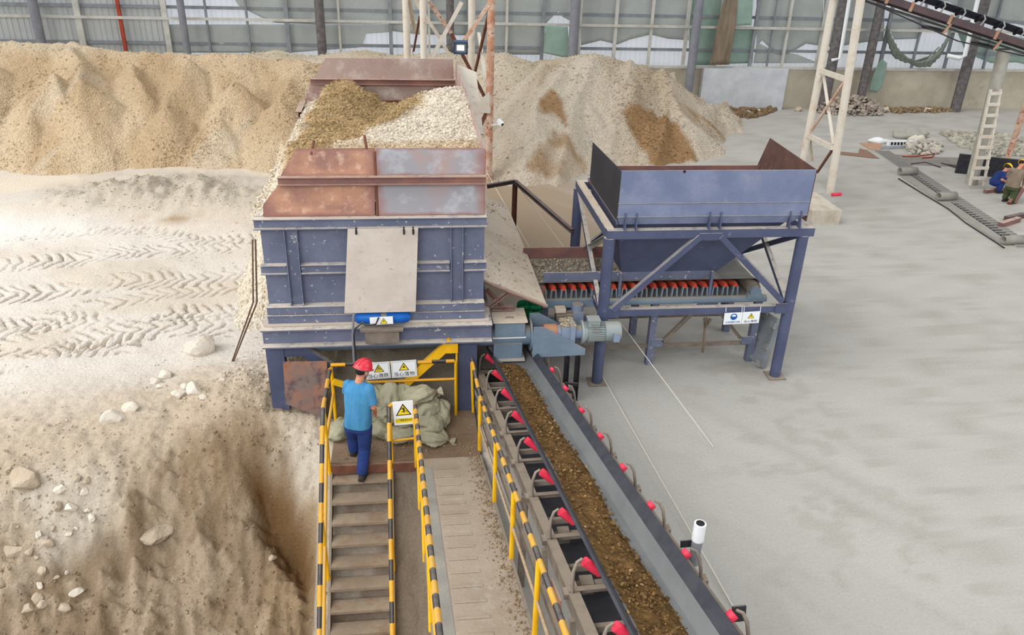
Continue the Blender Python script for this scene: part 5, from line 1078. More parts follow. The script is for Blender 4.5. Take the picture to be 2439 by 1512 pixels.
# left railing with landing railing
rf = empty('railing', (-1.22, 8.5, 0.0), 'yellow and black striped handrail on the left side of the stair, beside the dirt bank', 'railing')
q = MB(); q.striped([(-1.225, 9.95, 0.80), (-1.235, 9.88, 0.86), (-1.235, 8.85, 0.86), (-1.225, 5.9, zs_(5.9)+0.90)], 0.028, 0.24, mia=0, mib=1, off=0.12); q.build('top_rail', YB, rf)
q = MB(); q.tube([(-1.215, 9.95, 0.45), (-1.215, 8.85, 0.45), (-1.21, 5.9, zs_(5.9)+0.45)], 0.02, 10); q.build('middle_rail', m_yel, rf)
for y in (9.95, 8.85, 7.85, 6.85): q = MB(); q.tube([(-1.215, y, zs_(y)-0.1), (-1.22, y, zs_(y)+0.86)], 0.024, 12); q.build('post', m_yelb, rf)
q = MB(); q.beam((-1.2, 9.9, 0.66), (-0.95, 9.97, 0.52), 0.04, 0.09); q.build('corner_strap', m_yelb, rf)
rc_ = empty('railing', (-0.35, 9.97, 0.0), 'yellow and black striped railing across the landing in front of the feed bin', 'railing')
zt2 = PY(1000, 862, 9.93)[2]; zm2 = PY(1000, 905, 9.93)[2]
q = MB(); q.striped([(-1.22, 9.93, zt2), (0.50, 9.93, zt2)], 0.026, 0.2, mia=0, mib=1, off=0.0); q.build('top_rail', YB, rc_)
q = MB(); q.tube([(-1.2, 9.93, zm2), (0.51, 9.93, zm2)], 0.02, 10); q.build('middle_rail', m_yel, rc_)
q = MB(); q.tube([(0.515, 9.93, 0.0), (0.515, 9.93, zt2)], 0.018, 10); q.build('post', m_yelb, rc_)

# ------------------------------------------------------------------ signs
_TX = {}
def text2d(s):
    if s not in _TX:
        cu_ = bpy.data.curves.new('lettering', 'FONT'); cu_.body = s; cu_.size = 1.0; cu_.align_x = 'CENTER'; cu_.align_y = 'CENTER'; cu_.resolution_u = 4
        o = bpy.data.objects.new('lettering', cu_); COL.objects.link(o); dg = bpy.context.evaluated_depsgraph_get(); dg.update(); me = bpy.data.meshes.new_from_object(o.evaluated_get(dg))
        v = np.array([tuple(p.co) for p in me.vertices]); f = [tuple(p.vertices) for p in me.polygons]; bpy.data.objects.remove(o); bpy.data.curves.remove(cu_); bpy.data.meshes.remove(me)
        v[:, 0] -= (v[:, 0].min()+v[:, 0].max())/2; v[:, 1] -= (v[:, 1].min()+v[:, 1].max())/2; _TX[s] = (v, f)
    return _TX[s]
class Sign:
    def __init__(s, name, corners, label, cat='sign', th=0.012, back=None):
        tl, tr, br, bl = [np.asarray(c, float) for c in corners]; s.c = (tl+tr+br+bl)/4; s.u = nrm(tr-tl+br-bl); s.w = np.linalg.norm(tr-tl+br-bl)/2; d = nrm(tl-bl+tr-br); s.n = nrm(np.cross(s.u, d)); s.v = np.cross(s.n, s.u); s.h = np.linalg.norm(tl-bl+tr-br)/2
        if s.n[1] > 0: s.n = -s.n
        s.e = empty(name, s.c-s.v*s.h/2, label, cat); q = MB(); q.obox(s.c-s.n*th/2, s.u*s.w/2, s.v*s.h/2, s.n*th/2); q.build('board', m_white, s.e)
    def P(s, a, b, k=1): return s.c+s.u*a+s.v*b+s.n*(0.0015*k)
    def poly(s, pts, m, name, k=1): q = MB(); q.prism([s.P(a, b, k) for a, b in pts], -s.n*0.0012); return q.build(name, m, s.e)
    def tri(s, cx, cy, w_, m1=None, sub='pictogram', shapes=()):
        h = w_*0.87; s.poly([(cx-w_/2, cy-h/2), (cx+w_/2, cy-h/2), (cx, cy+h/2)], m_signk, 'warning_triangle', 1)
        k = 0.78; dy = -h*0.035; s.poly([(cx-w_/2*k, cy-h/2*k+dy), (cx+w_/2*k, cy-h/2*k+dy), (cx, cy+h/2*k+dy)], m_signy, 'warning_triangle', 2)
        q = MB()
        for sh in shapes: q.prism([s.P(cx+a*w_, cy+b*w_, 3) for a, b in sh], -s.n*0.0012)
        if shapes: q.build('pictogram', m_signk, s.e)
    def text(s, t, cx, cy, size, m, name='lettering', wid=None):
        v, f = text2d(t); sx = size if wid is None else wid/(v[:, 0].max()-v[:, 0].min()); vv = [s.P(cx+a*sx, cy+b*size, 3) for a, b, _ in v]; q = MB(); q.add(vv, f); return q.build(name, m, s.e)
    def border(s, ins, t, m):
        a, b = s.w/2-ins, s.h/2-ins
        q = MB()
        for x0, y0, x1, y1 in ((-a, b-t, a, b), (-a, -b, a, -b+t), (-a, -b, -a+t, b), (a-t, -b, a, b)): q.prism([s.P(x0, y0, 1), s.P(x1, y0, 1), s.P(x1, y1, 1), s.P(x0, y1, 1)], -s.n*0.001)
        q.build('border', m, s.e)
SLIP = [[(-0.05, 0.16), (0.0, 0.12), (0.06, -0.02), (0.2, -0.1), (0.18, -0.14), (0.0, -0.08), (-0.06, 0.06)], [(-0.22, -0.1), (-0.05, 0.0), (-0.03, -0.04), (-0.2, -0.15)], [(-0.28, -0.2), (0.24, -0.16), (0.24, -0.2), (-0.28, -0.24)], [(-0.08, 0.2), (-0.02, 0.2), (-0.02, 0.15), (-0.08, 0.15)], [(-0.2, 0.06), (-0.05, 0.08), (-0.05, 0.04), (-0.2, 0.02)]]
FALL = [[(-0.015, 0.2), (0.015, 0.2), (0.015, 0.04), (-0.015, 0.04)], [(0.0, 0.12), (0.06, 0.12), (0.06, 0.095), (0.0, 0.095)], [(-0.07, 0.05), (0.07, 0.05), (0.07, 0.025), (-0.07, 0.025)], [(-0.11, -0.06), (-0.05, 0.0), (0.06, 0.0), (0.11, -0.06), (0.08, -0.14), (-0.08, -0.14)]]
STAIR = [[(0.0, 0.2), (0.05, 0.2), (0.05, 0.14), (0.0, 0.14)], [(-0.04, 0.12), (0.08, 0.12), (0.08, -0.04), (0.06, -0.25), (0.02, -0.25), (0.0, -0.06)], [(-0.18, 0.12), (-0.03, 0.12), (-0.03, 0.08), (-0.18, 0.09)], [(-0.2, 0.06), (-0.02, 0.05), (-0.02, 0.02), (-0.2, 0.03)], [(0.0, -0.1), (-0.14, -0.16), (-0.12, -0.2), (0.02, -0.14)], [(0.08, -0.02), (0.28, -0.2), (0.26, -0.22), (0.08, -0.05)], [(0.08, -0.1), (0.2, -0.22), (0.17, -0.22), (0.08, -0.13)]]
HAND = [[(-0.12, 0.08), (0.12, 0.08), (0.12, 0.04), (-0.12, 0.04)], [(-0.02, 0.06), (0.03, 0.06), (0.03, -0.12), (-0.02, -0.12)], [(-0.12, -0.1), (0.12, -0.1), (0.12, -0.15), (-0.12, -0.15)], [(0.02, -0.02), (0.1, 0.0), (0.1, -0.04), (0.02, -0.06)]]
ysg = 9.89
s1 = Sign('warning_sign', [PB(872, 866, ysg), PB(929, 861, ysg), PB(929, 900, ysg), PB(870, 904, ysg)], 'white warning sign with slipping figure on the landing rail, left of its pair')
s1.border(0.012, 0.004, m_signg); s1.tri(0.015, 0.042, 0.145, shapes=SLIP); s1.text('当心滑跌', 0.0, -0.075, 0.075, m_signb if False else m_signk, wid=s1.w*0.86)
s2 = Sign('warning_sign', [PB(932, 861, ysg), PB(993, 857, ysg), PB(992, 896, ysg), PB(932, 900, ysg)], 'white falling objects warning sign on the landing rail, right of its pair')
s2.border(0.012, 0.004, m_signg); s2.tri(0.0, 0.042, 0.145, shapes=FALL); s2.text('当心落物', 0.0, -0.075, 0.075, m_signk, wid=s2.w*0.8)
ys3 = yt-0.045
s3 = Sign('warning_sign', [PB(935, 958, ys3), PB(983, 954, ys3), PB(988, 1009, ys3), PB(939, 1013, ys3)], 'tall white warning sign with stair figure on the railing end at the stair head')
s3.tri(0.0, s3.h*0.16, s3.w*0.78, shapes=STAIR)
s3.poly([(-s3.w*0.42, -s3.h*0.42), (s3.w*0.42, -s3.h*0.42), (s3.w*0.42, -s3.h*0.22), (-s3.w*0.42, -s3.h*0.22)], m_signy, 'yellow_band', 1)
s3.text('上下楼梯请扶扶手', 0, -s3.h*0.29, 0.05, m_signk, wid=s3.w*0.8)
ys4 = HY0-0.085
s4 = Sign('helmet_sign', [PB(1727, 746, ys4), PB(1769, 744, ys4), PB(1765, 771, ys4), PB(1722, 773, ys4)], 'white sign with blue safety helmet disc hung under the hopper tie beam')
R_ = 0.055
s4.poly([(R_*math.cos(a)+0.01, R_*math.sin(a)+0.03) for a in np.linspace(0, 6.283, 25)[:-1]], m_signb, 'blue_disc', 1)
s4.poly([(0.034*math.cos(a)+0.01, 0.034*math.sin(a)+0.035) for a in np.linspace(0, 3.1416, 13)], m_white, 'pictogram', 2)
s4.text('必须佩戴安全帽', 0, -s4.h*0.3, 0.04, m_signb, wid=s4.w*0.8)
s5 = Sign('warning_sign', [PB(1770, 744, ys4), PB(1811, 741, ys4), PB(1807, 769, ys4), PB(1766, 771, ys4)], 'white falling objects warning sign hung under the hopper tie beam')
s5.tri(0.0, 0.035, 0.105, shapes=FALL); s5.text('当心落物', 0, -s5.h*0.3, 0.045, m_signk, wid=s5.w*0.75)
for e, pxs in ((s4.e, (1729, 1767)), (s5.e, (1772, 1811))):
    for px in pxs:
        p = PB(px, 743, ys4); q = MB(); q.tube([p, V(p[0], HY0-0.065, zl+0.06)], 0.005, 6); q.build('hanging_cord', m_white, e)
s6 = Sign('warning_sign', [PB(881, 757, 9.8), PB(936, 754, 9.8), PB(936, 771, 9.8), PB(881, 774, 9.8)], 'small white crush hazard sign below the blue vibration motor')
s6.tri(0.03, 0.0, 0.10, shapes=HAND)
# ------------------------------------------------------------------ sand bags
def sandbag(c, L, R, yaw, pitch, seed, label, squash=0.72, roll=0.0):
    """tied cloth sack: body along local x, gathered neck and frill at +x"""
    rg = np.random.default_rng(seed); prof = [(-0.50, 0.05), (-0.47, 0.42), (-0.38, 0.78), (-0.22, 0.97), (0.0, 1.0), (0.2, 0.9), (0.34, 0.66), (0.43, 0.36), (0.48, 0.17), (0.52, 0.15), (0.57, 0.26), (0.66, 0.42), (0.68, 0.34)]
    n = 60; ph = rg.uniform(0, 6.28, 4); tt = np.r_[np.linspace(-0.5, 0.40, 40), np.linspace(0.415, 0.68, 16)]; pr = np.interp(tt, [p[0] for p in prof], [p[1] for p in prof]); v = []
    A = np.linspace(0, 2*math.pi, n, endpoint=False); Tm, Am = np.meshgrid(tt, A, indexing='ij'); ca, sa = np.cos(Am), np.sin(Am)
    k = np.clip((Tm+0.12)/0.42, 0, 1); k2 = np.clip((-Tm-0.2)/0.25, 0, 1)
    wr = 0.20*k*np.sin(8*Am+ph[0]+3*Tm)+0.11*k*np.sin(13*Am+ph[1])+0.07*np.sin(3*Am+ph[2]+6*Tm)+0.05*np.sin(5*Am+ph[3]-9*Tm)+0.08*k2*np.sin(9*Am+ph[1])
    f1 = fbm(ca*1.6+seed*3.1+Tm*1.2, sa*1.6+Tm*3.5, 4, 700+seed); wr = wr-0.10*np.clip(0.08-np.abs(f1), 0, 1)/0.08*(0.5+0.5*k)+0.10*fbm(ca*0.9+seed, sa*0.9+Tm*2, 2, 720+seed)
    rr = R*pr[:, None]*(1+wr*np.clip(pr[:, None]*1.6, 0.3, 1)); v = np.stack([Tm*L+0.03*L*np.sin(2*Am+ph[1])*(np.abs(Tm) < 0.45), rr*ca, rr*sa*squash-0.10*R*(Tm*2)**2], -1).reshape(-1, 3)
    f = [(i*n+j, (i+1)*n+j, (i+1)*n+(j+1) % n, i*n+(j+1) % n) for i in range(len(tt)-1) for j in range(n)]
    v = np.array(v); M = np.array(Matrix.Rotation(yaw, 3, 'Z') @ Matrix.Rotation(-pitch, 3, 'Y') @ Matrix.Rotation(roll, 3, 'X')); v = v@M.T+np.asarray(c)
    f = [tuple(reversed(q)) for q in f]+[tuple(range(n))]+[tuple(range(len(v)-1, len(v)-n-1, -1))]
    o = mesh_np('sandbag', v, f, m_sack, smooth=True);     tag(o, label, 'sandbag', 'sandbags heaped on the landing')
    ax = M@np.array((1.0, 0, 0)); nk = np.asarray(c)+ax*0.50*L+M@np.array((0, 0, -0.1*R)); q = MB(); q.tube([nk-ax*0.012, nk+ax*0.012], R*0.2, 12); q.build('neck_tie', m_rope, o)
    return o
def bag(px, py, z, L, R, yaw, pitch, seed, label, **k): return sandbag(PZ(px, py, z), L, R, math.radians(yaw), math.radians(pitch), seed, label, **k)
bag(896, 940, 0.42, 0.44, 0.17, 130, 35, 1, 'sandbag at the top left of the heap, just right of the man in blue')
bag(928, 946, 0.44, 0.46, 0.15, -95, -50, 2, 'upright sandbag with its tied neck facing the viewer, second from the left on top')
bag(962, 945, 0.40, 0.40, 0.15, 100, 60, 3, 'crumpled sandbag in the middle of the top row, above the stair sign')
bag(998, 942, 0.46, 0.50, 0.18, 8, 12, 4, 'large pale sandbag at the top right with a frilled neck pointing right')
bag(1016, 958, 0.32, 0.44, 0.17, -35, -10, 5, 'sandbag tucked under the large top right sandbag')
bag(1046, 984, 0.20, 0.46, 0.16, 95, 40, 6, 'sandbag at the far right of the heap leaning towards the blue post')
bag(1010, 980, 0.28, 0.46, 0.18, -130, -30, 7, 'sandbag right of the stair sign with deep radiating folds')
bag(1018, 1010, 0.18, 0.46, 0.18, 175, 4, 8, 'sandbag low on the right whose tied neck touches the striped rail')
bag(1026, 1036, 0.08, 0.52, 0.19, -15, -6, 9, 'flattened sandbag at the lower right foot of the heap', squash=0.5)
bag(905, 985, 0.22, 0.46, 0.18, 20, 10, 10, 'dark sandbag behind the hand of the man in blue')
bag(930, 990, 0.26, 0.42, 0.16, 70, -35, 11, 'sandbag between the stair sign and the man in blue')
bag(905, 1018, 0.10, 0.46, 0.18, 150, 5, 12, 'sandbag low on the left beside the legs of the man in blue')
bag(957, 1032, 0.09, 0.48, 0.18, 10, 0, 13, 'sandbag at the foot of the heap seen through the railing end', squash=0.6)
bag(962, 995, 0.22, 0.44, 0.17, 80, -20, 14, 'sandbag hidden mostly behind the tall stair sign')
bag(808, 1022, 0.09, 0.46, 0.17, 60, 0, 15, 'lone sandbag left of the man in blue by the left stair rail')

# ------------------------------------------------------------------ people
def fleshy(mb, name, m, parent, voxel, it=6, fac=0.5):
    o = mb.build(name, m, parent); rm = o.modifiers.new('fuse', 'REMESH'); rm.mode = 'VOXEL'; rm.voxel_size = voxel; rm.use_smooth_shade = True
    sm = o.modifiers.new('soften', 'SMOOTH'); sm.iterations = it; sm.factor = fac; return o
def limb(mb, pts, rad, n=14, mi=0):
    P = [np.asarray(p, float) for p in pts]; mb.tube(P, rad, n, mi=mi)
    for p, r_ in zip(P, rad): mb.sphere(p, r_*0.995, 12, 8, mi)
def ell(mb, c, sx, sy, sz, fw, mi=0, n=18, up=None):
    """ellipsoid with width axis across the facing direction fw"""
    f = nrm(V(fw[0], fw[1], 0)); s_ = V(f[1], -f[0], 0); u_ = V(0, 0, 1); vs = []; fs = []; m = 12
    if up is not None: u_ = nrm(up); f = nrm(np.asarray(fw)-u_*(np.asarray(fw)@u_)); s_ = np.cross(f, u_)
    for i in range(m+1):
        th = math.pi*i/m
        for j in range(n): ph = 2*math.pi*j/n; vs.append(np.asarray(c)+s_*sx*math.sin(th)*math.cos(ph)+f*sy*math.sin(th)*math.sin(ph)+u_*sz*math.cos(th))
    for i in range(m):
        for j in range(n): fs.append((i*n+j, (i+1)*n+j, (i+1)*n+(j+1) % n, i*n+(j+1) % n))
    mb.add(vs, fs, mi, True)
def torso(mb, rings, n=20):
    """rings: (centre, half width, half depth, facing)"""
    vs = []
    for c, a, b, fw in rings:
        f = nrm(V(fw[0], fw[1], 0)); s_ = V(f[1], -f[0], 0)
        for j in range(n): t = 2*math.pi*j/n; vs.append(np.asarray(c)+s_*a*math.copysign(abs(math.cos(t))**0.8, math.cos(t))+f*b*math.copysign(abs(math.sin(t))**0.8, math.sin(t)))
    k = len(rings); fs = [(i*n+j, i*n+(j+1) % n, (i+1)*n+(j+1) % n, (i+1)*n+j) for i in range(k-1) for j in range(n)]+[tuple(range(n-1, -1, -1)), tuple(range((k-1)*n, k*n))]
    mb.add(vs, fs, 0, True)
def hand(mb, wrist, dirv, palm_n, thumb_side, curl=0.5, s=1.0):
    d = nrm(dirv); nn = nrm(palm_n); sd = nrm(np.cross(d, nn)); nn = np.cross(sd, d); w_ = np.asarray(wrist)
    mb.obox(w_+d*0.045*s, d*0.045*s, sd*0.036*s, nn*0.013*s); limb(mb, [w_-d*0.01, w_+d*0.03*s], [0.024*s, 0.024*s])
    for k, (o, L) in enumerate(((-0.028, 0.058), (-0.010, 0.072), (0.009, 0.078), (0.028, 0.070))):
        p = w_+d*0.088*s+sd*o*s; a = p+(d*math.cos(curl*0.6)+nn*math.sin(curl*0.6))*L*0.45*s; b2 = a+(d*math.cos(curl*1.5)+nn*math.sin(curl*1.5))*L*0.32*s; e = b2+(d*math.cos(curl*2.3)+nn*math.sin(curl*2.3))*L*0.25*s
        limb(mb, [p-d*0.02*s, p, a, b2, e], [0.0085*s, 0.0088*s, 0.0082*s, 0.0076*s, 0.0068*s], 8)
    p = w_+d*0.03*s+sd*thumb_side*0.034*s; q_ = p+nrm(d*0.7+sd*thumb_side*0.8+nn*0.3)*0.038*s; e = q_+nrm(d*0.95+sd*thumb_side*0.1+nn*0.4)*0.03*s; limb(mb, [p, q_, e], [0.012*s, 0.0095*s, 0.0082*s], 8)
def person(label, J, fw, look, cm, vox=0.008, helmet=None, shirt=None, trousers=None, shoe=None, glove=None, hs=1.0, curl=0.6, chin=(0, 0)):
    """J: joints by name in world coordinates; returns root"""
    root = empty('person', (J['foot_l']+J['foot_r'])/2, label, 'person'); root.location.z = min(J['foot_l'][2], J['foot_r'][2]); ORG[root.name] = V(*root.location)
    body = MB(); up = nrm(J['head']-J['neck']); lk = nrm(np.asarray(look)-up*(np.asarray(look)@up))
    ell(body, J['head'], 0.074*hs, 0.095*hs, 0.118*hs, lk, up=up)
    ell(body, J['head']+lk*0.035*hs-up*0.055*hs, 0.052*hs, 0.058*hs, 0.062*hs, lk, up=up)          # jaw
    sd = np.cross(lk, up)
    body.sphere(J['head']+lk*0.10*hs-up*0.02*hs, 0.016*hs, 8, 6, 0, (0.8, 0.9, 1.5)); body.sphere(J['head']+lk*0.088*hs-up*0.065*hs, 0.018*hs, 8, 6, 0, (1.2, 1, 0.6))
    for s_ in (-1, 1):
        body.sphere(J['head']+sd*s_*0.078*hs-up*0.02*hs-lk*0.005, 0.03*hs, 8, 8, 0, (0.5, 0.7, 1.05))
        body.sphere(J['head']+lk*0.082*hs+sd*s_*0.032*hs+up*0.008, 0.016*hs, 8, 6)
    limb(body, [J['head']-up*0.06, J['neck'], J['neck']-V(0, 0, 0.04)], [0.055*hs, 0.056*hs, 0.07*hs])
    torso(body, [(J['pelvis']-V(0, 0, 0.05), 0.13, 0.095, fw), (J['pelvis']+0.45*(J['neck']-J['pelvis']), 0.13, 0.09, fw), (J['pelvis']+0.8*(J['neck']-J['pelvis']), 0.16, 0.095, fw), (J['neck'], 0.06, 0.05, fw)])
    for s_ in ('l', 'r'):
        limb(body, [J['sh_'+s_], J['el_'+s_], 0.5*(J['el_'+s_]+J['wr_'+s_]), J['wr_'+s_]], [0.05, 0.042, 0.036, 0.026]); limb(body, [J['hip_'+s_], J['kn_'+s_], 0.6*J['kn_'+s_]+0.4*J['an_'+s_], J['an_'+s_]], [0.075, 0.052, 0.05, 0.038])
        pn_ = J.get('palm_'+s_, V(0, 0, -1)); hand(body, J['wr_'+s_], J.get('hd_'+s_, J['wr_'+s_]-J['el_'+s_]), pn_, J.get('ts_'+s_, 1), curl)
    fleshy(body, 'body', cm, root, vox, 3, 0.4)
    g = MB(); pv, nk = J['pelvis'], J['neck']; ax = nk-pv
    g_r = [(pv-0.12*ax, 0.185, 0.135, fw), (pv+0.05*ax, 0.18, 0.14, fw), (pv+0.3*ax, 0.172, 0.135, fw), (pv+0.6*ax, 0.188, 0.13, fw), (pv+0.82*ax, 0.185, 0.115, fw), (pv+0.95*ax, 0.13, 0.085, fw), (pv+1.02*ax, 0.07, 0.065, fw)]
    torso(g, g_r, 24)
    for s_ in ('l', 'r'):
        e = J['sh_'+s_]+0.82*(J['el_'+s_]-J['sh_'+s_]); limb(g, [nk*0.35+J['sh_'+s_]*0.65-V(0, 0, 0.03), J['sh_'+s_]], [0.07, 0.075]); g.tube([J['sh_'+s_], 0.5*(J['sh_'+s_]+e), e], [0.076, 0.072, 0.07], 16)
    fleshy(g, 'shirt', shirt, root, vox*1.3, 5)
    t = MB(); torso(t, [(pv-V(0, 0, 0.13), 0.165, 0.12, fw), (pv, 0.172, 0.125, fw), (pv+0.12*ax, 0.165, 0.12, fw)], 24)
    for s_ in ('l', 'r'):
        h_, k_, a_ = J['hip_'+s_], J['kn_'+s_], J['an_'+s_]; limb(t, [h_, 0.5*(h_+k_)], [0.105, 0.095]); t.tube([h_, 0.5*(h_+k_), k_, 0.5*(k_+a_), a_+0.12*(k_-a_), a_-V(0, 0, 0.01)], [0.105, 0.098, 0.082, 0.078, 0.075, 0.07], 16)
    fleshy(t, 'trousers', trousers, root, vox*1.3, 5)
    for s_ in ('l', 'r'):
        f = MB(); td = nrm(J.get('toe', V(fw[0], fw[1], 0))); p = J['foot_'+s_]
        limb(f, [p+V(0, 0, 0.045)-td*0.02, p+td*0.09+V(0, 0, 0.04), p+td*0.17+V(0, 0, 0.032)], [0.044, 0.045, 0.034]); limb(f, [p+V(0, 0, 0.05), J['an_'+s_]], [0.042, 0.044]); f.obox(p+td*0.075+V(0, 0, 0.012), td*0.125, nrm(V(td[1], -td[0], 0))*0.043, V(0, 0, 0.012)); fleshy(f, 'shoe', shoe, root, vox, 3)
        if glove:
            f = MB(); hand(f, J['wr_'+s_], J.get('hd_'+s_, J['wr_'+s_]-J['el_'+s_]), J.get('palm_'+s_, V(0, 0, -1)), J.get('ts_'+s_, 1), curl, 1.14); limb(f, [J['wr_'+s_]-0.15*nrm(J['wr_'+s_]-J['el_'+s_])*0.4, J['wr_'+s_]], [0.036, 0.034]); fleshy(f, 'glove', glove, root, vox, 2)
    # hair then helmet
    hmb = MB(); c = J['head']+up*0.012*hs-lk*0.012; ell(hmb, c, 0.079*hs, 0.098*hs, 0.108*hs, lk, up=up); o = fleshy(hmb, 'hair', m_hair, root, vox, 2)
    hm = MB(); c = J['head']+up*0.035*hs; n = 28; vs = []; fs = []
    for i in range(9):
        th = math.pi/2*i/8
        for j in range(n):
            ph = 2*math.pi*j/n; rx = 0.112*hs*math.cos(th); ry = 0.135*hs*math.cos(th); ridge = 1+0.05*max(0, math.cos(ph*2-0))**8*0
            vs.append(c+sd*rx*math.cos(ph)*ridge+lk*ry*math.sin(ph)+up*(0.118*hs*math.sin(th)))
    rim = []
    for j in range(n):
        ph = 2*math.pi*j/n; ext = 0.016+0.045*max(0, math.sin(ph))**3; rim.append(c+sd*(0.112*hs+0.012)*math.cos(ph)+lk*(0.135*hs+ext)*math.sin(ph)-up*(0.012+0.012*max(0, math.sin(ph))))
    for i in range(8):
        for j in range(n): fs.append((i*n+j, i*n+(j+1) % n, (i+1)*n+(j+1) % n, (i+1)*n+j))
    b0 = len(vs); vs += rim
    for j in range(n): fs.append((b0+j, b0+(j+1) % n, (j+1) % n, j))
    hm.add(vs, fs, 0, True)
    for s_ in (-0.022, 0.022):
        pts = [c+sd*s_*hs+lk*0.137*hs*math.cos(a)+up*(0.121*hs*math.sin(a)) for a in np.linspace(0.25, 2.9, 14)]; hm.tube(pts, 0.006*hs, 6)
    ho_ = hm.build('helmet', helmet, root); md = ho_.modifiers.new('thickness', 'SOLIDIFY'); md.thickness = 0.004
    q = MB(); q.tube([c-up*0.02+sd*0.092*hs*math.cos(a)+lk*0.112*hs*math.sin(a) for a in np.linspace(math.pi*0.95, math.pi*2.05, 14)], 0.012*hs, 8); q.build('head_band', m_blk if helmet is m_helmy else m_galv, root)
    q = MB()
    for s_ in (-1, 1): q.tube([c-up*0.01+sd*s_*0.10*hs+lk*0.02, J['head']-up*0.06*hs+sd*s_*0.08*hs+lk*0.03, J['head']-up*0.118*hs+sd*s_*0.03*hs+lk*0.05], 0.005, 6)
    q.build('chin_strap', m_blk, root)
    return root
fwm = nrm(V(0.30, 1.0, 0))
J = dict(head=V(-0.715, 9.0, 1.36), neck=V(-0.765, 8.95, 1.205), sh_l=V(-0.905, 9.02, 1.13), sh_r=V(-0.645, 8.91, 1.13), el_l=V(-0.95, 9.20, 0.90), el_r=V(-0.60, 8.89, 0.86), wr_l=V(-0.80, 9.36, 0.82), wr_r=V(-0.59, 9.05, 0.69),
         pelvis=V(-0.81, 8.95, 0.62), hip_l=V(-0.90, 8.98, 0.56), hip_r=V(-0.73, 8.93, 0.56), kn_l=V(-0.905, 9.06, 0.30), kn_r=V(-0.745, 8.93, 0.20), an_l=V(-0.90, 9.06, 0.08), an_r=V(-0.79, 8.86, -0.10), foot_l=V(-0.905, 9.06, 0.0), foot_r=V(-0.79, 8.80, -0.18), palm_l=V(0.5, 0, -0.8), palm_r=V(-0.7, 0.1, -0.5), ts_l=1, ts_r=-1)
J['foot_r'] = V(-0.79, 8.74, -0.18); J['an_r'] = V(-0.79, 8.76, -0.09)
person('man in blue T-shirt and red helmet stepping onto the landing, back to the viewer', J, fwm, nrm(V(0.62, 0.72, -0.25)), m_skin, 0.008, m_helm, m_tee, m_jean, m_shoe, hs=0.98)
# two workers far right
def W(px, py, y): return PB(px, py, y)
y0 = 19.15
J = dict(head=W(2436, 392, y0+0.1), neck=W(2426, 402, y0), sh_l=W(2412, 405, y0+0.05), sh_r=W(2439, 408, y0-0.1), el_l=W(2400, 420, y0+0.2), el_r=W(2440, 428, y0-0.05), wr_l=W(2428, 445, y0+0.22), wr_r=W(2437, 444, y0+0.05), pelvis=W(2412, 440, y0), hip_l=W(2404, 444, y0+0.08), hip_r=W(2419, 446, y0-0.06),
         kn_l=W(2398, 462, y0+0.12), kn_r=W(2414, 464, y0-0.08), an_l=W(2391, 478, y0+0.1), an_r=W(2409, 482, y0-0.1))
for s_ in 'lr': J['foot_'+s_] = V(J['an_'+s_][0], J['an_'+s_][1], 0.0); J['an_'+s_] = V(J['an_'+s_][0], J['an_'+s_][1], 0.09)
person('worker in grey T-shirt, green trousers and yellow helmet bending at the right edge', J, nrm(V(0.9, 0.35, 0)), nrm(V(0.85, -0.2, -0.35)), m_skin, 0.011, m_helmy, m_greyc, m_olive, m_shoe, m_glove, hs=0.95)
y0 = 20.1
hd = W(2400, 401, y0)
J = dict(head=hd, neck=W(2392, 408, y0-0.05), sh_l=W(2386, 412, y0+0.16), sh_r=W(2391, 414, y0-0.2), el_l=W(2394, 424, y0+0.22), el_r=W(2387, 428, y0-0.26), wr_l=W(2404, 432, y0+0.1), wr_r=W(2397, 433, y0-0.2), pelvis=W(2373, 431, y0), hip_l=W(2374, 433, y0+0.09), hip_r=W(2374, 434, y0-0.09),
         kn_l=W(2392, 425, y0+0.15), kn_r=W(2390, 428, y0-0.16), an_l=W(2384, 440, y0+0.13), an_r=W(2382, 441, y0-0.15))
for s_ in 'lr': J['foot_'+s_] = V(J['an_'+s_][0], J['an_'+s_][1], 0.0); J['an_'+s_] = V(J['an_'+s_][0], J['an_'+s_][1], 0.08)
person('crouching worker in navy overalls and yellow helmet behind the ladder', J, nrm(V(1, 0.1, 0)), nrm(V(0.8, 0.05, -0.55)), m_skin, 0.011, m_helmy, m_jean, m_jean, m_shoe, hs=0.95)
# ------------------------------------------------------------------ lattice tower behind the bin
tw = empty('lattice_tower', (1.2, 22.4, 0), 'cream and rust lattice tower of four pipes rising behind the feed bin', 'tower')
yF, yR = 21.43, 23.63
xfr, xfl, xrr, xrl = 2.03, 0.33, 1.70, -0.10
for x, y, m, r_ in ((xfr, yF, m_creamr, 0.10), (xfl, yF, m_cream, 0.09), (xrr, yR, m_cream, 0.10), (xrl, yR, m_cream, 0.10)):
    q = MB(); q.tube([(x, y, 0), (x, y, 1.2), (x, y, 7.5)], r_, 14); q.build('leg', m, tw)
def br(p0, p1, y0, y1, m, w_=0.09, nm='brace'): q = MB(); q.angle(PB(*p0, y0), PB(*p1, y1), w_); return q.build(nm, m, tw)
br((1172, 0), (1096, 110), yF, yF, m_creamr); br((1022, 4), (1075, 80), yF, yF, m_creamr); br((1075, 80), (1158, 238), yF, yF, m_rust); br((1100, 5), (1028, 138), yF+0.05, yF+0.05, m_cream)
br((988, 0), (1052, 98), yR, yR, m_cream); br((1052, 98), (1080, 150), yR, yR, m_cream); br((1166, 30), (1128, 190), yF+0.1, yR, m_rust); br((975, 0), (988, 80), yF, yR, m_cream); br((1140, 80), (1158, 205), yR, yF, m_cream); br((1162, 260), (1140, 310), yF, yF, m_rust); br((1000, 40), (985, 125), yF, yR, m_rust, 0.06)
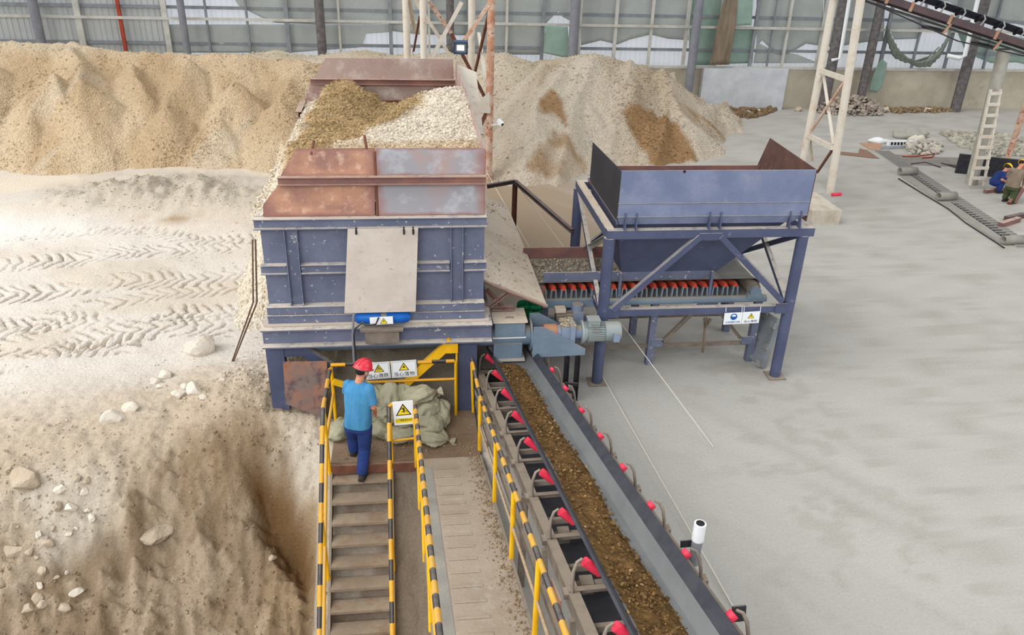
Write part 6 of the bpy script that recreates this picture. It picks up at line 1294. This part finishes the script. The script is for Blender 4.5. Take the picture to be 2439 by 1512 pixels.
q = MB(); q.beam(PB(1128, 258, yF-0.05), PB(1168, 262, yF-0.05), 0.12, 0.16); q.build('cross_bar', m_cream, tw)
q = MB(); a, b2, c_ = PB(1146, 236, yF-0.1), PB(1166, 218, yF-0.1), PB(1166, 262, yF-0.1); q.prism([a, b2, c_, PB(1142, 256, yF-0.1)], V(0, 0.015, 0)); q.build('gusset_plate', m_cream, tw)
# flood light
yl = 20.9; c = PB(1097, 113, yl)
fl_ = empty('floodlight', c+V(0, 0, -0.15), 'lit blue framed floodlight fixed on the lattice tower', 'floodlight')
aim = nrm(V(-0.05, -1, -0.45)); sx = V(1, -0.05, 0); sx = nrm(sx-aim*(sx@aim)); sz_ = np.cross(sx, aim)
q = MB(); q.obox(c-aim*0.03, sx*0.17, sz_*0.16, aim*0.04)
for s_ in (-1, 1): q.obox(c+sx*s_*0.155+aim*0.02, sx*0.02, sz_*0.165, aim*0.02); q.obox(c+sz_*s_*0.15+aim*0.02, sx*0.17, sz_*0.02, aim*0.02)
q.build('housing', mat('floodlight_blue', (58, 84, 112), rough=0.4), fl_)
q = MB(); q.obox(c+aim*0.012, sx*0.135, sz_*0.13, aim*0.004); q.build('reflector', m_galv, fl_)
q = MB(); q.obox(c+aim*0.018, sx*0.09, sz_*0.07, aim*0.004); q.build('lamp_panel', m_lens, fl_)
q = MB(); q.tube([c+sx*0.18, c+sx*0.18-aim*0.2, c-sx*0.18-aim*0.2, c-sx*0.18], 0.014, 6); q.tube([c-aim*0.2, PB(1090, 105, yF-0.05)], 0.014, 6); q.build('yoke', m_rust, fl_)
# camera on a bracket
cy = yF-0.1; a, b2 = PB(1170, 298, cy), PB(1189, 297, cy)
cc_ = empty('security_camera', b2-V(0, 0, 0.1), 'small white security camera on an arm of the rusty tower leg', 'camera')
q = MB(); q.tube([a, b2], 0.018, 8); q.tube([b2, b2+V(0, 0, 0.06)], 0.015, 8); q.build('arm', m_pvc, cc_)
d = nrm(V(0.5, -0.8, -0.4)); x_ = nrm(np.cross(d, V(0, 0, 1))); q = MB(); q.obox(b2+V(0.03, 0, 0.06), d*0.10, x_*0.05, np.cross(x_, d)*0.05); q.build('body', m_pvc, cc_)
q = MB(); q.tube([b2+V(0.03, 0, 0.06)+d*0.10, b2+V(0.03, 0, 0.06)+d*0.108], 0.036, 12); q.build('lens', m_black, cc_)
# stay wires
def wire(p, rad, label): q = MB(); q.tube(p, rad, 6); return q.build('stay_wire', m_wire, None, label, 'wire')
a = V(1.98, 21.3, PY(1166, 412, 21.3)[2]); e = PZ(1766, 1480, 0.01)
wire([a, PB(1411, 920, 0)if False else a+(e-a)*0.5, e], 0.009, 'pale stay wire crossing in front of the screw conveyor motor down to the open floor')
a = PB(1232, 440, 14.75); e = PZ(1700, 1065, 0.01)
wire([a, a+(e-a)*0.5, e], 0.007, 'pale stay wire from the angle frame passing the grey motor to the open floor')

# ------------------------------------------------------------------ cream trestle right
tr = empty('trestle', (10.9, 20, 0), 'cream painted trestle of two pipe legs with cross braces, right of the blue hopper', 'trestle')
yA, yB = 19.0, 21.1
pA = PY(1974, 480, yA)[0]; pB = PY(1940, 240, yB)[0]
xa2, xb2 = PY(2050, 0, yA)[0], PY(1985, 0, yB)[0]
tA, tB = V(xa2-0.05*(xa2-pA), yA, 7.5), V(xb2, yB, 7.5)
LA = lambda z: V(pA+(xa2-pA)*z/5.0, yA, z); LBf = lambda z: V(pB+(xb2-pB)*max(0, z-2.4)/2.6, yB, z)
q = MB(); q.tube([LA(0.36), LA(2.0), LA(7.5)], 0.10, 14); q.build('leg', m_cream, tr); q = MB(); q.tube([LBf(0), LBf(2.5), LBf(7.5)], 0.10, 14); q.build('leg', m_cream, tr)
q = MB(); q.beam(PB(1954, 168, yB), PB(2018, 190, yA), 0.1, 0.12); q.build('cross_bar', m_cream, tr); q = MB(); q.beam(PB(1924, 322, yB), PB(1984, 352, yA), 0.1, 0.12); q.build('cross_bar', m_cream, tr)
for p0, p1, m in (((2012, 196), (1930, 318), m_creamr), ((1960, 178), (1984, 345), m_cream), ((1928, 328), (1935, 385), m_cream), ((1982, 360), (1945, 415), m_rust)):
    left0 = p0[0] < 1965; q = MB(); q.angle(PB(*p0, yB-0.02 if left0 else yA+0.02), PB(*p1, yA+0.03 if p1[0] > 1965 else yB-0.03), 0.08); q.build('brace', m, tr)
cb_ = PZ(1968, 536, 0.0); q = MB(); X0_, X1_ = PZ(1938, 536, 0)[0], PZ(1998, 536, 0)[0]; q.prism([(X0_-0.05, cb_[1], -0.02), (X1_, cb_[1], -0.02), (X1_+0.03, cb_[1]+0.04, 0.36), (X0_-0.1, cb_[1]+0.02, 0.36)], V(0, 1.45, 0)); q.build('concrete_block', m_block, None, 'rough pale concrete block under the near leg of the cream trestle', 'block')
rp = PB(1985, 487, 18.75); q = MB(); q.tube([(rp[0]-0.12, 18.7, 0.41), (rp[0]+0.14, 18.75, 0.41)], 0.045, 12); q.build('red_cylinder', m_red, None, 'small red cylinder lying on the concrete block by the trestle leg', 'cylinder')
q = MB()
r = random.Random(7)
for k in range(9): a = PB(1942+r.uniform(0, 16), 470+r.uniform(-8, 8), 20.0); q.beam(a, a+V(r.uniform(0.2, 0.5), r.uniform(-0.3, 0.2), r.uniform(-0.25, 0.1)), 0.03, 0.03)
for v_ in q.v: pass
q.build('scrap_iron', m_black, None, 'dark bundle of scrap iron behind the near trestle leg', 'scrap', org=None)

# ------------------------------------------------------------------ column with ladder and the upper conveyor
q = MB(); xb_ = PY(2312, 440, 20.85)[0]; xt_ = PY(2398, 100, 20.85)[0]; q.tube([(xb_, 20.85, -0.05), (xb_+(xt_-xb_)*0.5, 20.85, 2.0), (xt_, 20.85, 3.72)], 0.17, 16); q.build('conveyor_column', m_colw, None, 'pale dusty column with a ladder leaning on it at the right', 'column')
ld = empty('ladder', (15.9, 20.5, 0), 'pale wooden ladder leaning on the dusty column beside the workers', 'ladder')
a0, a1, b0_, b1_ = PB(2310, 441, 20.35), PB(2360, 213, 20.55), PB(2343, 442, 20.35), PB(2383, 212, 20.55); a0[2] = max(a0[2], 0.0); b0_[2] = max(b0_[2], 0.0)
for a, b2 in ((a0, a1), (b0_, b1_)): q = MB(); q.beam(a, b2, 0.05, 0.07, up=(0, -1, 0)); q.build('rail', m_cream, ld)
for k in range(9): t = (k+0.75)/9.1; q = MB(); q.beam(a0+(a1-a0)*t+V(-0.03, -0.045, 0), b0_+(b1_-b0_)*t+V(0.03, -0.045, 0), 0.02, 0.09); q.build('rung', m_cream, ld)
q = MB(); pp = PZ(2395, 392, 0); pt = PB(2439, 262, pp[1]); q.tube([pp, pt, pt+(pt-pp)*3], 0.09, 12); q.build('slanted_leg', m_creamr, None, 'slanted rusty cream pipe leg at the right edge behind the workers', 'leg')
q = MB(); a = PB(2350, 402, 20.9); bx = PZ(2352, 420, 0); q.obox(V(16.95, 21.6, 0.28), V(0.75, -0.35, 0), V(0.02, 0.05, 0), V(0, 0, 0.30)); q.build('steel_sheet', m_blk, None, 'dark panel standing behind the crouching worker', 'panel')
uc = empty('belt_conveyor', (14.5, 21.0, 3.5), 'purple brown inclined conveyor high at the top right corner', 'belt conveyor')
yc = 20.6
def UL(px): t = (px-2110)/(2439-2110); return t
s0, s1 = PB(2080, -12, yc), PB(2470, 117, yc)
dv = nrm(s1-s0); s0 = s0-dv*1.0; s1 = s1+dv*1.5; un = nrm(np.cross(V(0, 1, 0), dv)); un = un if un[2] > 0 else -un
for y_ in (0, 1.0): q = MB(); q.chan(s0+V(0, y_, 0)+un*0.02, s1+V(0, y_, 0)+un*0.02, 0.08, 0.17, up=un, side=-1 if y_ == 0 else 1); q.build('stringer', m_purple, uc)
Lc = np.linalg.norm(s1-s0)
q = MB(); vv = []; pr = [(0.14, 0.36), (0.3, 0.24), (0.7, 0.24), (0.86, 0.36)]
for P_ in (s0, s1): vv += [P_+V(0, a, 0)+un*b2 for a, b2 in pr]
q.add(vv, [(i, i+1, 5+i, 4+i) for i in range(3)]); o = q.build('carrying_belt', m_belt, uc); md = o.modifiers.new('thickness', 'SOLIDIFY'); md.thickness = 0.015
q = MB(); q.obox((s0+s1)/2+V(0, 0.5, 0)-un*0.16, dv*Lc/2, V(0, 0.33, 0), un*0.01); q.build('return_belt', m_belt, uc)
t = 0.5
while t < Lc-0.3:
    P_ = s0+dv*t; q = MB(); q.tube([P_+V(0, 0.02, 0)+un*0.1, P_+V(0, -0.01, 0)+un*0.28+dv*0.03, P_+V(0, 0.08, 0)+un*0.37+dv*0.01], 0.022, 8); q.build('bracket_arm', m_galv, uc)
    q = MB(); q.tube([P_+V(0, 0.08, 0)+un*0.33, P_+V(0, 0.3, 0)+un*0.19], 0.04, 10); q.build('idler_roller', m_blk, uc); t += 0.62
for px in (2110, 2165, 2255, 2366):
    k = (px-2080)/(2470-2080)*np.linalg.norm(PB(2470, 117, yc)-PB(2080, -12, yc))+1.0; P_ = s0+dv*k; q = MB(); q.obox(P_+V(0, -0.05, 0)+un*0.02, dv*0.04, V(0, 0.01, 0), un*0.12); q.build('splice_plate', m_orr, uc)
for px, ln in ((2263, 0.35), (2385, 0.35)):
    k = (px-2080)/(2470-2080)*np.linalg.norm(PB(2470, 117, yc)-PB(2080, -12, yc))+1.0; P_ = s0+dv*k; q = MB(); q.beam(P_-un*0.06, P_-un*ln-dv*0.1, 0.04, 0.06); q.build('return_bracket', m_orr, uc)
    q = MB(); q.tube([P_-un*0.28+V(0, 0.0, 0)-dv*0.1, P_-un*0.28+V(0, 0.95, 0)-dv*0.1], 0.05, 10); q.build('return_roller', m_blk, uc)
q = MB(); q.tube([s0-un*0.1, (s0+s1)/2-un*0.40, s1-un*0.12], 0.018, 6); q.build('sagging_cable', m_blk, uc)

# ------------------------------------------------------------------ things lying on the right floor
def strip(px0, px1, wpx, name, label, cat, mats, th=0.02, cleats=0):
    a, b2 = PZ(*px0, 0), PZ(*px1, 0); c2, d2 = PZ(px0[0]+wpx[0], px0[1], 0), PZ(px1[0]+wpx[1], px1[1], 0)
    e = empty(name, (a+d2)/2, label, cat); q = MB(); q.prism([a, c2, d2, b2], V(0, 0, th)); q.build('backing', mats[0], e)
    if cleats:
        for k in range(cleats):
            q = MB(); t = (k+0.5)/cleats; l_, r_ = a+(b2-a)*t, c2+(d2-c2)*t; m_ = nrm(b2-a)*0.05
            u0 = l_+(r_-l_)*0.03; u1 = l_+(r_-l_)*0.97; q.prism([u0-m_, u1-m_, u1+m_, u0+m_], V(0, 0, th+0.012))
            q.build('cleat', mats[1], e)
    return e
strip((2082, 360), (2426, 592), (36, 46), 'cleated_belt', 'long strip of grey cleated belting lying diagonally on the floor', 'belting', (mat('grey_cleat_gap', (172, 168, 160)), mat('grey_cleats', (124, 122, 118))), 0.015, 52)
def roll_sheet(pts, label, rollat, r0, name='belt_sheet'):
    A, B2, C_, D = [PZ(*p, 0.0) for p in pts]; e = empty(name, (A+C_)/2, label, 'belting'); q = MB(); q.prism([A, B2, C_, D], V(0, 0, 0.015)); q.build('sheet', m_beltg, e)
    for (a, b2) in rollat:
        P0, P1 = (A, B2, C_, D)[a], (A, B2, C_, D)[b2]; ax = nrm(P1-P0); sd = np.cross(ax, V(0, 0, 1)); q = MB(); vs = []; n = 22
        for P_ in (P0, P1):
            for k in range(n): t = k/(n-1)*2*math.pi*1.25; rr = r0*(1-0.25*t/6.3); vs.append(P_+V(0, 0, r0+0.01)+sd*rr*math.sin(t)-V(0, 0, 1)*rr*math.cos(t))
        q.add(vs, [(k, k+1, n+k+1, n+k) for k in range(n-1)], 0, True); o = q.build('curled_end', m_beltg, e); md = o.modifiers.new('thickness', 'SOLIDIFY'); md.thickness = 0.015
    return e
roll_sheet([(2140, 417), (2180, 416), (2272, 476), (2232, 478)], 'grey belt sheet with both ends curled up, beside the cleated strip', [(0, 1), (3, 2)], 0.11)
roll_sheet([(2232, 480), (2278, 484), (2436, 580), (2386, 582)], 'longer grey belt sheet ending in a roll at the right edge', [(3, 2)], 0.10)
q = MB(); q.tube([PZ(2140, 425, 0.02), PZ(2210, 468, 0.02), PZ(2260, 498, 0.02), PZ(2300, 530, 0.02), PZ(2370, 575, 0.02), PZ(2392, 590, 0.02)], 0.018, 6); q.build('floor_cable', m_blk, None, 'dark cable along the edge of the grey belt sheets', 'cable')
def flat(pts, name, label, cat, m, th=0.012): q = MB(); q.prism([PZ(*p, 0.002) for p in pts], V(0, 0, th)); return q.build(name, m, None, label, cat)
flat([(1998, 361), (2045, 366), (2047, 354), (2065, 358), (2094, 378), (2068, 376), (2000, 368)], 'rusty_plate', 'flat rusty steel cutting on the floor right of the trestle', 'plate', m_rust)
flat([(2046, 341), (2098, 340), (2100, 358), (2074, 358)], 'tan_board', 'tan board on the floor at the head of the cleated strip', 'board', m_orr)
flat([(2095, 356), (2102, 350), (2210, 332), (2230, 338), (2150, 354)], 'dark_sheet', 'dark grey sheet under the rubbish pile', 'sheet', m_frg, 0.02)
flat([(2110, 366), (2170, 372), (2290, 376), (2330, 398), (2250, 396), (2150, 392)], 'groundsheet', 'grey groundsheet spread left of the ladder', 'sheet', mat('grey_groundsheet', (138, 132, 124), (124, 118, 112), scale=3), 0.006)
p = PZ(2147, 340, 0.12); q = MB(); q.box(p-V(0.45, 0.05, 0.12), p+V(0.45, 0.12, 0.06)); cr = q.build('white_crate', m_pvc, None, 'white slotted crate in the rubbish pile', 'crate')
q = MB()
for k in range(7): q.box(p+V(-0.40+0.115*k, -0.06, -0.06), p+V(-0.33+0.115*k, -0.045, 0.03))
q.build('slots', m_black, cr)
def sack_lump(px, py, sx, sy, sz, label, m=m_colw, name='empty_sack', cat='sack', seed=0):
    c = PZ(px, py, 0); q = MB(); q.sphere(c+V(0, 0, sz*0.55), 1, 18, 12, 0, (sx, sy, sz)); o = q.build(name, m, None, label, cat)
    for v_ in o.data.vertices: v_.co += v_.co.normalized()*0.0; v_.co.z = max(v_.co.z, 0); k = 1+0.35*float(fbm(np.array([v_.co.x*5+seed]), np.array([v_.co.y*5+v_.co.z*7]), 3, 400+seed)[0]); v_.co.x *= k; v_.co.y *= k; v_.co.z *= k
    return o
sack_lump(2165, 328, 0.7, 0.25, 0.2, 'crumpled pale sack behind the white crate'); sack_lump(2092, 340, 0.35, 0.18, 0.12, 'small white bundle on the tan board', m_pvc, seed=2); sack_lump(2180, 337, 0.3, 0.15, 0.16, 'beige sack right of the white crate', m_cream, seed=3)
def rubble(poly, n, s0, s1, seed, name, label, col, m=m_rockd, z=0.0, heap=0.0, world=False):
    r = np.random.default_rng(seed); P = [V(*p) for p in poly] if world else [PZ(*p, z)[:2] for p in poly]; x0, y0 = np.min(P, 0); x1, y1 = np.max(P, 0); xs, ys2 = r.uniform(x0, x1, n*6), r.uniform(y0, y1, n*6); k = inpoly(xs, ys2, P); xs, ys2 = xs[k][:n], ys2[k][:n]; ys2 = np.minimum(ys2, 30.78)
    S = s0+(s1-s0)*r.uniform(0, 1, len(xs))**2; zz = ground_h(xs, ys2)+S*0.3+heap*np.clip(sdin(xs, ys2, P), 0, 1.5)
    sv, sf = stones(np.c_[xs, ys2, zz], S, seed+1); C = np.repeat((np.array(lin(col))[None]*r.uniform(0.7, 1.2, (len(xs), 1))).clip(0, 1), 12, 0)
    return tag(mesh_np(name, sv, sf, m_floor, smooth=False, attrs={'soil': C}), label, 'rubble', kind='stuff')
rubble([(2236, 316), (2345, 318), (2439, 330), (2439, 372), (2370, 372), (2290, 352)], 1000, 0.05, 0.15, 501, 'rubble', 'bed of pale broken stones behind the ladder', (176, 172, 158))
rubble([(2150, 346), (2215, 338), (2246, 348), (2240, 366), (2165, 372)], 240, 0.04, 0.16, 502, 'rubble', 'pile of broken plaster and rubbish between the sheets', (190, 184, 172), heap=0.4)
rubble([(1728, 258), (1800, 262), (1862, 256), (1830, 272), (1790, 284), (1756, 282)], 300, 0.04, 0.14, 503, 'rubble', 'dark stones at the foot of the white concrete panel', (134, 112, 86), heap=0.15)
rubble([(15.6, 30.3), (15.8, 29.8), (16.8, 29.4), (18.0, 29.5), (18.6, 30.3), (18.2, 30.8), (16.0, 30.8)], 700, 0.04, 0.14, 504, 'rubble', 'grey rubble slumped against the rear wall behind the trestle', (168, 156, 144), heap=0.85, world=True)
rubble([(18.3, 30.2), (19, 29.9), (20.6, 30.0), (21.8, 30.4), (21, 30.75), (18.3, 30.75)], 220, 0.04, 0.13, 505, 'rubble', 'stones along the foot of the rear wall under the upper conveyor', (150, 128, 100), world=True, heap=0.25)
def pipe_on_floor(p0, p1, r_, m, label, name='steel_offcut', cat='offcut', z=0.0): q = MB(); a, b2 = PZ(*p0, r_), PZ(*p1, r_); q.beam(a+V(0, 0, 0), b2, 2*r_, 2*r_); return q.build(name, m, None, label, cat)
pipe_on_floor((2346, 456), (2388, 450), 0.05, m_rustp, 'brown steel offcut on the floor left of the green trousered worker')
pipe_on_floor((2396, 521), (2439, 512), 0.06, m_purple, 'upper dark steel offcut at the right edge below the workers')
pipe_on_floor((2382, 536), (2426, 522), 0.06, m_rustp, 'lower brown steel offcut at the right edge below the workers')
q = MB(); a = PB(2438, 447, 19.0); e = PZ(2416, 482, 0.04); q.tube([e, a], 0.055, 12); q.build('steel_pipe', m_rustp, None, 'brown pipe held by the bending worker', 'pipe')
q = MB(); a = PB(2427, 446, 19.25); e = PZ(2403, 484, 0.04); q.tube([e, a], 0.055, 12); q.build('steel_pipe', m_rust, None, 'second pipe standing just left of the pipe held by the bending worker', 'pipe')
for pts, lab in (([(2170, 390), (2204, 386), (2240, 398)], 'thin dark rod bent like a hook on the groundsheet'), ([(2242, 388), (2300, 406), (2318, 420)], 'thin dark rod between the groundsheet and the dusty column'), ([(2250, 390), (2285, 396), (2312, 388)], 'thin dark rod pointing at the foot of the ladder')):
    q = MB(); q.tube([PZ(*p, 0.02) for p in pts], 0.018, 6); q.build('rod', m_blk, None, lab, 'rod')
q = MB(); q.tube([PZ(*p, 0.03) for p in ((2150, 372), (2180, 372), (2210, 368), (2226, 366), (2220, 374), (2196, 376))], 0.02, 6); q.build('red_cable', m_frr, None, 'dull red cable coiled beside the rubbish pile', 'cable')

# ------------------------------------------------------------------ boulders and rocks
from mathutils import noise as mnoise
import bmesh
def rock(px, py, wpx, label, m=m_rock, asp=(1, 0.8, 0.7), yaw=0.0, seed=0, sink=0.28, name='rock', group=None, cat='rock', p=None):
    if p is None: p = on_ground(px, py)
    size = wpx/FPX*((p-CAM)@_F)/2; bm = bmesh.new(); bmesh.ops.create_icosphere(bm, subdivisions=3, radius=1.0); rg = random.Random(seed*7+3)
    pl = [(Vector((rg.gauss(0, 1), rg.gauss(0, 1), rg.gauss(0, 0.8))).normalized(), rg.uniform(0.55, 0.85)) for _ in range(11)]
    for v_ in bm.verts:
        for n_, d in pl:
            k = v_.co.dot(n_)
            if k > d: v_.co -= n_*(k-d)
        v_.co *= 1+0.10*mnoise.noise(v_.co*2.2+Vector((seed*3.1, 0, 0)))
    R_ = Matrix.Rotation(yaw, 3, 'Z'); vs = []
    for v_ in bm.verts: q = R_ @ Vector((v_.co.x*asp[0]*1.15, v_.co.y*asp[1]*1.15, v_.co.z*asp[2]*1.15)); vs.append((q.x*size+p[0], q.y*size+p[1], q.z*size+p[2]+size*asp[2]*(1-2*sink)*0.75))
    fs = [tuple(x.index for x in f.verts) for f in bm.faces]; bm.free(); o = mesh_np(name, np.array(vs), fs, m, smooth=False); return tag(o, label, cat, group)
rock(482, 834, 84, 'big pale boulder below the left corner of the feed bin', asp=(1.0, 0.62, 0.6), yaw=0.55, seed=1, name='boulder', cat='boulder')
rock(396, 896, 34, 'pale rock, upper one of the trio left of the long track edge', seed=2); rock(370, 912, 28, 'angular pale rock, left one of the trio below the boulder', seed=3, asp=(1, 0.7, 0.7)); rock(386, 922, 22, 'small pale rock, front one of the trio below the boulder', seed=4)
rock(463, 932, 40, 'largest pale block of the close group above the bank', seed=5, asp=(0.9, 0.7, 0.9)); rock(428, 942, 36, 'pale rock at the left of the close group above the bank', seed=6); rock(440, 922, 20, 'small pale rock at the back of the close group above the bank', seed=7); rock(485, 948, 20, 'small round pale rock at the right of the close group above the bank', seed=8)
rock(314, 975, 38, 'right rock of the pale pair on the crest of the bank', seed=9, asp=(1, 0.8, 0.75)); rock(272, 1000, 54, 'left, larger rock of the pale pair on the crest of the bank', seed=10, asp=(1, 0.7, 0.7), yaw=0.5)
rock(368, 1276, 80, 'flat triangular slab lying on the middle of the bank', seed=11, asp=(1, 0.9, 0.35), m=m_rockd, yaw=0.7, name='slab', cat='slab', sink=0.2)
rock(62, 1140, 76, 'big dirty lump half buried at the upper left of the bank', m=m_rockd, seed=12, sink=0.45, name='boulder', cat='boulder'); rock(34, 1314, 46, 'dirty round boulder at the left edge, midway down the bank', m=m_rockd, seed=13, sink=0.35, name='boulder', cat='boulder')
for i, (px, py, w_, lab, m) in enumerate(((145, 1168, 30, 'pale rock at the top of the small scatter on the bank', m_rock), (137, 1208, 27, 'flat dusty rock just under the top rock of the small scatter', m_rockd), (169, 1212, 30, 'white rock in the middle of the small scatter on the bank', m_rock), (201, 1172, 24, 'pale rock at the upper right of the small scatter', m_rock),
        (218, 1236, 24, 'upright white rock at the lower right of the small scatter', m_rock), (207, 1216, 14, 'small white stone above the upright white rock', m_rock), (93, 1276, 22, 'isolated white rock left of the middle of the bank', m_rock), (114, 1297, 28, 'dusty rock just under the isolated white rock', m_rockd), (73, 1316, 26, 'dusty rock touching the round boulder at the left edge', m_rockd),
        (179, 1260, 15, 'small stone below the upright white rock, right one', m_rock), (165, 1274, 17, 'small stone below the upright white rock, left one', m_rock), (128, 1260, 16, 'small dusty stone right of the isolated white rock', m_rockd), (182, 1142, 24, 'flat dusty rock above the small scatter', m_rockd), (208, 1146, 22, 'dusty rock right of the flat rock above the scatter', m_rockd),
        (95, 1396, 20, 'pale stone on top of the low cluster', m_rock), (184, 1412, 34, 'long pale rock right of the low cluster', m_rock), (90, 1430, 34, 'middle rock of the low cluster', m_rockd), (70, 1452, 32, 'lower left rock of the low cluster', m_rockd), (102, 1442, 28, 'lower right rock of the low cluster', m_rockd), (150, 1448, 38, 'long dusty rock pointing down right of the low cluster', m_rockd),
        (4, 1390, 36, 'rock cut by the left edge near the bottom', m_rockd), (102, 1362, 26, 'dusty rock above the low cluster', m_rockd), (135, 1376, 18, 'small rock between the low cluster and the long pale rock', m_rockd), (160, 1362, 16, 'small pale stone above the long pale rock', m_rock), (88, 1330, 16, 'small stone under the dusty rock beside the round boulder', m_rockd), (20, 1120, 18, 'dusty stone at the left edge above the dirty lump', m_rockd), (530, 905, 14, 'little pale stone right of the close group above the bank', m_rock), (650, 1330, 20, 'brown stone near the hollow at the foot of the bank', m_rockd))):
    rock(px, py, w_, lab, m, asp=(1, 0.75, 0.7) if 'long' not in lab else (1.1, 0.5, 0.5), yaw=i*1.3, seed=20+i)
def far_rock(px, py, w_, lab, seed, **k): p = PZ(px, py, 0); p[1] = min(p[1], 30.35); rock(px, py, w_, lab, seed=seed, p=p, **k)
far_rock(2076, 252, 30, 'long pale boulder at the foot of the rear wall', 70, asp=(1.2, 0.7, 0.5), name='boulder', cat='boulder'); far_rock(2176, 252, 20, 'pale rock at the foot of the rear wall right of the long boulder', 71); far_rock(1876, 252, 22, 'grey boulder at the right foot of the white concrete panel', 72, m=m_rockd, name='boulder', cat='boulder')
far_rock(1780, 272, 18, 'left pale stone in the dark rubble by the white concrete panel', 73); far_rock(1806, 268, 16, 'right pale stone in the dark rubble by the white concrete panel', 74)
